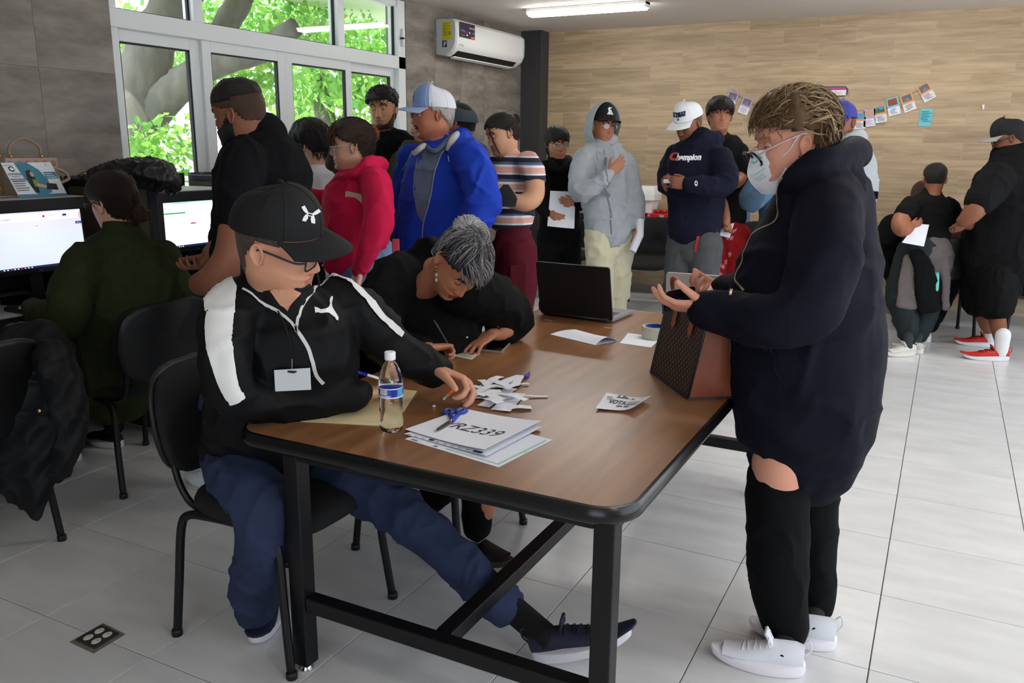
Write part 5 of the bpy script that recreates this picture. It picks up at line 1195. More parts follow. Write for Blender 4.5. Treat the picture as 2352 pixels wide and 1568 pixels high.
# ------------------------------------------------------------------ shoes
def sneaker(parent, heel, fwd, L_=.285, upper=(230, 230, 235), sole=(238, 238, 240), accent=None, lace=(235, 235, 238), pitch=0., roll=0., collar=.085, name='shoe', wid=.052, tongue=True, stripes=None):
    """heel: floor point under the heel; fwd: toe direction"""
    f = Vector(fwd).normalized(); r = f.cross(UP).normalized(); u = r.cross(f); q = math.radians(pitch)
    f2 = f*math.cos(q)+u*math.sin(q); u2 = u*math.cos(q)-f*math.sin(q); o = Vector(heel)
    W_ = lambda x, y, z: o+r*x+f2*y+u2*z
    t = empty(name, o); t.parent = parent; t.matrix_parent_inverse = wmat(parent).inverted()
    um = M('shoe_%d_%d_%d' % upper, upper, .6, bump=.35, bscale=380); sm = M('sole_%d_%d_%d' % sole, sole, .55)
    def outl(k, gr=0.):
        pts = []
        for i in range(30):
            a = 2*pi*i/30; y = .5+.5*math.cos(a); hw = wid*(.66+.34*math.sin(pi*min(1, (y*.9+.12)))**1.0)*(abs(math.sin(a))**.72); s_ = 1 if math.sin(a) >= 0 else -1
            pts.append((s_*(hw+gr*abs(math.sin(a)))*1.0, -gr+y*(L_+2*gr)))
        return pts
    rings = []
    toe = lambda y: .016*max(0, (y/L_-.72)/.28)**2
    for z, g in ((0, -.006), (.002, 0), (.014, .004), (.026, .003), (.030, -.003)):
        rings.append([W_(x, y, z+toe(y)*(1 if z < .02 else .8)+(.010*max(0, 1-y/(L_*.5)) if z > .02 else 0)) for x, y in outl(0, g)])
    MB().ring_loft(rings).build('sole', sm, t, True, .7)
    # upper: stations from heel to toe
    st = [(.004, .022, collar*.95), (.03, .034, collar), (.07, .037, collar*.96), (.10, .038, collar*.92), (.135, .042, .078), (.175, .046, .064), (.215, .046, .052), (.25, .040, .043), (L_-.012, .026, .034), (L_-.002, .01, .028)]
    R2 = []
    for y, w_, h_ in st:
        y = y*L_/.285; w_ = w_*wid/.052; ring = []
        for k in range(18):
            a = 2*pi*k/18; c, s_ = math.cos(a), math.sin(a); ring.append(W_(w_*math.copysign(abs(c)**.75, c)*(1 if s_ < .2 else 1-.35*max(0, s_)), y, .02+toe(y)+(h_-.02)*(.5+.5*math.copysign(abs(s_)**.9, s_))))
        R2.append(ring)
    up_ = MB().ring_loft(R2).build('upper', um, t, True, 1.0)
    tr = bvh(up_)
    if lace:
        lm = M('lace_%d_%d_%d' % lace, lace, .7)
        for i in range(5):
            y = (.118+.018*i)*L_/.285; row = []
            for k in range(7):
                x = -.026+.0087*k; h = tr.ray_cast(W_(x, y+(.006 if i % 2 else -.004)*(k/6), .16), -u2); row.append((h[0]+u2*.002) if h[0] else W_(x, y, .06))
            MB().tube(row, .0024, 6).build('lace', lm, t, True)
        c = W_(0, .112*L_/.285, collar*.93)
        for sx in (-1, 1): MB().tube(smooth_path([c, c+r*.018*sx+u2*.016, c+r*.035*sx+u2*.004, c+r*.03*sx-u2*.008-f2*.006, c], 4), .0022, 6).build('lace', lm, t, True)
    if tongue: MB().box((-.022, -.004, 0), (.022, .006, .045), .003).xf(Matrix.Translation(W_(0, .1*L_/.285, collar*.82))@Matrix((r, f2, u2)).transposed().to_4x4()@Matrix.Rotation(-.5, 4, 'X')).build('tongue', um, t, True)
    MB().tube(smooth_path([W_(0, .0, collar*.6), W_(0, -.014, collar*.85), W_(0, -.008, collar*1.12), W_(0, .006, collar)], 4), .003, 6).build('pull_tab', um, t, True)
    return t, up_, W_, u2
def locks(hd, body, mats, mask, off, flow, n=300, length=.07, wave=.004, r=.0022, seed=0, steps=8, freq=2., name='hair_lock', lift=0., jit=.25, taper=.25):
    """hair combed along flow(p) over the head surface; one mesh for each shade"""
    rg = np.random.default_rng(seed); A = hd.G.reshape(-1, 3); Nn = hd.N.reshape(-1, 3); U = A/np.linalg.norm(A, axis=1)[:, None]
    ok = np.where(mask(A[:, 0], A[:, 1], A[:, 2]))[0]
    O = off(A[:, 0], A[:, 1], A[:, 2]) if callable(off) else np.full(len(A), off)
    S = rg.choice(ok, n); P = A[S]+rg.normal(size=(n, 3))*.003; hh = rg.uniform(.75, 1.06, n); L_ = length*rg.uniform(.6, 1.3, n); ph = rg.uniform(0, 6.28, n); pts = []
    dirj = rg.normal(size=(n, 3))*jit; cur = P.copy()
    for k in range(steps):
        u = cur/np.linalg.norm(cur, axis=1)[:, None]; idx = np.argmax(u@U.T, 1); N_ = Nn[idx]; base = A[idx]
        rel = cur-base; base = base+rel-N_*np.sum(rel*N_, 1)[:, None]
        f = np.array([flow(p) for p in base])+dirj; f -= N_*np.sum(f*N_, 1)[:, None]; f /= np.linalg.norm(f, axis=1)[:, None]+1e-9
        sd = np.cross(N_, f); t = k/(steps-1)
        pts.append(base+N_*(O[idx]*hh+lift*t*t)[:, None]+sd*(wave*np.sin(ph+freq*6.28*t))[:, None]+N_*(wave*.6*np.cos(ph+freq*6.28*t))[:, None])
        cur = base+f*(L_/steps)[:, None]
    pts = np.stack(pts, 1); objs = []
    for mi, mt in enumerate(mats):
        mb = MB()
        for i in range(mi, n, len(mats)):
            w = [Vector(q) for q in hd.wa(pts[i])]; mb.ring_loft(tube_rings(w, [r*hd.s*(1-(1-taper)*abs(2*j/(steps-1)-1)**3) for j in range(steps)], 4), cap=False)
        objs.append(mb.build(name, mt, body, True))
    return objs
def standing_legs(body, pelvis, phi, mat, voxel=.011, hip=.085, r=(.1, .085, .07, .055), spread=.09, step=0., amp=.006, seed=0, stop=.09, pw=(.165, .125), shoes=None, name='trousers', ankle=None, low=None):
    """trousers from the waist to the ankle with both feet on the floor; returns ankles"""
    f = facing(phi); lt_ = f.cross(UP); P = Vector(pelvis); pw = (pw[0]*.88, pw[1]*.86); T = [tube_rings([P+UP*.05, P+UP*.0, P-UP*.10], [(pw[0]*.92, pw[1]*.92), pw, (pw[0]*.95, pw[1])], 22, lt_, True)]; an = []
    for s in (-1, 1):
        h = P+lt_*s*hip-UP*.04; a = Vector((P.x, P.y, 0))+lt_*s*spread+f*step*s; k = h*.5+Vector((a.x, a.y, stop))*.5+f*.03; an.append(a)
        T.append(w_tube([h, h*.5+k*.5, k, k*.5+Vector((a.x, a.y, stop))*.5, Vector((a.x, a.y, stop+.03))], [r[0], r[1], r[2], (r[2]+r[3])/2, r[3]]))
    g = garment(name, T, mat, body, voxel, 5, amp, (8, 8, 6), seed)
    if shoes:
        for a in an: sneaker(body, (a.x-f.x*.08, a.y-f.y*.08, 0), f, .27, **shoes)
    return an, g
fabric = lambda name, c, rough=.85, **k: M('cloth_'+name, c, rough, bump=k.pop('bump', .3), bscale=k.pop('bscale', 420), fold=k.pop("fold", .5), spec=k.pop("spec", .18), **k)
# ================================================================== the man in the white-striped jacket
skA = skin_mat('man_light', (206, 150, 122)); hairdk = hair_mat('dark', (22, 18, 16)); hairgr = hair_mat('greyish', (62, 52, 46))
jk = fabric('track_black', (15, 16, 18), .6, bump=.15); white_k = fabric('track_white', (226, 226, 224), .7, bump=.1)
hdA = Head(at(637, 556, 2.25), 80, 15, 14, 1.07, 72, 84, jaw=1.08, nose=1.15, cheek=.3, fat=.5, wide=1.03, neck=1.12)
tz = lambda x, y, z: atz(x, y, z)
rwr, lwr = atz(832, 905, .80), atz(1003, 850, .845)
bt_A = [px_tube([(655,690,2.3,45,.9),(665,740,2.36,105,.6),(665,850,2.4,115,.6),(620,950,2.5,85,.7),(610,1010,2.62,70,.7)]),
    w_tube([at(545,700,2.27), at(525,850,2.22), at(555,912,2.25), at(690,915,2.34), rwr], [.055,.046,.042,.038,.029]),
    w_tube([at(795,700,2.42), at(905,800,2.5), at(960,830,2.5), lwr], [.055,.046,.04,.029]),
    w_tube([(-1.86,1.82,.53), (-1.64,1.645,.49), (-1.765,1.71,.1)], [.06,.05,.035]), w_tube([(-1.80,1.98,.52), (-1.42,2.02,.37), (-1.06,2.05,.13)], [.06,.05,.035])]
hA = [hand_tubes(rwr, atz(905,885,.79)-rwr, (.15,-.25,-1), +1, (.5,.55,.65,.75), .05, (.45,.5), 1.05),
      hand_tubes(lwr, atz(1075,866,.845)-lwr, Vector((-.05,-.25,-1)), -1, (.55,.42,.45,.5), .10, (.35,.30), 1.12)]
# the left hand reaches down and pinches the small cutter
hA[1] = hand_tubes(lwr, (at(1062,872,2.47)-lwr), Vector((-.35,-.55,-.75)), -1, (.58,.48,.5,.55), .10, (.55,.15), 1.12)
mA = body_mesh('person', 'seated man in black cap and white-striped black jacket writing', bt_A, hdA, hA, skA)
face_parts(hdA, mA, skA, hair_mat('browA', (46, 34, 28)), (178, 108, 98), .35)
glasses(hdA, mA, (18, 20, 26), 'rect', True, .0022, .026, .017, -.006, tcol=(34, 44, 70))
hdA.patch(lambda x, y, z: ((y < .045) & (z > .005+.5*np.clip(y, -1, 0)*.6) & (z < .06) & ((y < -.025) | (z > .028))) | ((y < -.05) & (z > -.075) & (z < .06)), lambda x, y, z: .004+0*x, 'hair', hairgr, mA, amp=.3)
capA, crA = cap(hdA, mA, (14, 16, 18), rim=.046, length=.078, tall=.016, tiltb=.006, scale=1.06)
ua = []
for s in (-1, 1):
    ua += [(shape([(s*4, 3), (s*9, 9), (s*17, 17), (s*24, 12), (s*17, 5), (s*10, 1)]), 0), (shape([(s*4, -3), (s*10, -1), (s*14, -8), (s*16, -17), (s*7, -17), (s*3, -9)]), 0)]
rg_ = [(9*math.cos(2*pi*k/16), 4*math.sin(2*pi*k/16)) for k in range(16)]; rg2 = [(6*math.cos(2*pi*k/16), 1.8*math.sin(2*pi*k/16)) for k in range(16)]
ua.append(((rg_+rg2, [(k, (k+1) % 16, 16+(k+1) % 16, 16+k) for k in range(16)]), 0))
ca_, sa_ = math.cos(-.22), math.sin(-.22)
ua = [(([(711+(a*ca_-b*sa_)*.93, 493-(a*-sa_*-1*.0+a*-.22+b)*1.0) for a, b in v], f), mi) for (v, f), mi in ua]
ua = [(subdiv(s_, 1), mi) for s_, mi in ua]
pxdecal(crA, ua, [whitep], 'emblem', capA, .002)
# jacket
tors = px_tube([(648,672,2.30,62,.85),(655,700,2.33,112,.75),(664,735,2.36,146,.74),(668,800,2.38,158,.76),(656,880,2.42,164,.76),(620,960,2.50,150,.8),(590,1028,2.58,128,.8)])
rsl = limb_tube([(560,700,2.3,62),(528,735,2.24,60),(517,800,2.2,57),(520,870,2.2,54),(560,915,2.25,48),(680,918,2.33,42),(790,910,2.37,39),(820,907,2.385,36)])
lsl = limb_tube([(770,700,2.42,62),(840,735,2.45,58),(905,800,2.49,50),(960,832,2.5,44),(1000,849,2.51,40)])
jkA = garment('track_jacket', [tors, rsl, lsl], jk, mA, .0085, 5, .007, (9, 9, 6), 1)
trA = bvh(jkA)
def jp(x, y): h = trA.ray_cast(CAM, ray(x, y).normalized()); return h[0] if h[0] else at(x, y, 2.4)
ribbon(jkA, [jp(x, y) for x, y in ((556,612),(525,640),(506,690),(502,750),(510,820),(530,890),(548,922))], [.05,.075,.082,.074,.06,.052,.046], None, 'sleeve_stripe', white_k, jkA, .0045, 6, 10, trA)
ribbon(jkA, [jp(x, y) for x, y in ((742,596),(790,632),(830,672),(868,716),(905,752),(924,768))], [.036,.028,.024,.022,.02,.016], None, 'sleeve_stripe', white_k, jkA, .004, 6, 6, trA)
zipm = M('zip_white', (206, 206, 208), .5)
ribbon(jkA, [jp(x, y) for x, y in ((556,664),(600,694),(640,715),(668,738),(681,760))], .008, None, 'collar_piping', zipm, jkA, .0025, 4, 2, trA)
ribbon(jkA, [jp(x, y) for x, y in ((752,636),(722,662),(695,700),(684,735),(681,760))], .008, None, 'collar_piping', zipm, jkA, .0025, 4, 2, trA)
ribbon(jkA, [jp(x, y) for x, y in ((681,758),(692,772),(708,800),(717,830),(726,860),(742,880))], .010, None, 'zip', zipm, jkA, .003, 4, 2, trA)
MB().box((-.005, -.003, -.012), (.005, .003, .012), .002).xf(Matrix.Translation(jp(683, 756)+Vector((.003, -.006, 0)))).build('zip_pull', chrome, jkA)
# open collar: black shirt wedge and stand-up collar
pxdecal(jkA, [(subdiv(shape([(598,660),(612,650),(660,690),(700,668),(722,655),(705,690),(684,735),(672,742),(640,712)]), 2), 0)], [M('shirt_black', (9, 9, 10), .9)], 'shirt_front', jkA, .003)
pxdecal(jkA, [(subdiv(shape([(622,668),(660,655),(690,672),(676,690),(662,715),(645,700)]), 2), 0)], [skA], 'neck_opening', jkA, .0055)
nc = at(642, 652, 2.36); rows = []; fB_ = facing(48); rB_ = fB_.cross(UP)
for i in range(25):
    t = math.radians(38+284*i/24); d_ = fB_*math.cos(t)+rB_*math.sin(t)
    rows.append([nc+d_*(.112-.010*j/3)+UP*(-.045+.040*j)*1.0+fB_*(.012*(1-j/3)) for j in range(4)])
MB().sheet(rows, .004, (0, 0, .3)).build('collar', jk, jkA, True)
# lettering: leaping cat mark
cat_ = [(722,704),(730,706),(737,710),(748,709),(755,705),(758,698),(757,690),(760,681),(764,681),(763,690),(762,698),(763,706),(767,713),(773,722),(777,729),(776,736),(772,735),(769,729),(762,724),(754,718),(748,718),(738,719),(730,717),(726,713),(724,718),(723,710)]
pxdecal(jkA, [(subdiv(shape(cat_), 1), 0)], [whitep], 'emblem', jkA, .002)
# badge on a lanyard
MB().tube([jp(x, y)+Vector((.004, -.008, 0)) for x, y in ((640,712),(655,740),(668,780),(674,820))], .0022, 6).build('lanyard', M('lanyard_black', (12, 12, 14), .8), mA, True)
b0 = jp(682, 865)+Vector((.012, -.03, 0)); bx = CRh*.047; bz = UP*.027+CFh*.006
bd = MB().add([b0-bx-bz, b0+bx-bz, b0+bx+bz, b0-bx+bz], [(0, 1, 2, 3)]); 
bo = MB().prism([(-.048, -.032), (.048, -.026), (.048, .034), (-.048, .027)], .0012, b0, CRh, UP, -CFh).build('badge', M('badge_white', (206, 210, 214), .4), mA)
MB().box(b0-CRh*.012+UP*.022-CFh*.003, b0+CRh*.012+UP*.026-CFh*.0015).build('slot', pbl, bo); MB().tube([b0+UP*.025-CFh*.003, jp(674, 822)+Vector((.004, -.01, 0))], .002, 6).build('clip', chrome, bo)
# jeans, socks, shoes
def denim(name, c):
    return M('denim_'+name, c, .85, bump=.35, bscale=500, col2=tuple(min(255, int(k*1.35)+6) for k in c), vscale=4)
dn1 = denim('indigo', (26, 36, 62))
lg1 = w_tube([(-1.90,1.80,.53), (-1.76,1.70,.54), (-1.635,1.635,.50), (-1.66,1.645,.34), (-1.73,1.685,.19), (-1.765,1.71,.10)], [.105,.10,.085,.078,.072,.062])
lg2 = w_tube([(-1.84,1.98,.53), (-1.62,2.0,.46), (-1.42,2.02,.37), (-1.24,2.035,.25), (-1.075,2.05,.13)], [.10,.092,.078,.07,.064])
pel = tube_rings([(-1.93,1.88,.72), (-1.90,1.88,.62), (-1.86,1.88,.50), (-1.82,1.88,.46)], [(.15,.10), (.17,.115), (.175,.11), (.15,.07)], 22, (0, 1, 0), True)
garment('jeans', [lg1, lg2, pel], dn1, mA, .009, 5, .007, (10, 10, 10), 3)
sock = M('sock_black', (12, 12, 13), .9, bump=.4, bscale=400); fR = facing(4)
navy_s = dict(upper=(28, 32, 56), sole=(216, 214, 222), lace=(14, 14, 18))
toe = atz(588, 1487); hl_ = Vector((toe.x, toe.y, 0))-fR*.285
sneaker(mA, hl_, fR, .29, **navy_s)
fL = facing(76); hL = atz(1222, 1515, .0)+fL*.012
_, upL, WL, u2 = sneaker(mA, (hL.x, hL.y, .003), fL, .31, pitch=22, collar=.095, wid=.055, **navy_s)
MB().ring_loft(w_tube([(-1.12,2.05,.17), (-1.03,2.06,.11), WL(0, .06, .06)], [.042,.042,.04])).build('sock', sock, mA, True)
MB().ring_loft(w_tube([(-1.765,1.71,.14), hl_+fR*.06+UP*.06], [.042,.042])).build('sock', sock, mA, True)
ribbon(upL, [WL(.05, y, z) for y, z in ((.035,.036),(.08,.048),(.12,.060),(.16,.062),(.19,.045),(.2,.034))], .0035, None, 'shoe_line', M('line_red', (176, 50, 40), .5), upL.parent, .001, 4, 1)
ribbon(upL, [WL(.05, y, z) for y, z in ((.04,.032),(.08,.040),(.11,.046),(.13,.038),(.135,.03))], .003, None, 'shoe_line', M('line_red', (176, 50, 40), .5), upL.parent, .001, 4, 1)
# pen in the right hand, cutter in the left
a, b_ = at(809, 850, 2.40), at(868, 868, 2.455)
pn = empty('pen', a, label='blue ballpoint pen in the seated man\'s right hand', cat='pen'); dv = (b_-a).normalized()
MB().tube([a, a+dv*.012, a+dv*.05], [.003, .0048, .0046], 8).build('pen_cap', M('pen_blue', (0, 0, 0)), pn, True); MB().tube([a+dv*.05, a+dv*.145], .0042, 8).build('barrel', whitep, pn, True); MB().tube([a+dv*.145, a+dv*.158], [.004, .0008], 8).build('tip', steel, pn, True)
a, b_ = at(1040, 896, 2.44), at(1016, 920, 2.42); dv = (b_-a).normalized()
ct = empty('paper_cutter', a, label='small orange-handled cutter pinched in the man\'s left hand', cat='cutter')
MB().tube([a-dv*.012, a+dv*.012], [.008, .007], 8, rnd=True).build('handle', M('cutter_orange', (214, 90, 30), .4), ct, True); MB().prism([(0, -.004), (.03, -.0035), (.036, 0), (.03, .003), (0, .004)], .0012, a+dv*.008, dv, dv.cross(CF).normalized()).build('blade', steel, ct)
# ================================================================== the woman in the face mask
skB = skin_mat('woman_rosy', (214, 152, 128)); navyc = fabric('coat_navy', (12, 13, 27), .8, bump=.12, bscale=250)
hdB = Head(at(1817, 329, 2.5), -87, 6, 0, 1.0, 72, 84, jaw=.98, nose=.9, cheek=.4, fat=.35, neck=.92)
lw_, rw_ = at(1626, 704, 2.42), at(1668, 668, 2.66)
bt_B = [px_tube([(1865,400,2.52,45,.9),(1880,470,2.53,100,.8),(1850,700,2.56,125,.85),(1850,950,2.6,120,.85),(1835,1060,2.6,95,.9)]),
    w_tube([at(1885,480,2.4), at(1880,600,2.32), at(1835,735,2.3), at(1740,745,2.33), lw_], [.06,.05,.045,.04,.031]), w_tube([at(1850,490,2.72), at(1770,690,2.78), rw_], [.055,.045,.03]),
    w_tube([at(1790,1060,2.56), at(1787,1250,2.56), at(1803,1470,2.56)], [.085,.06,.04]), w_tube([at(1860,1060,2.7), at(1866,1250,2.74), at(1868,1420,2.77)], [.08,.055,.038])]
hB = [hand_tubes(lw_, at(1545,702,2.44)-lw_, Vector((0, 0, 1))-CFh*-.55, -1, (.30,.26,.32,.42), .10, (.75,.25), 1.0), hand_tubes(rw_, at(1590,672,2.62)-rw_, Vector((0,0,1))-CFh*.5, +1, (.5,.5,.5,.5), .08, (.5,.3), 1.0)]
mB = body_mesh('person', 'standing woman in dark navy coat with white face mask', bt_B, hdB, hB, skB)
face_parts(hdB, mB, skB, hair_mat('browB', (120, 90, 66)), (176, 110, 104), .35, lips=False)
# respirator mask
mk = M('mask_white', (228, 232, 240), .8, bump=.1, bscale=300); G_ = lambda *p: hdB.w(p)
# folded respirator: two halves meeting on a centre ridge
mid = [(0,.114,-.012),(0,.128,-.045),(0,.134,-.080),(0,.120,-.110),(0,.090,-.142)]
edge = [(.032,.088,-.010),(.056,.066,-.034),(.066,.040,-.072),(.060,.030,-.108),(.028,.052,-.142)]
Ms, Es = smooth_path(mid, 5), smooth_path(edge, 5)
rows = []
for s in (-1, 1):
    for k in range(6):
        t = k/5 if s < 0 else None
cols = []
for k in range(-6, 7):
    t = abs(k)/6; s = -1 if k < 0 else 1
    cols.append([hdB.w(((1-t)*m_[0]+t*e_[0]*s+0, (1-t)*m_[1]+t*e_[1]+.012*math.sin(pi*t), (1-t)*m_[2]+t*e_[2])) for m_, e_ in zip(Ms, Es)])
mkO = MB().sheet(cols, .0012, hdB.d((0, -1, 0))).build('face_mask', mk, mB, True, .9); tmk = bvh(mkO)
MB().tube([hdB.w(p) for p in Ms], .0016, 6).build('mask_ridge', mk, mkO, True)
el = M('mask_elastic', (206, 216, 222), .7)
for s in (-1, 1):
    MB().tube([hdB.w(p) for p in smooth_path([(s*.055,.064,-.045), (s*.072,.035,-.018), (s*.079,.008,.022), (s*.083,-.014,.026)], 4)], .0026, 6).build('ear_loop', el, mkO, True)
    MB().tube([hdB.w(p) for p in smooth_path([(s*.056,.052,-.112), (s*.070,.02,-.075), (s*.078,-.012,-.042), (s*.083,-.026,-.02)], 4)], .0026, 6).build('ear_loop', el, mkO, True)
tealm = M('mask_teal', (110, 190, 194), .7)
def mtext(s, y, z, sz):
    v, f = text_mesh(s, sz); o = hdB.w((-.1, y, z)); ex = hdB.d((0, -.80, .60)); ey = hdB.d((0, .60, .80)); decal(mkO, [((v, f), 0)], [tealm], o, ex, ey, 'lettering', mkO, .0012, tmk, hdB.d((1, 0, 0)))
mtext('Dynason', .110, -.074, .011); mtext('KN95', .106, -.087, .011); mtext('GB2626', .100, -.093, .008)
decal(mkO, [(rect(-.02, -.003, .006, .006), 0)], [tealm], hdB.w((-.1, .105, -.035)), hdB.d((0, -.8, .6)), hdB.d((0, .6, .8)), 'patch', mkO, .0012, tmk, hdB.d((1, 0, 0)))
decal(mkO, [(rect(-.002, -.024, .0, .02), 0)], [M('mask_seam', (196, 200, 214), .8)], hdB.w((-.1, .082, -.118)), hdB.d((0, .6, .8)), hdB.d((0, -.8, .6)), 'seam', mkO, .0012, tmk, hdB.d((1, 0, 0)))
# round glasses sliding down the nose
gB = empty('glasses', hdB.w((0, .13, 0))); gB.parent = mB; gB.matrix_parent_inverse = wmat(mB).inverted()
gbm = M('frame_glossblack', (12, 12, 16), .12, spec=.7); gtm = M('frame_rose', (214, 186, 186), .25)
ql = hdB.R@Matrix.Rotation(-.45, 3, 'X')
for s in (-1, 1):
    c = Vector((s*.033, .118, -.034)); pts = [hdB.w(c+Matrix.Rotation(-.62, 3, 'X')@Vector((.026*math.cos(2*pi*k/24), 0, .024*math.sin(2*pi*k/24)))) for k in range(25)]
    MB().tube(pts, .0032, 8).build('rim', gbm, gB, True); MB().add(pts[:-1], [tuple(range(24))]).build('lens', bpy.data.materials['spectacle_lens'], gB)
    MB().tube([hdB.w(p) for p in ((s*.060,.122,-.022), (s*.078,.06,.006), (s*.079,.0,.026))], .0026, 8).build('temple', gtm, gB, True)
MB().tube([hdB.w((-.008,.126,-.022)), hdB.w((0,.130,-.018)), hdB.w((.008,.126,-.022))], .0028, 8).build('bridge', gbm, gB, True)
MB().ell(hdB.w((-.082,-.002,-.052)), (.006,.006,.006)).build('earring', M('earring_blue', (150, 176, 214), .2), mB, True); MB().ell(hdB.w((-.078,.006,-.038)), (.0025,)*3).build('earring_stud', pbl, mB, True)
# tousled hair
hb_mats = [hair_mat('ash1', (112, 86, 58), (146, 116, 82)), hair_mat('ash2', (80, 58, 38), (112, 86, 58)), hair_mat('ash3', (160, 130, 94), (190, 162, 124))]
def hlB(x, y, z):
    front = np.interp(y, [-.12, -.075, -.05, -.04, -.005, .02, .05, .075, .1], [-.105, -.10, -.06, .034, .040, .038, .042, .054, .058]); return z > front
thB = lambda x, y, z: np.interp(z, [-.1, -.06, 0, .05, .1, .13], [.010, .018, .032, .046, .052, .054])*np.interp(y, [-.1, 0, .05, .1], [1.0, .85, .75, .55])
hdB.patch(hlB, lambda x, y, z: thB(x, y, z)*.9, 'hair', hb_mats[1], mB, amp=.5, seed=4)
flB = lambda p: (0, -1, .1) if (p[1] > -.05 and p[2] < .085) else (.15*p[0]*10, -.9 if p[1] > .0 else -.5, (.25 if p[1] > .03 else -.35) if p[2] > .03 else -.9)
locks(hdB, mB, hb_mats, lambda x, y, z: hlB(x, y, z-.004), lambda x, y, z: thB(x, y, z)*1.02, flB, 1100, .085, .008, .0028, 3, 10, .55, 'hair_lock', .003, .22)
locks(hdB, mB, hb_mats, lambda x, y, z: (y > .03) & (z > .052) & (z < .085), lambda x, y, z: thB(x, y, z)*.8, lambda p: (math.sin(p[0]*80)*.5, .35, -1), 90, .035, .005, .0016, 13, 7, .7, 'hair_fringe', .006, .5)
locks(hdB, mB, [hb_mats[2]], lambda x, y, z: hlB(x, y, z) & (z > .06), lambda x, y, z: thB(x, y, z)*1.1, lambda p: (math.sin(p[0]*90), -.6+math.cos(p[1]*60)*.5, .3), 90, .08, .008, .0009, 5, 9, .8, 'hair_wisp', .012, .8)
# coat
ct_t = px_tube([(1872,372,2.5,52,1.0),(1888,405,2.52,92,.95),(1893,450,2.53,112,.92),(1882,520,2.54,132,.92),(1862,600,2.55,158,.9),(1848,700,2.56,172,.9),(1846,800,2.57,176,.9),(1851,900,2.58,170,.9),(1851,1000,2.6,153,.9),(1843,1046,2.61,126,.88)], 28)
sl1 = limb_tube([(1905,455,2.42,78),(1900,520,2.34,84),(1890,610,2.29,80),(1845,712,2.28,72),(1760,735,2.31,62),(1690,722,2.37,52),(1640,712,2.41,46),(1622,708,2.42,42)])
sl2 = limb_tube([(1840,480,2.72,70),(1790,620,2.76,62),(1755,690,2.74,52),(1690,672,2.68,42),(1672,668,2.66,38)])
hood = limb_tube([(1796,436,2.46,16),(1812,420,2.41,20),(1850,394,2.38,28),(1912,368,2.39,34),(1960,352,2.48,32),(1956,354,2.60,32),(1905,360,2.68,30),(1850,395,2.66,24),(1810,425,2.60,20),(1796,440,2.54,16)])
coat = garment('coat', [ct_t, sl1, sl2, hood, limb_tube([(1858,415,2.44,30),(1832,436,2.45,34),(1808,470,2.48,36)])], navyc, mB, .0095, 5, .008, (6, 6, 5), 7)
trB = bvh(coat)
def cp(x, y, d=2.5): h = trB.ray_cast(CAM, ray(x, y).normalized()); return h[0] if h[0] else (trB.find_nearest(at(x, y, d))[0])
ribbon(coat, [cp(x, y, 2.45) for x, y in ((1800,408),(1775,447),(1752,490),(1728,540),(1708,590),(1690,640),(1678,680))], .007, None, 'zip', M('zip_brass', (150, 132, 96), .35, metal=.7), coat, .003, 5, 2, trB)
ribbon(coat, [cp(1752, 790), cp(1780, 840), cp(1812, 892)], .006, None, 'pocket_slit', M('seam_black', (6, 6, 10), .9), coat, .002, 5, 2, trB)
MB().box((-.02, -.006, -.012), (.014, .006, .012), .004).xf(Matrix.Translation(at(2006, 448, 2.56))).build('hood_toggle', navyc, coat)
# trousers, socks, shoes
bk = fabric('trousers_black', (11, 12, 14), .9, bump=.15)
garment('trousers', [limb_tube([(1805,1000,2.62,55),(1790,1090,2.59,68),(1785,1200,2.56,70),(1792,1330,2.56,62),(1802,1420,2.56,52),(1806,1445,2.56,46)]), limb_tube([(1850,1010,2.68,76),(1862,1100,2.70,64),(1866,1200,2.73,58),(1870,1320,2.75,48),(1869,1385,2.76,40)])], bk, mB, .009, 5, .006, (7, 7, 5), 9)
hN, tN = atz(1846, 1549), atz(1628, 1502); fN = (tN-hN).normalized(); wsh = dict(upper=(226, 228, 236), sole=(236, 232, 238), lace=(222, 220, 222))
_, upN, WN, uN = sneaker(mB, hN-fN*.0, fN, (tN-hN).length*.97, collar=.10, **wsh)
hF, tF = atz(1918, 1490), atz(1712, 1440); fF = (tF-hF).normalized(); _, upF, WF, uF = sneaker(mB, hF, fF, (tF-hF).length*.95, collar=.10, **wsh)
for Wx, x0, y0, d0 in ((WN, 1806, 1440, 2.56), (WF, 1869, 1385, 2.76)): MB().ring_loft(w_tube([at(x0, y0, d0)-UP*.03, Wx(0, .065, .055)], [.037, .036])).build('sock', sock, mB, True)
ribbon(upN, [WN(-.06, y, z) for y, z in ((.02,.062),(.06,.060),(.10,.056),(.135,.045),(.155,.032))], [.012,.02,.024,.022,.008], None, 'side_band', M('band_offwhite', (228, 234, 232), .4), upN.parent, .001, 4, 3)
v_ = [((a-745)*.00045, -(b-708)*.00045) for a, b in cat_]; decal(upN, [(shape(v_), 0)], [pbl], WN(-.08, .215, .045), -fN, uN, 'emblem', upN.parent, .0012, None, -UP.cross(fN)*-1)
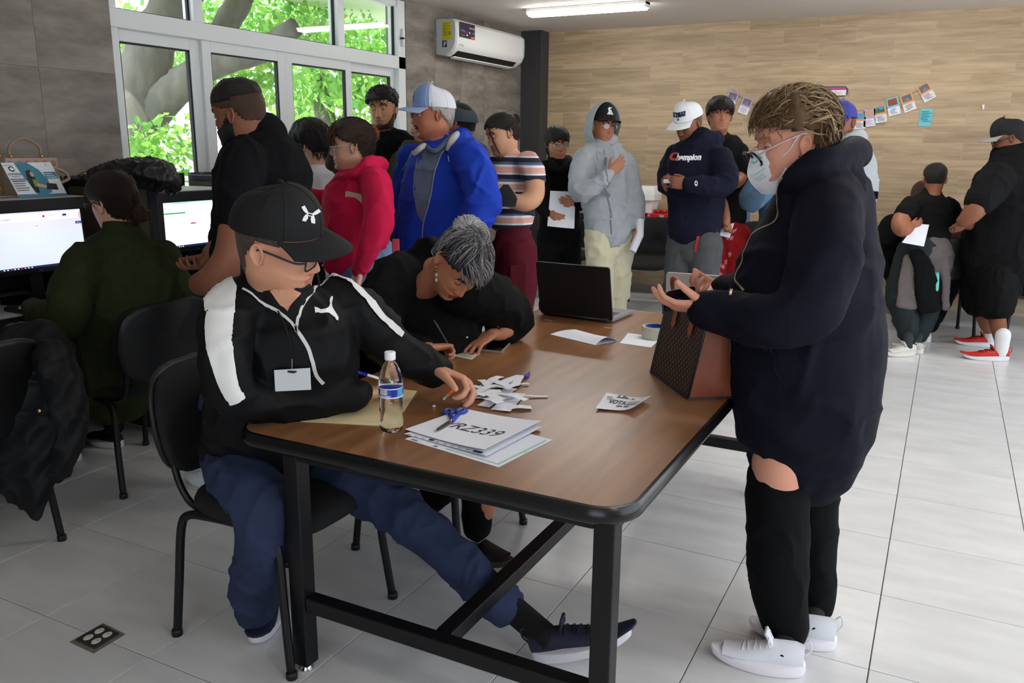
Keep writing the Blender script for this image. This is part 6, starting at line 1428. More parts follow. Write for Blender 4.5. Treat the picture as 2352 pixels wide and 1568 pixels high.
# wallet
wl_c = at(1560, 686, 2.5); wl = empty('wallet', wl_c, label='open black wallet with cards in the masked woman\'s hands', cat='wallet'); wx = (at(1612, 672, 2.52)-at(1520, 690, 2.46)).normalized(); wy = (UP*.9-CFh*.3).normalized()
MB().prism(rrect(-.055, -.035, .055, .035, .012, 3), .006, wl_c, wx, wy, -CFh).build('cover', M('wallet_black', (14, 14, 16), .3), wl); MB().prism(rrect(-.05, -.032, .048, .006, .008, 3), .006, wl_c-CFh*.006, wx, wy, -CFh).build('pocket', M('wallet_pocket', (20, 16, 18), .3), wl)
MB().prism([(-.042, .0), (.04, .0), (.04, .022), (-.042, .022)], .001, wl_c-CFh*.0035, wx, wy, -CFh).build('card', M('card_teal', (150, 190, 204), .4), wl); MB().prism([(-.05, -.002), (.0, -.002), (.0, .006), (-.05, .004)], .001, wl_c-CFh*.0125, wx, wy, -CFh).build('card', M('card_blue', (30, 50, 140), .4), wl)
# ================================================================== generic figure for the people standing in the room
def fig(label, hd, skin, tors, arms, topmat, topname='top', hands=(), amp=.006, seed=0, voxel=.011, sm=5, extra_top=(), core=.8, hvox=.0045, scale=(9, 9, 5), legs=()):
    bt = [px_tube([(x, y+(4 if i == 0 else 0), d, hw*core, rt) for i, (x, y, d, hw, rt) in enumerate(tors)])]; tt = [px_tube(tors)]; hs = []
    for a in arms:
        p = a['p']; k = a.get('k'); f = a.get('f', .72)
        bare = [(x, y, d, r*(f if (k is None or i < k-1) else (min(f+.1, .86) if i == k-1 else 1))) for i, (x, y, d, r) in enumerate(p)]; bt.append(limb_tube(bare))
        tt.append(limb_tube(p if k is None else p[:k]))
        if a.get('hand'):
            palm, side, curl, th, sc = a['hand']; w = at(*p[-1][:3]); dv = a.get('dir') or (w-at(*p[-2][:3])); hs.append(hand_tubes(w, dv, palm, side, curl, .1, th, sc))
    b = body_mesh('person', label, bt+list(legs), hd, hs, skin, voxel=.014, hvox=hvox)
    g = garment(topname, tt+list(extra_top), topmat, b, voxel, sm, amp, scale, seed)
    return b, g
def pelvis_at(x, y, d, z=.93): p = at(x, y, d); return Vector((p.x, p.y, z))
def cast(o):
    t = bvh(o)
    def f(x, y, d=3.): h = t.ray_cast(CAM, ray(x, y).normalized()); return h[0] if h[0] else t.find_nearest(at(x, y, d))[0]
    return f
CURL = (.35, .38, .42, .46); FIST = (.75, .8, .85, .9); REL = (.2, .25, .3, .35)
sk_med = skin_mat('medium', (176, 118, 90)); sk_tan = skin_mat('tan', (158, 102, 76)); sk_lt = skin_mat('light', (214, 164, 140)); sk_dk = skin_mat('deep', (138, 88, 66)); sk_boy = skin_mat('fair', (222, 178, 152))
h_blk = hair_mat('black', (14, 12, 12), (34, 30, 28)); h_brn = hair_mat('brown', (36, 24, 18), (66, 44, 32)); h_red = hair_mat('auburn', (110, 58, 28), (150, 86, 44)); h_gry = hair_mat('silver', (150, 146, 142), (196, 192, 188))
blk_t = fabric('tee_black', (17, 17, 19), .9); blk_h = fabric('hoodie_black', (14, 14, 16), .95)
def bowl(front=.045, side=.0, nape=-.07, ear=.02): return lambda x, y, z: z > np.interp(y, [-.11, -.05, -.03, .0, .03, .06, .1], [nape, nape+.01, -.0, ear, side+.012, front-.008, front])
# ------------------------------------------------------------------ bearded man
hd = Head(at(552, 259, 3.3), -106, 8, -6, 1.03, 64, 72, jaw=1.08, fat=.7, neck=1.2, wide=1.02)
b, g = fig('bearded man in black top standing at the computers', hd, sk_dk, [(612,306,3.34,48,.85),(608,330,3.35,84,.8),(606,380,3.35,106,.85),(603,450,3.36,112,.85),(601,540,3.4,110,.85),(598,640,3.45,108,.85),(598,730,3.5,104,.85)],
    [dict(p=[(560,370,3.18,54),(545,440,3.12,50),(543,505,3.1,47),(530,590,3.07,40),(488,640,3.1,34),(460,652,3.2,28)], k=3), dict(p=[(580,400,3.6,50),(540,500,3.62,44),(515,560,3.6,36),(486,584,3.55,24)], k=3, hand=((-.2,-.6,.6), 1, (.35,.45,.55,.6), (.8,.2), 1.02))], fabric('tee_black2', (13, 14, 17), .9), 't_shirt', amp=.007, seed=21, voxel=.010)
hairm = hair_mat('fade', (20, 16, 14), (38, 32, 28))
face_parts(hd, b, sk_dk, h_blk, (140, 84, 76), .3)
hd.patch(bowl(.046, .012, -.04, .024), .0012, 'hair_fade', hair_mat('fadeskin', (62, 44, 36), (84, 60, 48)), b)
hd.patch(lambda x, y, z: z > .052+.12*np.clip(-y, 0, 1), lambda x, y, z: np.interp(z, [.05, .075, .11], [.002, .008, .013]), 'hair', hairm, b, amp=.4)
hd.patch(lambda x, y, z: (z > -.124) & (y > .0) & (z < np.interp(y, [0, .02, .04, .06, .1], [.012, -.012, -.036, -.048, -.058])), lambda x, y, z: .004+0*x, 'beard', h_blk, b, amp=.5)
standing_legs(b, pelvis_at(600, 700, 3.5), -90, fabric('pants_dark', (20, 20, 24)), shoes=None, pw=(.19, .16), seed=5)
for (x, y) in ((-2.66, 2.52), (-2.60, 2.78)): sneaker(b, (x, y, 0), (-1, -.05, 0), .285, upper=(214, 222, 228), sole=(230, 232, 236), lace=(220, 222, 226))
# ------------------------------------------------------------------ seated woman in green
hd = Head(at(262, 462, 3.55), -114, 4, -8, 1.0, 56, 64, jaw=.95)
grn_j = fabric('jacket_green', (38, 44, 24), .9, col2=(46, 52, 28), vscale=20)
b, g = fig('woman in dark green jacket seated at a computer from behind', hd, sk_lt, [(282,532,3.58,44,.85),(282,556,3.6,80,.72),(283,606,3.62,118,.75),(280,680,3.66,130,.8),(270,770,3.72,122,.85),(264,860,3.78,112,.9),(262,882,3.8,100,.9)],
    [dict(p=[(205,606,3.5,50),(168,670,3.42,50),(150,728,3.38,46),(110,730,3.5,38),(78,712,3.62,28)], hand=((0,0,-1), -1, CURL, (.5,.3), .95)), dict(p=[(365,600,3.78,50),(395,660,3.84,46),(385,700,3.92,40),(330,690,4.0,30)])], grn_j, 'jacket', amp=.007, seed=23, legs=[w_tube([(-3.2,2.4,.52), (-3.62,2.4,.5), (-3.64,2.42,.1)], [.08,.06,.04]), w_tube([(-3.2,2.58,.52), (-3.62,2.6,.5), (-3.60,2.64,.1)], [.08,.06,.04])])
face_parts(hd, b, sk_lt, h_brn, (176, 110, 100), .4); glasses(hd, b, (40, 30, 30), 'rect', False)
brn2 = hair_mat('dkbrown', (20, 14, 12), (36, 26, 20))
tied = lambda x, y, z: z > np.interp(y, [-.11, -.04, -.02, .01, .05, .1], [-.085, -.06, -.0, .02, .04, .06])
hd.patch(tied, lambda x, y, z: np.interp(z, [-.09, 0, .1], [.004, .012, .014]), 'hair', brn2, b)
locks(hd, b, [brn2, h_brn], tied, .013, lambda p: (-p[0]*4, -1, -.5), 300, .11, .001, .0016, 8, 8, .5)
bc = hd.w((.01, -.125, -.058)); bn = MB().ell(bc, (.036, .034, .036)); bn.build('hair_bun', h_brn, b, True)
mbn = MB(); random.seed(4)
for k in range(14):
    a0 = random.uniform(0, 6.28); ax_ = Vector((random.gauss(0, 1), random.gauss(0, 1), random.gauss(0, 1))).normalized(); e1 = ax_.orthogonal().normalized(); e2 = ax_.cross(e1)
    mbn.tube([bc+(e1*math.cos(a0+t*.5)+e2*math.sin(a0+t*.5))*.037 for t in range(7)], .004, 5)
mbn.build('hair_coil', h_brn, b, True)
MB().ell(hd.w((-.079, .0, -.04)), (.003,)*3).build('earring', chrome, b, True)
garment('trousers', [w_tube([(-3.15,2.40,.52), (-3.40,2.40,.52), (-3.62,2.40,.5), (-3.64,2.41,.3), (-3.64,2.42,.1)], [.10,.09,.075,.06,.05]), w_tube([(-3.15,2.57,.52), (-3.40,2.58,.52), (-3.62,2.6,.5), (-3.61,2.62,.3), (-3.60,2.64,.11)], [.10,.09,.075,.06,.05])], bk, b, .012, 4, .004, seed=3)
for (x, y) in ((-3.56, 2.64), (-3.58, 2.42)): sneaker(b, (x, y, 0), (-1, .0, 0), .255, upper=(14, 14, 16), sole=(206, 204, 198), lace=None, collar=.065, tongue=False)
# ------------------------------------------------------------------ boy in white by the window
hd = Head(at(715, 327, 4.6), -118, 0, -8, .97, 48, 56, jaw=.92, nose=.85, neck=.85)
b, g = fig('slim youth with bowl haircut in white tee by the window', hd, sk_boy, [(730,384,4.63,17,1),(727,398,4.63,44,.75),(724,430,4.64,50,.7),(722,520,4.68,46,.75),(722,610,4.72,46,.8)], [dict(p=[(700,410,4.5,17),(692,470,4.48,16),(690,530,4.46,13),(688,590,4.45,10)], k=2, hand=(CRh, -1, REL, (.4,.2), .9)), dict(p=[(752,415,4.75,17),(760,480,4.8,15),(760,560,4.8,11)], k=2)], fabric('tee_white', (226, 230, 234), .9), 't_shirt', amp=.005, seed=31, voxel=.012)
face_parts(hd, b, sk_boy, h_blk, (190, 120, 112), .4); m_ = bowl(.022, .004, -.05, .006)
hd.patch(m_, lambda x, y, z: np.interp(z, [-.06, 0, .06, .11], [.006, .018, .024, .02]), 'hair', h_blk, b); locks(hd, b, [h_blk], m_, lambda x, y, z: np.interp(z, [-.06, 0, .06, .11], [.006, .018, .024, .02])*1.05, lambda p: (p[0]*6, p[1]*6, -.8), 260, .07, .001, .0018, 2)
standing_legs(b, pelvis_at(722, 580, 4.7), -115, fabric('pants_dark', (20, 20, 24)), shoes=dict(upper=(40, 40, 46), lace=None, tongue=False), pw=(.14, .11), r=(.08,.07,.06,.05))
# ------------------------------------------------------------------ woman with long dark hair behind the pink hoodie
hd = Head(at(792, 330, 4.85), -70, 6, 0, .95, 44, 48)
b, g = fig('long-haired woman in black half hidden behind the pink hoodie', hd, sk_med, [(785,392,4.9,20,.9),(782,405,4.9,44,.75),(780,440,4.9,48,.75),(780,520,4.92,44,.8),(780,600,4.95,46,.8)], [dict(p=[(748,420,4.82,18),(745,480,4.8,16),(750,550,4.75,12)]), dict(p=[(815,420,4.98,18),(818,500,5,15),(815,560,5,12)])], fabric('tee_navyblack', (24, 26, 32), .9), 'top', amp=.004, seed=33, voxel=.012)
face_parts(hd, b, sk_med, h_blk, (170, 100, 94), .4); m_ = lambda x, y, z: z > np.interp(y, [-.11, .0, .04, .1], [-.16, -.12, .0, .06])
hd.patch(m_, .016, 'hair', h_brn, b)
for (x0, x1) in ((770, 742), (782, 756), (800, 790)): MB().ring_loft(limb_tube([(x0, 320, 4.84, 14), (x0-8, 350, 4.80, 16), ((x0+x1)/2, 385, 4.78, 14), (x1, 415, 4.78, 8)])).build('hair_length', h_brn, b, True)
standing_legs(b, pelvis_at(780, 590, 4.95), -80, bk, shoes=dict(upper=(30, 30, 34), lace=None, tongue=False), pw=(.15, .12))
# ------------------------------------------------------------------ woman in the pink hoodie
hd = Head(at(809, 332, 4.1), -82, 3, -6, .97, 64, 72, jaw=1.04, cheek=.7, fat=.8, nose=.9, neck=1.15)
pk_ = fabric('hoodie_pink', (204, 30, 74), .85, bump=.2)
b, g = fig('woman in bright pink hoodie and glasses holding a clutch', hd, sk_lt, [(830,394,4.17,36,.85),(830,410,4.15,60,.8),(823,440,4.15,76,.85),(820,478,4.15,79,.9),(818,508,4.15,75,.9),(816,550,4.16,79,.9),(815,588,4.17,77,.9)],
    [dict(p=[(860,418,4.0,38),(870,470,3.93,37),(866,520,3.9,34),(845,575,3.9,26),(828,612,3.92,20),(824,625,3.92,15)], hand=(-CFh+CRh*-.8, -1, (.3,.35,.4,.45), (.35,.25), .92)), dict(p=[(790,430,4.33,30),(762,456,4.38,20),(732,452,4.4,15),(712,446,4.42,12)])], pk_, 'hoodie', amp=.006, seed=35, voxel=.0095,
    extra_top=[limb_tube([(782,408,4.05,10),(812,398,4.0,12),(850,376,4.02,17),(872,380,4.12,18),(866,384,4.24,17),(836,384,4.28,14)])], hvox=.004)
face_parts(hd, b, sk_lt, h_brn, (186, 110, 108), .5, browk=.8); glasses(hd, b, (30, 30, 34), 'round', True, .0014, .026, .021, -.004, tcol=(210, 196, 190))
m_ = lambda x, y, z: z > np.interp(y, [-.11, -.05, -.025, .0, .03, .06, .1], [-.08, -.055, .0, .018, .030, .046, .050])
hd.patch(m_, lambda x, y, z: np.interp(z, [-.09, 0, .1], [.006, .014, .018]), 'hair', h_brn, b); locks(hd, b, [h_brn, h_blk], m_, .017, lambda p: (-p[0]*3, -1, .35), 420, .12, .002, .0015, 9, 8, .6)
locks(hd, b, [h_red, h_brn], lambda x, y, z: (y > .055) & (z > .06), .018, lambda p: (p[0]*9, .9, -1.), 120, .085, .002, .0017, 10, 8, .4, 'bangs')
bc = at(851, 300, 4.12)
mb = MB(); random.seed(6)
for k in range(46):
    a0, rr = random.uniform(0, 6.28), random.uniform(.014, .036); ax_ = (CRh*random.gauss(.2, .5)+UP*random.gauss(0, .5)+CFh*random.gauss(.6, .6)).normalized(); e1 = ax_.orthogonal().normalized(); e2 = ax_.cross(e1)
    mb.tube([bc+UP*(-.012*t*.3)+(e1*math.cos(a0+t*.55)+e2*math.sin(a0+t*.55))*rr*(1+.06*t) for t in range(7)], .0032, 5)
mb.build('hair_bun', h_red, b, True)
cg = cast(g)
ribbon(g, [cg(786,402), cg(778,425), cg(766,440)], .004, None, 'zip', M('zip_pink', (130, 20, 50), .5), g, .002)
for pts in (((806,392),(798,410),(794,430),(784,446)), ((778,402),(764,415),(750,428))): MB().tube([cg(*q)+(CAM-cg(*q)).normalized()*.004 for q in pts], .0022, 5).build('drawstring', pk_, g, True)
ribbon(g, [cg(765,530), cg(757,520), cg(754,540), cg(760,560)], .005, None, 'pocket_seam', M('seam_pink', (110, 12, 36), .8), g, .0015)
dnl = denim('light', (92, 116, 146))
standing_legs(b, pelvis_at(842, 600, 4.2, .90), -85, dnl, .01, .085, (.125, .105, .08, .06), .1, .05, .006, 37, pw=(.17, .19), shoes=dict(upper=(226, 226, 226), lace=None, tongue=False), name='jeans')
MB().ring_loft([[at(824, 622, 3.92)+(CRh*math.cos(t)+CFh*math.sin(t))*.033+UP*z for t in [2*pi*k/18 for k in range(18)]] for z in (-.004, .006)], cap=False).build('bracelet', M('band_red', (150, 20, 30), .4), b, True)
c = cg(818, 464); cl_o = empty('clutch', c, label='beige clutch purse tucked under the pink sleeve', cat='purse'); ex = (at(838, 470, 4.02)-at(800, 462, 4.02)).normalized(); ey = UP*.98+ex*.1
cc = at(820, 464, 4.0)
MB().prism(rrect(-.06, -.042, .05, .042, .008, 3), .022, cc+CFh*.03, ex, ey, -CFh).build('body', M('clutch_beige', (190, 172, 144), .5, bump=.2, bscale=200), cl_o); MB().prism(rrect(-.06, -.020, .05, .042, .008, 3), .003, cc+CFh*.008, ex, ey, -CFh).build('flap', M('clutch_flap', (200, 182, 154), .5), cl_o)
pc2 = at(909, 565, 4.06); pp = MB().box((-.018, -.006, -.035), (.018, .006, .035), .004).xf(Matrix.Translation(pc2)@Matrix.Rotation(.45, 4, 'Z')).build('phone', M('phone_pink', (196, 70, 86), .3)); tag(pp, 'pink phone sticking out of a jeans back pocket', 'phone')
# ------------------------------------------------------------------ young man in black tee facing the room
hd = Head(at(880, 251, 5.2), -10, 1, 3, 1.0, 60, 68, jaw=1.0, neck=1.05)
b, g = fig('young man in black tee with short dark hair facing us', hd, skin_mat('olive', (190, 138, 106)), [(884,296,5.24,21,.9),(886,310,5.25,46,.7),(892,334,5.25,70,.6),(892,400,5.25,66,.62),(890,500,5.3,62,.65),(890,590,5.3,58,.7)], [dict(p=[(835,335,5.22,22),(826,400,5.2,20),(825,470,5.2,15),(830,540,5.15,12)], k=2), dict(p=[(950,335,5.25,22),(958,400,5.25,20),(958,470,5.25,15),(952,540,5.2,12)], k=2)], blk_t, 't_shirt', amp=.005, seed=41, voxel=.012)
face_parts(hd, b, _M['skin_olive'], h_blk, (176, 112, 100), .25)
m_ = bowl(.052, .02, -.06, .03); tk = lambda x, y, z: np.interp(z, [-.06, .02, .06, .11], [.004, .012, .026, .028])
hd.patch(m_, tk, 'hair', h_blk, b, amp=.3); locks(hd, b, [h_blk], m_, tk, lambda p: (p[0]*5, 1.2, -.2), 300, .05, .006, .0022, 3, 7, .9)
hd.patch(lambda x, y, z: (z < -.03) & (z > -.122) & (y > .0) & (z < np.interp(y, [0, .04, .07, .1], [-.01, -.05, -.085, -.098])), .002, 'beard', hair_mat('stubble', (40, 28, 22), (58, 42, 34)), b)
standing_legs(b, pelvis_at(890, 560, 5.3), -10, bk, shoes=dict(upper=(30, 30, 34), lace=None, tongue=False))
# ------------------------------------------------------------------ man in the blue jacket with moustache
hd = Head(at(996, 260, 4.3), -74, 5, -4, .99, 64, 72, jaw=1.06, fat=.7, nose=1.15, neck=1.15, cheek=.2)
blu = fabric('jacket_blue', (24, 58, 172), .7, bump=.15)
b, g = fig('grey-haired man in royal blue jacket and blue-white cap', hd, skin_mat('ruddy', (178, 112, 86)), [(1010,336,4.35,40,.8),(1014,350,4.34,78,.78),(1022,390,4.33,98,.8),(1022,450,4.34,102,.82),(1015,520,4.36,97,.85),(1006,585,4.38,86,.85)],
    [dict(p=[(1075,362,4.18,46),(1098,420,4.1,44),(1104,480,4.06,42),(1075,530,4.05,36),(1040,560,4.1,28)]), dict(p=[(952,365,4.5,36),(936,440,4.55,34),(928,500,4.52,30),(928,542,4.5,24),(932,552,4.5,16)], hand=(CRh, 1, CURL, (.4,.3), 1.0))], blu, 'jacket', amp=.009, seed=43, voxel=.010, extra_top=[limb_tube([(1034,334,4.18,10),(1046,320,4.2,15),(1062,316,4.32,20),(1050,318,4.46,18),(1000,326,4.5,14)])], scale=(8, 8, 4))
sk = _M['skin_ruddy']; face_parts(hd, b, sk, hair_mat('brow_gr', (60, 50, 44)), (160, 100, 92), .5)
m_ = lambda x, y, z: (z < .06) & (z > np.interp(y, [-.11, -.06, -.03, .0, .02, .03], [-.06, -.05, -.01, .012, .02, .2]))
hd.patch(m_, .009, 'hair', h_gry, b, amp=.4); locks(hd, b, [h_gry], m_, .010, lambda p: (0, -.8, -1), 140, .035, .001, .0014, 4, 5, .4)
hd.patch(lambda x, y, z: (np.abs(x) < .03) & (z > -.0675-.25*np.abs(x)) & (z < -.052-.25*np.abs(x)) & (y > .05), .006, 'moustache', h_brn, b, amp=.3)
co2, cr2 = cap(hd, b, (214, 216, 224), brimcol=(150, 174, 214), frontcol=(128, 156, 204), rim=.036, length=.08, tall=.018, undercol=(206, 206, 222), scale=1.02)
T = bvh(cr2); cs_ = math.sin(math.radians(-14))
decal(cr2, [(subdiv(shape(rrect(-.022, -.024, .022, .024, .006, 3)), 1), 0), (subdiv(shape(rrect(-.018, -.020, .018, .020, .005, 3)), 1), 1), (shape([(-.008, -.012), (.004, -.014), (.010, .0), (.004, .014), (-.002, .008), (-.010, .004)]), 2)], [pbl, whitep, M('print_sky', (150, 196, 226), .6)], hd.w((-.03, .2, .088)), hd.d((.94, .34, 0)), hd.d((0, -.2, 1)), 'front_patch', co2, .002, T, hd.d((.34, -.94, 0)))
cg = cast(g)
# open front showing the grey polo
pol = fabric('polo_grey', (84, 94, 114), .85)
po = pxdecal(g, [(subdiv(shape([(975,338),(1000,340),(1030,318),(1032,330),(1012,360),(998,400),(990,450),(978,498),(970,510),(958,490),(950,440),(952,395),(960,360)]), 3), 0)], [pol], 'polo_shirt', b, .004)
ribbon(g, [cg(x, y, 4.2) for x, y in ((1030,330),(1012,362),(998,402),(990,452),(977,500),(972,530),(972,580))], .006, None, 'zip', M('zip_steel', (120, 130, 160), .4), g, .006)
for pts in (((1036,330),(1030,345),(1029,360),(1032,372)), ((948,345),(940,362),(932,378),(924,392))): MB().tube([cg(*q, 4.2)+(CAM-cg(*q, 4.2)).normalized()*.006 for q in pts], .0028, 6).build('drawstring', M('string_grey', (170, 172, 184), .7), g, True)
lin_g = fabric('lining_grey', (176, 174, 174), .9)
MB().ring_loft(limb_tube([(952,352,4.2,6),(966,340,4.18,7),(975,334,4.2,6)])).build('hood_lining', lin_g, g, True); MB().ring_loft(limb_tube([(1028,342,4.16,5),(1036,326,4.16,8),(1046,312,4.18,8),(1052,306,4.24,6)])).build('hood_lining', lin_g, g, True)
MB().ring_loft(limb_tube([(980,336,4.2,5),(992,346,4.16,6),(1006,344,4.16,6),(1022,330,4.17,7),(1036,314,4.2,7)])).build('polo_collar', pol, b, True)
standing_legs(b, pelvis_at(1005, 575, 4.38), -80, denim('mid', (50, 62, 88)), pw=(.19, .17), shoes=dict(upper=(60, 50, 44), lace=None, tongue=False), name='jeans')
# ------------------------------------------------------------------ olive jacket, head hidden behind the blue jacket man
hd = Head(at(985, 285, 4.95), -80, 5, 0, .97, 44, 48)
olv = fabric('jacket_olive', (66, 66, 52), .85)
b, g = fig('person in olive jacket standing behind the blue jacket', hd, sk_med, [(985,330,4.98,24,.9),(982,345,4.98,56,.75),(968,380,4.98,66,.75),(962,440,4.98,64,.8),(962,520,5,62,.8),(962,600,5,60,.8)], [dict(p=[(925,375,4.86,28),(912,430,4.8,26),(914,490,4.78,22),(925,540,4.75,16)]), dict(p=[(1010,380,5.1,26),(1015,450,5.12,24),(1010,530,5.1,18)])], olv, 'jacket', amp=.008, seed=45, voxel=.011)
face_parts(hd, b, sk_med, h_blk, (160, 100, 92), .4); hd.patch(bowl(.05, .02, -.05, .03), .012, 'hair', h_blk, b)
standing_legs(b, pelvis_at(962, 570, 5.0), -80, bk, shoes=dict(upper=(30, 30, 34), lace=None, tongue=False))
# ------------------------------------------------------------------ grey cap, seen from behind
hd = Head(at(1056, 284, 5.15), -118, 4, 0, 1.0, 44, 52, neck=1.1)
b, g = fig('person in slate grey cap seen from behind beside the striped top', hd, sk_tan, [(1066,322,5.18,24,.9),(1068,336,5.18,52,.75),(1068,370,5.2,62,.75),(1066,440,5.2,60,.8),(1066,520,5.2,58,.8),(1066,600,5.2,56,.8)], [dict(p=[(1030,365,5.08,24),(1024,430,5.05,22),(1026,500,5,16)]), dict(p=[(1100,370,5.3,24),(1106,430,5.3,22),(1104,500,5.3,16)])], fabric('jacket_grey', (92, 92, 84), .85), 'jacket', amp=.006, seed=47, voxel=.012)
face_parts(hd, b, sk_tan, h_blk, (150, 96, 88), .4); hd.patch(bowl(.05, .02, -.05, .03), .006, 'hair', h_blk, b); cap(hd, b, (64, 74, 84), rim=.016, tall=.02, length=.07, scale=1.04)
standing_legs(b, pelvis_at(1066, 560, 5.2), -100, bk, shoes=dict(upper=(30, 30, 34), lace=None, tongue=False))
# ------------------------------------------------------------------ woman in the striped top
def stripes():
    m = bpy.data.materials.new('striped_knit'); m.use_nodes = True; N, L, b = nodes(m); tc = N.new('ShaderNodeTexCoord'); sx = N.new('ShaderNodeSeparateXYZ'); L.new(tc.outputs['Object'], sx.inputs[0])
    mm = N.new('ShaderNodeMath'); mm.operation = 'MULTIPLY_ADD'; mm.inputs[1].default_value = 1/.098; mm.inputs[2].default_value = .25; L.new(sx.outputs[2], mm.inputs[0]); fr = N.new('ShaderNodeMath'); fr.operation = 'FRACT'; L.new(mm.outputs[0], fr.inputs[0])
    cr = N.new('ShaderNodeValToRGB'); cr.color_ramp.interpolation = 'CONSTANT'; E = cr.color_ramp.elements; E[0].position = 0; E[0].color = rgb(214, 160, 146); E[1].position = .34; E[1].color = rgb(226, 222, 224)
    for p, c in ((.48, (84, 96, 130)), (.64, (30, 32, 52)), (.9, (226, 222, 224))): e = E.new(p); e.color = rgb(*c)
    L.new(fr.outputs[0], cr.inputs[0]); L.new(cr.outputs[0], b.inputs['Base Color']); b.inputs['Roughness'].default_value = .85; return m
hd = Head(at(1155, 307, 5.0), -64, 15, 4, .95, 60, 68, jaw=.98, cheek=.6, fat=.4, nose=.9)
skS = skin_mat('honey', (196, 146, 114))
b, g = fig('woman in pink and navy striped tee with hair bun', hd, skS, [(1174,360,5.03,24,.9),(1178,374,5.03,44,.75),(1178,400,5.03,57,.78),(1175,440,5.03,58,.85),(1172,478,5.04,56,.88),(1172,494,5.05,55,.88)],
    [dict(p=[(1212,374,4.92,28),(1222,392,4.88,30),(1226,408,4.86,28),(1226,448,4.83,25),(1205,466,4.8,21),(1165,458,4.8,17),(1148,453,4.8,13)], k=3, f=.85, hand=(-CFh*.2+UP*.6, -1, CURL, (.4,.3), .9)), dict(p=[(1140,380,5.15,24),(1128,410,5.15,22),(1124,450,5.1,17),(1135,465,5.0,13)], k=2)], stripes(), 't_shirt', amp=.004, seed=49, voxel=.010)
face_parts(hd, b, skS, h_blk, (190, 110, 106), .2)
m_ = lambda x, y, z: z > np.interp(y, [-.11, -.04, -.02, .01, .05, .1], [-.08, -.05, -.0, .02, .04, .062])
hd.patch(m_, lambda x, y, z: np.interp(z, [-.09, 0, .1], [.004, .010, .014]), 'hair', h_blk, b); locks(hd, b, [h_blk, h_brn], m_, .013, lambda p: (-p[0]*3, -1, .3), 260, .1, .001, .0016, 3)
bc = hd.w((0, -.112, .062)); MB().ell(bc, (.032, .03, .034)).build('hair_bun', h_blk, b, True); e1, e2 = hd.d((1, 0, 0)), hd.d((0, .5, .85)); ringtube(MB(), bc+hd.d((0, .018, -.004)), .026, .026, e1, e2, .006).build('scrunchie', M('band_crimson', (130, 20, 34), .8), b, True)
MB().tube([hd.w(p) for p in smooth_path([(-.03,.098,.06), (-.055,.105,.0), (-.062,.096,-.06), (-.055,.08,-.115)], 5)], [.004]*15+[.002], 6).build('hair_strand', h_blk, b, True)
mar = fabric('cargo_maroon', (84, 20, 32), .85)
_, tg = standing_legs(b, pelvis_at(1180, 540, 5.06, .90), -70, mar, .010, .085, (.12, .11, .09, .08), .1, .06, .006, 51, pw=(.155, .15), shoes=dict(upper=(40, 50, 120), lace=None, tongue=False), name='cargo_trousers')
tc = cast(tg); MB().box((-.05, -.01, -.08), (.05, .012, .08), .006).xf(Matrix.Translation(tc(1190, 640, 4.9))@Matrix.Rotation(.5, 4, 'Z')).build('cargo_pocket', mar, b)
MB().ring_loft(px_tube([(1172,489,5.05,57,.9),(1172,498,5.05,58,.9)], 24, rnd=False)).build('waistband', M('band_navy', (26, 28, 46), .8), b, True)
wc_ = at(1160, 452, 4.74); wo = empty('wallet_purse', wc_, label='black zip purse held by the woman in stripes', cat='purse'); MB().prism([(-.075,-.055),(.06,-.055),(.07,-.01),(.02,.07),(-.01,.07),(-.06,.0)], .02, wc_+CFh*.02, CRh, UP, -CFh).build('body', pbl, wo); MB().tube([wc_+CRh*a+UP*c for a, c in ((-.07,-.0),(-.01,.07),(.02,.07),(.07,.0))], .003, 6).build('zip', chrome, wo)
# ------------------------------------------------------------------ girl in black holding a sheet
hd = Head(at(1279, 328, 6.2), 16, 6, 4, .97, 56, 64, jaw=.92, nose=.85, cheek=.4)
b, g = fig('girl in black hoodie and clear glasses holding a sheet', hd, sk_med, [(1281,364,6.22,17,.9),(1283,378,6.22,38,.72),(1285,415,6.22,49,.7),(1285,470,6.22,47,.75),(1285,535,6.24,46,.78)],
    [dict(p=[(1250,388,6.16,19),(1243,440,6.1,18),(1246,475,6.04,16),(1256,490,6.0,12)], dir=at(1276,498,5.96)-at(1256,490,6.0), hand=(CFh, 1, REL, (.5,.3), .85)), dict(p=[(1322,388,6.18,19),(1334,440,6.12,18),(1335,466,6.05,16),(1326,470,6.0,12)], dir=at(1305,466,5.96)-at(1326,470,6.0), hand=(CFh, -1, REL, (.5,.3), .85))], blk_h, 'hoodie', amp=.006, seed=53, voxel=.011, extra_top=[limb_tube([(1262,372,6.14,9),(1270,384,6.08,8),(1284,392,6.06,7),(1298,384,6.08,8),(1306,372,6.14,9),(1300,366,6.3,10),(1268,366,6.3,10)])])
face_parts(hd, b, sk_med, h_blk, (180, 112, 104), .7); glasses(hd, b, (206, 196, 190), 'round', True, .0014, .026, .022, -.006)
m_ = lambda x, y, z: z > np.interp(y, [-.11, -.03, .0, .05, .08, .1], [-.12, -.1, -.02, .02, .026, .03])
hd.patch(m_, lambda x, y, z: np.interp(z, [-.1, 0, .1], [.008, .012, .016]), 'hair', h_blk, b); locks(hd, b, [h_blk], m_, .015, lambda p: (p[0]*5, .4, -1), 260, .06, .002, .0018, 5)
standing_legs(b, pelvis_at(1285, 540, 6.25, .9), 10, bk, shoes=dict(upper=(30, 30, 34), lace=None, tongue=False), pw=(.15, .12), r=(.09,.08,.065,.05))
q = [at(1257,519,5.97), at(1319,525,5.95), at(1322,440,5.99), at(1264,438,6.0)]
n_ = 6; P = []
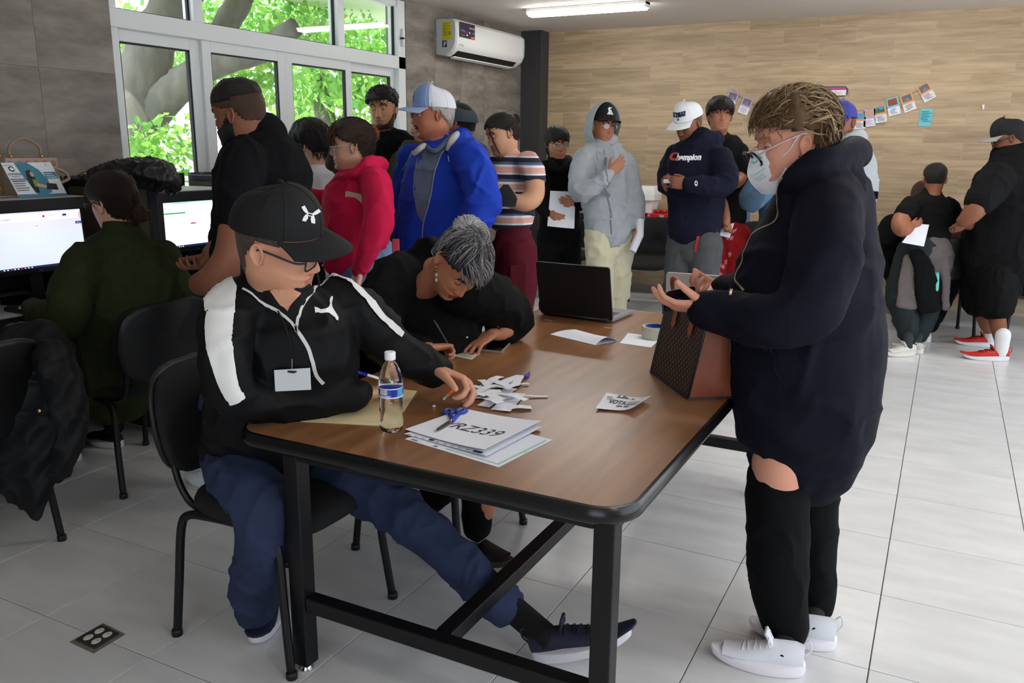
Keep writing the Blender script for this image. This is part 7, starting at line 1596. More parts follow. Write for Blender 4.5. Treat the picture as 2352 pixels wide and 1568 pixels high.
for i in range(n_+1):
    u = i/n_; P.append([(q[0]*(1-u)+q[1]*u)*(1-v)+(q[3]*(1-u)+q[2]*u)*v-CFh*.012*math.sin(3.1*u) for v in [j/n_ for j in range(n_+1)]])
tag(MB().sheet(P, .0006, -CFh).build('paper_sheet', pap, None, True, .6), 'white sheet held in both hands by the girl in black', 'paper')
# ------------------------------------------------------------------ youth in grey hoodie
hd = Head(at(1383, 290, 5.9), 28, -2, -3, .99, 56, 64, jaw=.95, nose=.9)
gh = fabric('hoodie_grey', (172, 178, 184), .95, var=.06, vscale=30)
b, g = fig('youth in pale grey hoodie and black cap with hand on chest', hd, sk_med, [(1392,324,5.92,30,.85),(1390,342,5.92,50,.75),(1388,375,5.92,62,.76),(1392,430,5.92,59,.78),(1397,490,5.93,57,.82),(1400,538,5.94,54,.82)],
    [dict(p=[(1345,362,5.87,27),(1333,405,5.8,26),(1334,438,5.74,25),(1362,430,5.68,21),(1392,406,5.64,17),(1402,398,5.63,13)], dir=at(1428,372,5.64)-at(1402,398,5.63), hand=(CFh, 1, (.15,.2,.25,.3), (.6,.2), .95)), dict(p=[(1434,372,5.92,26),(1450,430,5.92,25),(1460,485,5.9,24),(1464,515,5.88,15)], hand=(-CRh, -1, CURL, (.4,.3), .95))], gh, 'hoodie', amp=.009, seed=55, voxel=.011)
face_parts(hd, b, sk_med, h_blk, (184, 116, 110), .6); glasses(hd, b, (120, 104, 92), 'round', True, .0012, .025, .02, -.004)
hd.patch(bowl(.05, .02, -.05, .03), .006, 'hair', h_blk, b); co2, cr2 = cap(hd, b, (14, 14, 16), flat_brim=True, rim=.038, tall=.024, length=.075)
v, f = text_mesh('R', .05, bold=.008, shear=.1); decal(cr2, [((v, f), 0)], [whitep], hd.w((.0, .2, .098)), hd.d((1, 0, 0)), hd.d((0, -.2, 1)), 'emblem', co2, .002, None, hd.d((0, -1, 0)))
rows = []; e_ = 1
for i in range(11):                                    # raised hood: open shell round the head
    t = i/10; y_ = .062-.19*t; w_ = .112*math.sqrt(max(.0, 1-(max(0, t-.30)/.72)**2))+.006; hz = .165*math.sqrt(max(0, 1-(max(0, t-.22)/.80)**2)); rows.append([hd.w((w_*math.sin(a)*(1 if math.cos(a) > 0 else 1.0), y_-.012*(math.cos(a) < 0), (hz if math.cos(a) > 0 else .165)*math.cos(a)+.0 if math.cos(a) > 0 else .16*math.cos(a))) for a in [math.radians(-150+300*k/24) for k in range(25)]])
me = MB().sheet(rows, .012, hd.d((0, -.3, .3))).build('hood', gh, g, True)
cg = cast(g)
ribbon(g, [cg(x, y, 5.8) for x, y in ((1388,345),(1393,400),(1400,470),(1405,538))], .008, None, 'zip', M('zip_grey', (120, 124, 130), .6), g, .003)
for pts in (((1372,332),(1371,352),(1374,368)), ((1404,330),(1408,345),(1411,362))): MB().tube([cg(*q, 5.8)+(CAM-cg(*q, 5.8)).normalized()*.006 for q in pts], .003, 5).build('drawstring', gh, g, True)
standing_legs(b, pelvis_at(1400, 550, 5.95, .92), 20, fabric('trousers_cream', (212, 206, 178), .9), .010, .08, (.11, .10, .09, .085), .09, .1, .008, 57, pw=(.16, .135), shoes=dict(upper=(220, 220, 220), lace=None, tongue=False))
rp = [at(1470, 505, 5.86), at(1468, 540, 5.84), at(1452, 578, 5.82)]
MB().tube(rp, [.03, .032, .026], 14, False).build('rolled_paper', pap, None, True); tag(bpy.data.objects['rolled_paper'], 'rolled white paper hanging from the grey hoodie youth\'s hand', 'paper')
# ------------------------------------------------------------------ man in navy hoodie with white cap
hd = Head(at(1582, 280, 5.6), -54, 28, -4, .99, 60, 68, jaw=1.06, fat=.4, nose=1.1, neck=1.1)
nv = fabric('hoodie_navy', (20, 22, 40), .9)
b, g = fig('man in navy lettered hoodie and white cap looking at his hands', hd, sk_dk, [(1608,322,5.62,36,.85),(1608,340,5.62,58,.78),(1602,380,5.62,69,.8),(1600,440,5.62,67,.82),(1597,490,5.63,63,.84),(1595,524,5.64,60,.84)],
    [dict(p=[(1552,356,5.76,25),(1536,395,5.74,23),(1532,425,5.66,20),(1530,432,5.58,14)], dir=at(1520,418,5.46)-at(1530,432,5.58), hand=(CRh*.8+CFh*.4, 1, (.5,.55,.6,.65), (.5,.4), .98)), dict(p=[(1652,368,5.5,31),(1668,405,5.42,29),(1656,428,5.36,26),(1610,426,5.32,21),(1582,424,5.32,16)], dir=at(1545,418,5.34)-at(1582,424,5.32), hand=(CFh*.8-CRh*.3, -1, (.5,.55,.6,.65), (.5,.4), 1.0))], nv, 'hoodie', amp=.006, seed=59, voxel=.011, extra_top=[limb_tube([(1590,335,5.5,10),(1612,322,5.5,14),(1640,318,5.58,17),(1645,322,5.68,16),(1620,326,5.76,12)])])
face_parts(hd, b, sk_dk, hair_mat('brow_gr', (60, 50, 44)), (140, 90, 80), .15); hd.patch(lambda x, y, z: (z < .06) & (z > np.interp(y, [-.11, -.06, -.03, .0, .02, .03], [-.05, -.04, -.0, .02, .03, .2])), .003, 'hair', hairgr, b)
co2, cr2 = cap(hd, b, (228, 230, 234), rim=.038, tall=.018, length=.078, undercol=(40, 52, 92), scale=1.02)
v, f = text_mesh('PUMAS', .026, bold=.006); decal(cr2, [((v, f), 0), (shape([(-.007,-.034),(.007,-.034),(.007,-.022),(0,-.016),(-.007,-.022)]), 1)], [navy, M('print_petrol', (40, 90, 100), .6)], hd.w((-.03, .2, .098)), hd.d((.98, .2, 0)), hd.d((0, -.2, 1)), 'emblem', co2, .002, None, hd.d((.15, -.98, 0)))
v, f = text_mesh('C', 1, shear=.3, bold=.06); pt = [((1546+a*26, 360-b*24)) for a, b in v]
pxdecal(g, [((pt, f), 1)], [whitep, M('print_champred', (196, 60, 60), .6)], 'lettering', g, .003)
v, f = text_mesh('hampion', 1, align='LEFT', shear=.35, bold=.05); pt = [(1553+a*16.2, 362-b*19-a*.2) for a, b in v]; pxdecal(g, [((pt, f), 0)], [whitep], 'lettering', g, .0032)
pxdecal(g, [(disc(1599, 421, 4, 6, 12), 0), (disc(1599, 420, 2.4, 4, 10), 1)], [whitep, navy], 'emblem', g, .0035)
_, tg = standing_legs(b, pelvis_at(1595, 545, 5.65, .92), -40, fabric('sweat_grey', (78, 80, 82), .95), .010, .085, (.115, .10, .085, .075), .1, .04, .007, 61, pw=(.165, .14), shoes=dict(upper=(30, 30, 40), lace=None, tongue=False))
tc = cast(tg); ribbon(tg, [tc(x, y, 5.5) for x, y in ((1606,523),(1604,540),(1601,560),(1599,578))], [.02, .018, .016, .018], None, 'lanyard', M('lanyard_red', (196, 50, 36), .6), b, .006)
cc = at(1534, 416, 5.42); tag(MB().box((-.03, -.001, -.012), (.03, .001, .012)).xf(Matrix.Translation(cc)).build('ticket', papw), 'small pale card between the hands of the white-cap man', 'card')
# ------------------------------------------------------------------ youth with mop haircut and red trousers
hd = Head(at(1653, 266, 5.95), -2, -10, 0, 1.0, 56, 64, jaw=.95, neck=.95)
b, g = fig('youth with black mop hair in black tee and red trousers', hd, sk_med, [(1657,314,5.98,19,.95),(1660,326,5.98,38,.75),(1666,350,5.98,50,.68),(1668,400,5.98,49,.7),(1668,470,6.0,47,.75),(1668,500,6,46,.75)],
    [dict(p=[(1700,346,5.95,19),(1704,375,5.92,20),(1704,398,5.9,18),(1694,418,5.84,14),(1672,424,5.76,11)], k=3, f=.8), dict(p=[(1632,350,6.02,19),(1640,400,6.05,17),(1660,470,5.9,13),(1668,505,5.84,11)], k=2, hand=(CRh*.4-CFh, 1, CURL, (.4,.3), .92))], blk_t, 't_shirt', amp=.005, seed=63, voxel=.011)
face_parts(hd, b, sk_med, h_blk, (176, 110, 104), .45); m_ = bowl(.026, .008, -.06, .012); tk = lambda x, y, z: np.interp(z, [-.06, 0, .06, .11], [.006, .016, .026, .022])
hd.patch(m_, tk, 'hair', h_blk, b); locks(hd, b, [h_blk], m_, tk, lambda p: (p[0]*6, p[1]*6, -.8), 260, .06, .002, .0018, 6)
MB().tube([hd.w(p) for p in smooth_path([(.05,.0,-.15), (.052,.05,-.19), (.03,.075,-.25), (0,.08,-.27)], 4)], .0025, 6).build('necklace', M('chain_pale', (206, 200, 190), .3), b, True)
cg = cast(g); pxdecal(g, [(rect(1672,357,1683,361), 0), (rect(1672,361,1676,376), 0), (rect(1676,365,1682,369), 1), (rect(1672,372,1683,376), 0)], [M('print_lime', (206, 220, 50), .6), whitep], 'lettering', g, .003)
_, tg = standing_legs(b, pelvis_at(1668, 530, 6.0, .92), 0, fabric('pyjama_red', (138, 24, 26), .9), .011, .08, (.1, .09, .08, .075), .09, .0, .006, 65, pw=(.15, .12), shoes=dict(upper=(30, 30, 34), lace=None, tongue=False), name='pyjama_trousers')
tc = cast(tg); random.seed(12); it = []
for k in range(14):
    x, y = 1640+random.random()*44, 540+random.random()*110; a = random.uniform(-.6, .6); it.append((([(x+math.cos(a)*u-math.sin(a)*w, y+math.sin(a)*u+math.cos(a)*w) for u, w in [(4.5*math.cos(t)*(1 if i % 2 else .6), 7*math.sin(t)*(1 if i % 2 else .7)) for i, t in enumerate([2*pi*j/12 for j in range(12)])]], [tuple(range(12))]), 0))
pxdecal(tg, it, [M('print_blush', (186, 110, 112), .8)], 'print', tg, .003)
q = [at(1648,540,5.84), at(1676,546,5.84), at(1686,513,5.86), at(1662,520,5.86)]; tag(slab(q, .003, 'folded_paper', pap, None), 'folded white paper in the red-trouser youth\'s lowered hand', 'paper')
q = [at(1664,532,5.82), at(1671,534,5.82), at(1678,514,5.84), at(1671,512,5.84)]; tag(slab(q, .006, 'phone', M('phone_dark', (20, 22, 40), .2), None), 'dark phone held over folded paper by the red-trouser youth', 'phone')
# ------------------------------------------------------------------ man in blue cap and grey hoodie
hd = Head(at(1934, 281, 5.8), -52, 6, 0, 1.02, 52, 60, jaw=1.04)
b, g = fig('man in blue cap and pale grey hoodie behind the masked woman', hd, sk_dk, [(1944,330,5.84,34,.85),(1944,350,5.85,58,.75),(1945,395,5.85,62,.76),(1945,460,5.86,60,.8),(1945,540,5.88,58,.8)], [dict(p=[(1905,370,5.78,24),(1896,440,5.74,22),(1900,500,5.7,18)]), dict(p=[(1985,368,5.92,25),(1992,440,5.94,23),(1985,510,5.9,18)])], gh, 'hoodie', amp=.007, seed=67, extra_top=[limb_tube([(1912,340,5.76,11),(1930,330,5.72,12),(1962,318,5.78,18),(1972,320,5.9,18),(1950,324,5.98,14)])])
face_parts(hd, b, sk_dk, h_blk, (140, 90, 80), .4); hd.patch(bowl(.05, .02, -.05, .03), .004, 'hair', h_blk, b); cap(hd, b, (62, 66, 150), rim=.034, tall=.02, length=.075, undercol=(30, 30, 40))
standing_legs(b, pelvis_at(1945, 560, 5.9), -50, denim('mid', (50, 62, 88)), shoes=dict(upper=(40, 40, 44), lace=None, tongue=False))
# ------------------------------------------------------------------ person in denim jacket, only the elbow shows
hd = Head(at(1812, 318, 5.75), -20, 8, 0, .95, 44, 48)
b, g = fig('person in denim jacket whose elbow shows beside the mask', hd, sk_med, [(1800,362,5.78,24,.9),(1798,378,5.78,48,.75),(1796,420,5.78,56,.75),(1796,490,5.8,52,.8),(1796,560,5.8,52,.8)], [dict(p=[(1758,400,5.7,24),(1732,436,5.66,25),(1724,462,5.62,26),(1745,452,5.56,22),(1778,425,5.52,16)]), dict(p=[(1834,402,5.85,24),(1840,470,5.85,20),(1830,530,5.8,16)])], denim('jacket', (60, 84, 108)), 'denim_jacket', amp=.006, seed=69)
face_parts(hd, b, sk_med, h_blk, (170, 104, 98), .4); hd.patch(bowl(.05, .02, -.05, .03), .012, 'hair', h_blk, b)
standing_legs(b, pelvis_at(1796, 570, 5.8), -20, bk, shoes=dict(upper=(40, 40, 44), lace=None, tongue=False))
# ------------------------------------------------------------------ boy with buzz cut from behind
hd = Head(at(2147, 411, 6.5), 160, 12, 0, .97, 52, 60, jaw=.95, fat=.3, neck=1.1)
b, g = fig('boy in black tee with shirt tied round his waist from behind', hd, sk_tan, [(2141,444,6.52,22,.9),(2138,458,6.53,44,.75),(2132,490,6.54,55,.75),(2128,540,6.56,53,.78),(2125,580,6.56,50,.8)],
    [dict(p=[(2092,475,6.46,24),(2078,492,6.4,24),(2068,515,6.36,21),(2076,528,6.3,18),(2090,522,6.3,12)], k=2, f=.9, dir=at(2106,516,6.3)-at(2090,522,6.3), hand=(CFh, 1, CURL, (.4,.3), .85)), dict(p=[(2178,475,6.62,24),(2192,500,6.66,22),(2190,540,6.7,14),(2175,555,6.75,11)], k=2)], blk_t, 't_shirt', amp=.006, seed=71)
face_parts(hd, b, sk_tan, h_blk, (160, 100, 94), .4); hd.patch(bowl(.05, .015, -.055, .022), lambda x, y, z: np.interp(z, [-.06, 0, .06, .11], [.003, .007, .011, .012]), 'hair', h_blk, b, amp=.3)
dkg = fabric('joggers_green', (42, 48, 50), .9)
A1, A2 = Vector((-.19, 6.95, 0)), Vector((-.05, 7.02, 0))
garment('joggers', [limb_tube([(2110,575,6.55,46),(2085,640,6.5,42),(2072,690,6.46,34),(2082,740,6.45,26),(2086,765,6.44,22)]), limb_tube([(2140,575,6.6,44),(2136,650,6.58,38),(2128,710,6.55,30),(2112,765,6.52,22)])], dkg, b, .011, 5, .006, seed=73)
fl_m = bpy.data.materials.new('plaid_flannel'); fl_m.use_nodes = True; N, L, bb_ = nodes(fl_m); tc_ = N.new('ShaderNodeTexCoord'); br = N.new('ShaderNodeTexBrick'); mp = N.new('ShaderNodeMapping'); mp.inputs['Scale'].default_value = (14, 14, 14); mp.inputs['Rotation'].default_value = (1.3, .2, .4); L.new(tc_.outputs['Object'], mp.inputs[0]); L.new(mp.outputs[0], br.inputs[0]); br.inputs['Color1'].default_value = rgb(84, 66, 66); br.inputs['Color2'].default_value = rgb(62, 52, 58); br.inputs['Mortar'].default_value = rgb(130, 124, 120); br.inputs['Mortar Size'].default_value = .03; L.new(br.outputs[0], bb_.inputs['Base Color']); bb_.inputs['Roughness'].default_value = .9
wb_ = garment('tied_shirt', [px_tube([(2130,576,6.55,54,.85),(2132,592,6.55,56,.85),(2134,612,6.55,50,.8)], 26), px_tube([(2096,590,6.40,22,.3),(2090,640,6.37,27,.22),(2086,680,6.36,27,.2),(2084,706,6.36,26,.2)], 20), px_tube([(2168,600,6.42,12,.5),(2172,650,6.42,10,.5),(2172,710,6.42,10,.5)], 16)], fl_m, b, .010, 4, .006, seed=75)
garment('tied_sleeve', [px_tube([(2104,580,6.38,16,.5),(2120,610,6.34,22,.35),(2128,660,6.33,28,.28),(2134,712,6.34,26,.25)], 20)], blk_h, wb_, .010, 4, .006, seed=77)
MB().ring_loft(limb_tube([(2152,630,6.36,5),(2148,655,6.34,8),(2146,690,6.34,5)])).build('lining', M('lining_mint', (96, 190, 180), .8), wb_, True)
hx, tx_ = atz(2100, 815), atz(2026, 818); fB = (tx_-hx).normalized(); ws2 = dict(upper=(206, 204, 198), sole=(222, 218, 208), lace=(214, 212, 206))
sneaker(b, hx, fB, .255, **ws2); h2 = atz(2118, 814); sneaker(b, h2-facing(150)*.0, (facing(-150)), .25, **ws2)
for p0, p1 in ((at(2086,760,6.44), hx+fB*.06), (at(2112,762,6.52), h2+facing(-150)*.06)): MB().ring_loft(w_tube([p0, p1+UP*.06], [.035, .034])).build('sock', M('sock_grey', (44, 50, 52), .9), b, True)
q = [at(2072,557,6.27), at(2122,566,6.27), at(2134,517,6.30), at(2104,515,6.30)]; tag(slab(q, .004, 'folded_paper', pap, None), 'folded white paper the boy holds behind his back', 'paper')
# ------------------------------------------------------------------ person bent over on the chair behind the boy
hd = Head(at(2118, 452, 6.95), 150, 35, 0, .97, 44, 52)
b, g = fig('seated person in black bending over behind the boy', hd, sk_tan, [(2100,500,7.0,40,.9),(2085,530,7.05,62,.85),(2085,580,7.1,66,.85),(2095,620,7.15,62,.85)], [dict(p=[(2050,520,6.95,28),(2036,560,6.95,26),(2050,600,7.0,22),(2080,600,7.2,14)]), dict(p=[(2160,500,7.05,30),(2190,530,7.1,28),(2200,560,7.2,22),(2190,560,7.4,14)])], blk_h, 'hoodie', amp=.007, seed=79, legs=[w_tube([(-.1,7.6,.52), (-.05,7.95,.5), (0,7.6,.1)], [.08,.06,.04])])
face_parts(hd, b, sk_tan, h_blk, (160, 100, 94), .3); m_ = lambda x, y, z: z > np.interp(y, [-.11, .0, .04, .1], [-.12, -.06, .0, .06]); hd.patch(m_, .018, 'hair', h_brn, b)
MB().ell(hd.w((-.05, .0, .06)), (.012, .008, .006)).build('hair_clip', M('clip_pearl', (206, 214, 230), .2), b, True)
gx = cast(g); v, f = text_mesh('SAINT', 1, bold=.02); pxdecal(g, [(([(2197+b_*14-a*3, 528+a*13) for a, b_ in v], f), 0)], [whitep], 'lettering', g, .003)
garment('trousers', [w_tube([(-.12,7.55,.50), (-.10,7.75,.50), (-.08,7.95,.50), (-.08,7.95,.3), (-.06,7.9,.1)], [.1,.095,.08,.065,.055]), w_tube([(.12,7.58,.50), (.13,7.75,.50), (.12,7.85,.46), (.06,7.6,.28), (0,7.42,.12)], [.1,.095,.08,.065,.055])], bk, b, .012, 4, .005, seed=81)
hs_ = atz(2132, 787); sneaker(b, hs_-CFh*.0, CFh, .26, upper=(222, 222, 224), sole=(226, 224, 222), lace=None, tongue=False)
# ------------------------------------------------------------------ heavy man in black tee, shorts and red sneakers
hxA, txA = atz(2316, 828), atz(2203, 822); fBA = (txA-hxA).normalized(); hxB, txB = atz(2290, 796), atz(2200, 790); fBB = (txB-hxB).normalized()
hd = Head(at(2318, 316, 6.3), -116, 20, -4, 1.06, 60, 68, jaw=1.12, fat=1., neck=1.25, wide=1.04)
b, g = fig('heavy man in black cap and tee with red sneakers', hd, sk_dk, [(2328,366,6.33,52,.85),(2330,398,6.33,84,.8),(2330,450,6.33,97,.85),(2322,510,6.33,93,.88),(2316,560,6.35,91,.88),(2312,582,6.36,90,.88)],
    [dict(p=[(2290,412,6.16,40),(2268,440,6.1,38),(2250,462,6.06,34),(2236,486,6.06,24),(2218,504,6.1,18),(2210,508,6.14,14)], k=3, f=.8, dir=at(2204,525,6.2)-at(2210,508,6.14), hand=(CFh, -1, CURL, (.4,.3), 1.0)), dict(p=[(2360,420,6.5,40),(2370,470,6.5,34),(2300,520,6.5,20),(2215,512,6.3,14)], k=2)], blk_t, 't_shirt', amp=.007, seed=83, legs=[w_tube([at(2285,600,6.3), at(2288,690,6.3), at(2290,730,6.32), hxA+fBA*.06+UP*.12], [.09,.066,.064,.044]), w_tube([at(2262,600,6.5), at(2262,690,6.5), at(2264,735,6.52), hxB+fBB*.06+UP*.12], [.09,.066,.062,.044])])
face_parts(hd, b, sk_dk, h_blk, (150, 92, 84), .3); glasses(hd, b, (16, 16, 18), 'rect', True, .0022, .028, .018, -.006); hd.patch(lambda x, y, z: (z < .06) & (z > np.interp(y, [-.11, -.06, -.03, .0, .02, .03], [-.06, -.05, -.0, .02, .03, .2])), .004, 'hair', h_blk, b)
cap(hd, b, (16, 16, 18), brimcol=(150, 148, 152), rim=.036, tall=.018, length=.07, scale=1.03)
garment('shorts', [px_tube([(2300,560,6.38,84,.85),(2292,600,6.4,78,.85),(2285,640,6.4,62,.9)], 24), limb_tube([(2292,620,6.3,46),(2290,660,6.3,44),(2288,696,6.31,42)]), limb_tube([(2258,620,6.5,42),(2252,660,6.5,40),(2250,690,6.5,38)])], fabric('shorts_black', (10, 10, 11), .8), b, .011, 4, .005, (16, 16, 2), 85)
red = dict(upper=(190, 34, 24), sole=(226, 224, 226), lace=(14, 12, 12))
hx, tx_ = atz(2316, 828), atz(2203, 822); fB = (tx_-hx).normalized(); _, uR, WR, uu = sneaker(b, hx, fB, .31, collar=.09, wid=.056, **red)
hx2, tx2 = atz(2290, 796), atz(2200, 790); f2_ = (tx2-hx2).normalized(); sneaker(b, hx2, f2_, .30, collar=.09, wid=.056, **red)
for i in range(3): decal(uR, [(shape([(0, 0), (.014, 0), (.034, .04), (.022, .046)]), 0)], [whitep], WR(-.09, .175-.03*i, .022), -fB, uu, 'stripe', uR.parent, .0015, None, UP.cross(fB)*-1)
for p1 in (hx+fB*.06, hx2+f2_*.06): MB().ring_loft(w_tube([p1+UP*.19, p1+UP*.12, p1+UP*.05], [.052, .049, .046])).build('sock', M('sock_white', (226, 226, 226), .9), b, True)
# ================================================================== the woman writing at the table
skW = skin_mat('writer', (186, 124, 94))
hdW = Head(at(1056, 600, 2.95), 30, 54, -16, 1.03, 68, 80, jaw=.98, cheek=.5, nose=1.0)
rwW, lwW = atz(985, 800, .80), atz(1128, 768, .80)
btW = [px_tube([(1005,625,3.14,45,.9),(985,670,3.18,100,.5),(980,740,3.18,110,.55),(968,840,3.18,105,.6),(958,920,3.2,85,.7)]),
    w_tube([at(925,670,3.12), at(876,720,3.02), at(872,775,2.97), at(905,806,2.98), at(945,808,2.98), rwW], [.045,.042,.04,.036,.034,.027]), w_tube([at(1070,685,3.12), at(1140,705,3.2), at(1172,735,3.29), lwW+Vector((.03,.06,.0)), lwW], [.045,.042,.036,.032,.026]),
    w_tube([(-1.75,2.5,.54), (-1.35,2.46,.5), (-1.42,2.5,.1)], [.08,.06,.04]), w_tube([(-1.75,2.68,.54), (-1.45,2.75,.5), (-1.7,2.62,.1)], [.08,.06,.04])]
hW = [hand_tubes(rwW, atz(1045,792,.79)-rwW, Vector((.3,.2,-1)), 1, (.55,.62,.7,.78), .04, (.35,.6), .95), hand_tubes(lwW, atz(1085,793,.775)-lwW, Vector((0,0,-1)), -1, (.18,.2,.22,.26), .22, (.6,.2), .98)]
mW = body_mesh('person', 'woman with silver bun bent over the table writing', btW, hdW, hW, skW)
browW = hair_mat('browW', (40, 28, 24)); face_parts(hdW, mW, skW, browW, (156, 44, 48), .1)
slv = [hair_mat('slv1', (150, 148, 150), (196, 194, 196)), hair_mat('slv2', (86, 84, 88), (130, 128, 132)), hair_mat('slv3', (30, 29, 32), (58, 56, 60))]
mWh = lambda x, y, z: z > np.interp(y, [-.11, -.05, -.025, .01, .05, .08, .1], [-.085, -.06, .0, .022, .038, .056, .060])
hdW.patch(mWh, lambda x, y, z: np.interp(z, [-.09, 0, .1], [.004, .010, .012]), 'hair', slv[2], mW)
flW = lambda p: (-p[0]*7, (-.035-p[1])*7, .9)
locks(hdW, mW, [slv[0], slv[1], slv[2], slv[1]], mWh, .0125, flW, 1100, .13, .0012, .0017, 15, 9, .5)
locks(hdW, mW, [slv[0], slv[1]], lambda x, y, z: (y > .05) & (z > .055) & (np.abs(x-.012) < .05), .014, lambda p: (-.9, .5, -.9), 110, .06, .001, .0018, 17, 8, .4, 'bangs', .006, .12)
bcW = at(1081, 534, 2.93); e1, e2 = hdW.d((1, 0, 0)), hdW.d((0, 1, 0)); bn = MB(); rg3 = np.random.default_rng(8)
ringtube(bn, bcW, .044, .036, e1, e2, .032, 24); bn.ell(bcW, (.04, .04, .03)).build('hair_bun', slv[0], mW, True)
mb = MB()
for k in range(60):
    a0 = rg3.uniform(0, 6.28); t0 = rg3.uniform(0, 6.28); sp_ = rg3.uniform(.5, 1.0); pts = []
    for i in range(8):
        a = a0+i*.16; t = t0+i*sp_*.35; c = bcW+e1*(.044*math.cos(a))+e2*(.036*math.sin(a)); rd = (e1*math.cos(a)+e2*math.sin(a)); pts.append(c+(rd*math.cos(t)+hdW.d((0, 0, 1))*math.sin(t))*.033)
    mb.tube(pts, .0022, 5)
mb.build('hair_coil', slv[0], mW, True)
# earring
er = [(.077, .004, -.046), (.079, .008, -.058), (.080, .012, -.070)]
MB().tube([hdW.w((.077, .0, -.036)), hdW.w((.077, .0, -.036))-UP*.055], .0012, 5).build('earring_wire', M('gold', (212, 170, 90), .25, metal=1), mW)
e0_ = hdW.w((.077, .0, -.036)); MB().ell(e0_-UP*.008, (.004,)*3, 8, 6).ell(e0_-UP*.02, (.005, .005, .004), 8, 6).build('earring', M('gold', (212, 170, 90), .25, metal=1), mW, True); MB().ell(e0_-UP*.036, (.006, .006, .007), 8, 6).build('earring_bead', M('bead_green', (160, 196, 160), .2), mW, True); MB().ell(e0_-UP*.054, (.005, .005, .008), 8, 6).build('earring_bead', M('bead_lilac', (196, 186, 206), .2), mW, True)
# blazer
blz = fabric('blazer_black', (12, 12, 13), .85, bump=.15)
gW = garment('blazer', [px_tube([(990,590,3.18,50,.9),(975,630,3.2,108,.66),(975,720,3.2,134,.66),(966,820,3.2,136,.7),(958,935,3.2,130,.85)]), limb_tube([(915,640,3.1,60),(876,690,3.02,60),(864,760,2.95,54),(895,808,2.97,46),(950,808,2.98,40),(968,806,2.99,36)]),
    limb_tube([(1060,665,3.08,62),(1125,685,3.18,60),(1172,720,3.28,52),(1170,748,3.3,44),(1148,758,3.26,36)])], blz, mW, .0095, 5, .008, (8, 8, 6), 91)
cW = cast(gW)
# watch, ring, pen
wc0 = lwW+(at(1140,756,3.2)-lwW).normalized()*.01; ax_ = (at(1150,752,3.25)-lwW).normalized(); e1 = ax_.orthogonal().normalized(); e2 = ax_.cross(e1)
mb = MB(); ringtube(mb, lwW+ax_*.022, .032, .026, e1, e2, .0055, 22); mb.build('watch_strap', M('watch_bronze', (74, 54, 56), .3, metal=.6), mW, True); MB().lathe([(.017, 0), (.017, .006), (.014, .008), (.001, .008)], 20, lwW+ax_*.022+UP*.026, (0, -.2, 1)).build('watch_dial', M('watch_face', (60, 46, 50), .15, metal=.5), mW, True)
MB().ell(at(1072, 774, 3.1), (.006, .006, .005), 10, 8).build('ring', M('ring_stone', (206, 206, 210), .1, metal=.8), mW, True)
a, b_ = at(996, 736, 2.99), at(1044, 816, 3.03); dv = (b_-a).normalized(); pn = empty('ink_pen', a, label='slim dark pen in the grey-haired woman\'s right hand', cat='pen')
MB().tube([a, a+dv*.095], [.0042, .005], 8, rnd=True).build('barrel', M('pen_gunmetal', (52, 48, 48), .3, metal=.4), pn, True); MB().tube([a+dv*.095, a+dv*.13], [.005, .001], 8).build('tip', steel, pn, True); MB().box((-.0015, -.001, 0), (.0015, .001, .035)).xf(Matrix.Translation(a+CRh*.005-dv*-.004)@dv.to_track_quat('Z', 'Y').to_matrix().to_4x4()).build('clip', chrome, pn)
garment('trousers', [w_tube([(-1.78,2.50,.53), (-1.55,2.48,.53), (-1.36,2.46,.49), (-1.40,2.48,.3), (-1.42,2.5,.12)], [.105,.095,.08,.065,.055]), w_tube([(-1.78,2.68,.53), (-1.58,2.70,.53), (-1.45,2.74,.48), (-1.56,2.68,.28), (-1.70,2.60,.12)], [.105,.095,.08,.065,.055])], bk, mW, .011, 4, .005, seed=93)
for p, f_ in (((-1.72, 2.66, 0), (.3, -1, 0)), ((-1.50, 2.5, 0), (1, -.1, 0))): sneaker(mW, p, f_, .24, upper=(20, 18, 18), sole=(52, 38, 30), lace=None, collar=.05, tongue=False)
# ================================================================== things at the computers
# beige handbag on the carrel shelf
SZ = 1.2525
o_ = Vector((-3.84, 2.53, SZ)); bgm = M('bag_beige', (150, 132, 108), .55, bump=.2, bscale=180); bgl = M('bag_blush', (186, 160, 148), .6, bump=.9, bscale=60)
bb1 = empty('purse', o_, label='beige chain purse standing on the carrel shelf', cat='purse')
prof = [(-.145, 0), (.145, 0), (.125, .165), (-.125, .165)]
MB().prism(prof, .085, o_-Vector((.085, 0, 0)), (0, 1, 0), (0, 0, 1), (1, 0, 0)).build('body', bgm, bb1)
MB().prism([(-.128, .12), (.128, .12), (.126, .172), (-.126, .172)], .09, o_-Vector((.087, 0, 0)), (0, 1, 0), (0, 0, 1), (1, 0, 0)).build('flap', bgl, bb1)
mbf = MB()
for i in range(6): mbf.lathe([(.012, 0), (.0135, .0015), (.010, .003), (.004, .002), (.001, .003)], 14, o_+Vector((.003, -.105+i*.042, .147)), (1, 0, 0))
mbf.build('flap_motif', M('bag_motif', (160, 128, 118), .5), bb1, True)
hp = smooth_path([o_+Vector((-.04, -.075, .17)), o_+Vector((-.04, -.07, .225)), o_+Vector((-.04, 0, .262)), o_+Vector((-.04, .07, .225)), o_+Vector((-.04, .075, .17))], 5)
MB().tube(hp, .0075, 8).build('handle', bgm, bb1, True)
gold = M('gold', (0, 0, 0))
for s in (-1, 1): MB().ell(o_+Vector((-.035, s*.075, .178)), (.009, .006, .012), 8, 6).build('handle_ring', gold, bb1, True)
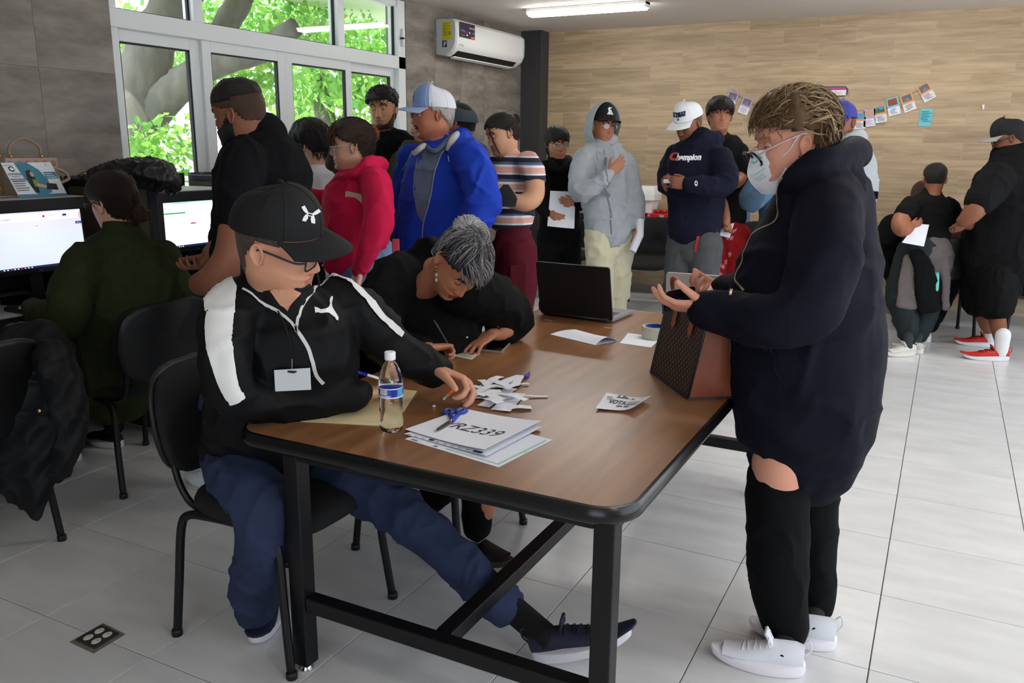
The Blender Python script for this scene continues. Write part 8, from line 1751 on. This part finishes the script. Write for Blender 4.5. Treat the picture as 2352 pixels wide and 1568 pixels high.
for k in range(12):
    t = k/11; c = o_+Vector((.0, -.15-.03*math.sin(pi*t), .19-.19*t)); e1, e2 = (Vector((1, 0, 0)), Vector((0, 0, 1))) if k % 2 else (Vector((0, 1, 0)), Vector((0, 0, 1))); ringtube(MB(), c, .007, .012, e1, e2, .0022, 10).build('chain_link', gold, bb1, True)
MB().tube(smooth_path([o_+Vector((-.04, .145, .12)), o_+Vector((-.04, .19, .10)), o_+Vector((-.03, .2, .07)), o_+Vector((-.03, .15, .05))], 5), .008, 8).build('strap', bgl, bb1, True)
# information card leaning on it
c0 = Vector((-3.68, 2.465, SZ+.001)); ex, ey = Vector((0, 1, 0)), Vector((-.30, -.22, 1)).normalized(); ey = Vector((-.32, -.2, .93)).normalized()
wv, hv = .235, .165; cardm = M('card_white', (226, 230, 234), .45); tealc = M('card_teal2', (60, 128, 152), .5); navyc2 = M('card_navy', (40, 70, 96), .5); skinp = M('print_skin', (206, 160, 136), .6); darkp = M('print_dark', (34, 32, 40), .6); limep = M('print_grass', (120, 160, 60), .6)
fy = MB().prism([(-wv/2, 0), (wv/2, 0), (wv/2, hv), (-wv/2, hv)], .0015, c0, ex, ey).build('info_card', cardm); tag(fy, 'teal and white printed info card leaning on the beige purse', 'card')
it = [(shape([(-.02, .0), (.05, .02), (.06, .08), (.04, .13), (.0, .165), (-.06, .165), (-.05, .1)]), 0), (shape([(-wv/2, 0), (wv/2, 0), (wv/2, .012), (-wv/2, .016)]), 0), (rect(-.115, .085, -.03, .089), 1), (shape([(-.03, .02), (-.01, .02), (.0, .07), (.004, .11), (-.006, .13), (-.026, .125), (-.034, .1), (-.036, .05)]), 3), (disc(-.004, .108, .009, .012), 2), (shape([(-.02, .05), (.005, .05), (.008, .08), (-.014, .085)]), 4), (shape([(-.01, .05), (.06, .035), (.075, .04), (.06, .047), (.0, .065)]), 2), (shape([(.03, .035), (.085, .03), (.09, .06), (.045, .065)]), 3), (rect(.055, .085, .115, .118), 0), (disc(-.085, .135, .013), 3), (disc(-.085, .135, .008), 5), (shape([(-.085, .128), (-.07, .135), (-.085, .142)]), 5)]
for k in range(3): it.append((rect(.06, .09+.009*k, .108-.008*k, .093+.009*k), 5))
for k in range(5): it.append((rect(-.112, .075-.011*k, -.05-.006*(k % 3), .080-.011*k), 1 if k == 0 else 6))
tx('conalep', -.083, .112, .02, 3, it); tx('JUÁREZ I', -.083, .098, .01, 3, it); tx('EDUCACIÓN', -.092, .152, .007, 6, it); tx('BC', .085, .152, .01, 3, it)
flat(it, [tealc, navyc2, skinp, darkp, limep, cardm, greyp], 'print', c0, ex, ey, fy, .002)
for k, (x, y) in enumerate(((10, 452), (28, 446), (16, 440))):
    c = atz(x, y, SZ+.002+.002*k); tag(slab([c+Vector(q) for q in ((-.03, -.05, 0), (.03, -.04, 0), (.03, .03, .004), (-.02, .03, 0))], .001, 'paper_scrap', pap, None, .0005*k), ['white paper scrap lying lowest on the carrel shelf edge', 'white paper scrap beside the purse chain', 'crumpled white tissue on top of the shelf scraps'][k], 'paper scrap')
# black leather bag on the divider top
lth = M('bag_black_leather', (16, 16, 18), .4, bump=.9, bscale=40, vstretch=(1, 1, 1)); lb_ = empty('leather_bag', at(290, 415, 4.0), label='black crumpled leather bag lying over the carrel shelf', cat='bag')
dB = 3.95
lbm = garment('body', [px_tube([(184,408,3.88,5,3),(215,402,3.9,15,2.6),(260,396,3.92,24,2.4),(305,393,3.94,30,2.2),(345,397,3.96,36,2),(375,408,3.98,36,1.8),(388,420,4.0,26,1.5)], 24, UP)], lth, lb_, .008, 3, .006, (40, 14, 14), 95)
MB().tube(smooth_path([at(186,404,dB-.1), at(194,398,dB-.12), at(204,402,dB-.1)], 4), .003, 6).build('buckle', gold, lb_, True)
# desk things
DZ = .766
def on_desk(px, py): p = atz(px, py, DZ); return Vector((p.x, p.y, DZ))
p_ = on_desk(40, 686); tag(slab([p_+Vector(q) for q in ((-.05, -.08, 0), (.05, -.07, 0), (.05, .07, 0), (-.05, .06, 0))], .009, 'phone', M('phone_dark', (20, 22, 40), .2), None), 'dark phone on the desk under the lilac monitor', 'phone')
p_ = on_desk(92, 684); tag(slab([p_+Vector(q) for q in ((-.06, -.08, 0), (.05, -.08, 0), (.05, .12, 0), (-.06, .12, 0))], .001, 'note_paper', pap, None), 'white note paper on the desk by the green jacket elbow', 'paper')
p_ = on_desk(448, 628); tag(slab([p_+Vector(q) for q in ((-.08, -.09, 0), (.05, -.10, 0), (.05, .16, 0), (-.08, .16, 0))], .002, 'note_paper', pap, None), 'white paper on the desk below the green-bar monitor', 'paper')
p_ = on_desk(424, 640); tag(slab([p_+Vector(q) for q in ((-.03, -.05, .002), (.03, -.05, .002), (.03, .04, .002), (-.03, .04, .002))], .008, 'phone', M('phone_dark', (20, 22, 40), .2), None), 'small dark phone at the edge of the second desk', 'phone')
kb = MB().box((-3.66, 2.2, DZ), (-3.53, 2.58, DZ+.018), .004); ko = empty('keyboard', (-3.6, 2.4, DZ), label='black keyboard in front of the lilac monitor', cat='keyboard'); kb.build('case', pbl, ko)
for r_ in range(5):
    kk = MB()
    for c_ in range(16): kk.box((-3.65+r_*.022, 2.21+c_*.0225, DZ+.018), (-3.633+r_*.022, 2.229+c_*.0225, DZ+.022))
    kk.build('key_row', M('key_dark', (34, 34, 38), .5), ko)
pcx = Vector((-3.62, 3.30, .14)); pt_ = empty('computer_tower', pcx, label='black computer tower with green light under the second desk', cat='computer'); MB().box((-3.74, 3.2, .14), (-3.52, 3.58, .56), .006).build('case', pbl, pt_); MB().box((-3.521, 3.33, .50), (-3.5185, 3.336, .545)).build('power_light', M('led_green', (140, 255, 120), .4, emit=2.), pt_)
MB().box((-3.6, 3.22, 0), (-3.55, 3.56, .14)).build('stand', pbl, pt_)
# quilted jacket over the chair back
qm = bpy.data.materials.new('quilted_black'); qm.use_nodes = True; N, L, bb_ = nodes(qm); bb_.inputs['Base Color'].default_value = rgb(18, 20, 23); bb_.inputs['Roughness'].default_value = .65; bb_.inputs['Specular IOR Level'].default_value = .25
tc_ = N.new('ShaderNodeTexCoord'); mp = N.new('ShaderNodeMapping'); mp.inputs['Rotation'].default_value = (.6, 0, 0); mp.inputs['Scale'].default_value = (1, 1, 1); L.new(tc_.outputs['Object'], mp.inputs[0]); wv_ = N.new('ShaderNodeTexWave'); wv_.bands_direction = 'Y'; wv_.inputs['Scale'].default_value = 5.5; L.new(mp.outputs[0], wv_.inputs[0]); bp_ = N.new('ShaderNodeBump'); bp_.inputs['Strength'].default_value = .6; bp_.inputs['Distance'].default_value = .02; L.new(wv_.outputs[0], bp_.inputs['Height']); L.new(bp_.outputs[0], bb_.inputs['Normal'])
qj = empty('quilted_jacket', (-2.88, 1.6, .4), label='black quilted jacket hanging over the chair back in the corner', cat='jacket')
def q2(p, r): return (p, r)
garment('body', [px_tube([(30,785,3.05,110,.35),(40,830,3.02,125,.32),(45,900,3.0,128,.30),(48,980,2.98,128,.30),(50,1040,2.98,122,.28),(60,1100,2.98,80,.3),(78,1150,2.98,40,.4),(82,1180,2.98,14,.8)], 30)], qm, qj, .009, 3, .008, (9, 9, 9), 97)
garment('sleeve', [limb_tube([(120,820,2.95,40),(150,900,2.92,44),(165,980,2.92,36),(150,1050,2.92,30),(130,1090,2.93,20)])], qm, qj, .009, 3, .006, (12, 12, 12), 99)
MB().lathe([(.006, 0), (.006, .002), (.002, .003)], 12, at(90, 943, 2.86), -CF).build('snap_button', gold, qj)
# ================================================================== on the back-wall table
zs = .7505; TYc = 8.2
def tp_(px, py): p = aty(px, py, TYc); return p
foam = M('styrofoam', (228, 226, 226), .8, bump=.3, bscale=120)
x0 = aty(1478, 460, TYc).x; cz = empty('foam_cooler', (x0, TYc, zs), label='white styrofoam cooler with lid on the back table', cat='cooler')
hw = .11; 
rings = [[Vector((x0+a*w_, TYc+b_*w_*.85, zs+z)) for a, b_ in rrect(-1, -1, 1, 1, .2, 3)] for w_, z in ((.10, 0), (.105, .02), (.135, .25), (.135, .255))]
MB().ring_loft(rings).build('box', foam, cz, True, .5)
rings = [[Vector((x0+a*w_, TYc+b_*w_*.85, zs+z)) for a, b_ in rrect(-1, -1, 1, 1, .2, 3)] for w_, z in ((.15, .235), (.155, .24), (.155, .30), (.15, .305), (.15, .32), (.135, .37), (.13, .375))]
MB().ring_loft(rings).build('lid', foam, cz, True, .5)
xr = aty(1500, 485, TYc-.1).x; rb = empty('soda_case', (xr, TYc-.1, zs), label='red cardboard soda can case on the back table', cat='box'); rdb = M('box_red', (190, 34, 34), .45)
MB().box((xr-.11, TYc-.15, zs), (xr+.17, TYc+.02, zs+.115), .005).build('case', rdb, rb)
flat([(rect(-.09, .06, -.02, .115), 0), (rect(-.09, .005, -.02, .035), 0)], [papw], 'label', Vector((xr, TYc-.1505, zs)), (1,0,0), (0,0,1), rb)
v, f = text_mesh('35', .05, bold=.01); flat([(([(a-.055, b_+.09) for a, b_ in v], f), 0)], [redp], 'lettering', Vector((xr, TYc-.1515, zs)), (1,0,0), (0,0,1), rb)
for dx in (.03, .10): tag(MB().lathe([(.026, 0), (.033, .006), (.033, .025), (.028, .035), (.02, .036)], 16, (xr+dx, TYc-.06, zs+.116)).build('soda_can', M('can_red', (176, 40, 44), .3, metal=.3), None, True), 'red can top standing %s on the soda case' % ('near the middle' if dx < .05 else 'at the right end'), 'can', 'cans on the soda case')
xc = aty(1519, 490, 8.05).x; tag(MB().lathe([(.028, 0), (.0285, .002), (.040, .098), (.042, .1), (.040, .102), (.036, .1), (.026, .006)], 20, (xc, 8.05+.03, zs)).build('foam_cup', foam, None, True), 'white foam cup in front of the red soda case', 'cup')
xw = aty(1697, 480, TYc).x; wp = empty('water_pack', (xw, TYc, zs), label='shrink-wrapped water bottles beside the black tee youth', cat='bottle pack')
for i in range(2): MB().lathe([(.03, 0), (.032, .01), (.032, .12), (.028, .15), (.013, .19), (.013, .205), (.001, .206)], 14, (xw+i*.066-.02, TYc-.1, zs)).build('bottle', M('pack_pet', (206, 214, 214), .2, alpha=.75), wp, True)
MB().box((xw+.01, TYc-.06, zs), (xw+.10, TYc+.06, zs+.19), .012).build('carton', M('pack_blue', (70, 130, 200), .4), wp); flat([(disc(.065, .06, .03), 0)], [M('pack_orange', (226, 120, 50), .5)], 'print', Vector((xw, TYc-.0605, zs)), (1,0,0), (0,0,1), wp)
v, f = text_mesh('crystal', .03); flat([(([(a-.01, b_+.08) for a, b_ in v], f), 0)], [M('print_blue', (0, 0, 0))], 'lettering', Vector((xw, TYc-.133, zs)), (1,0,0), (0,0,1), wp)
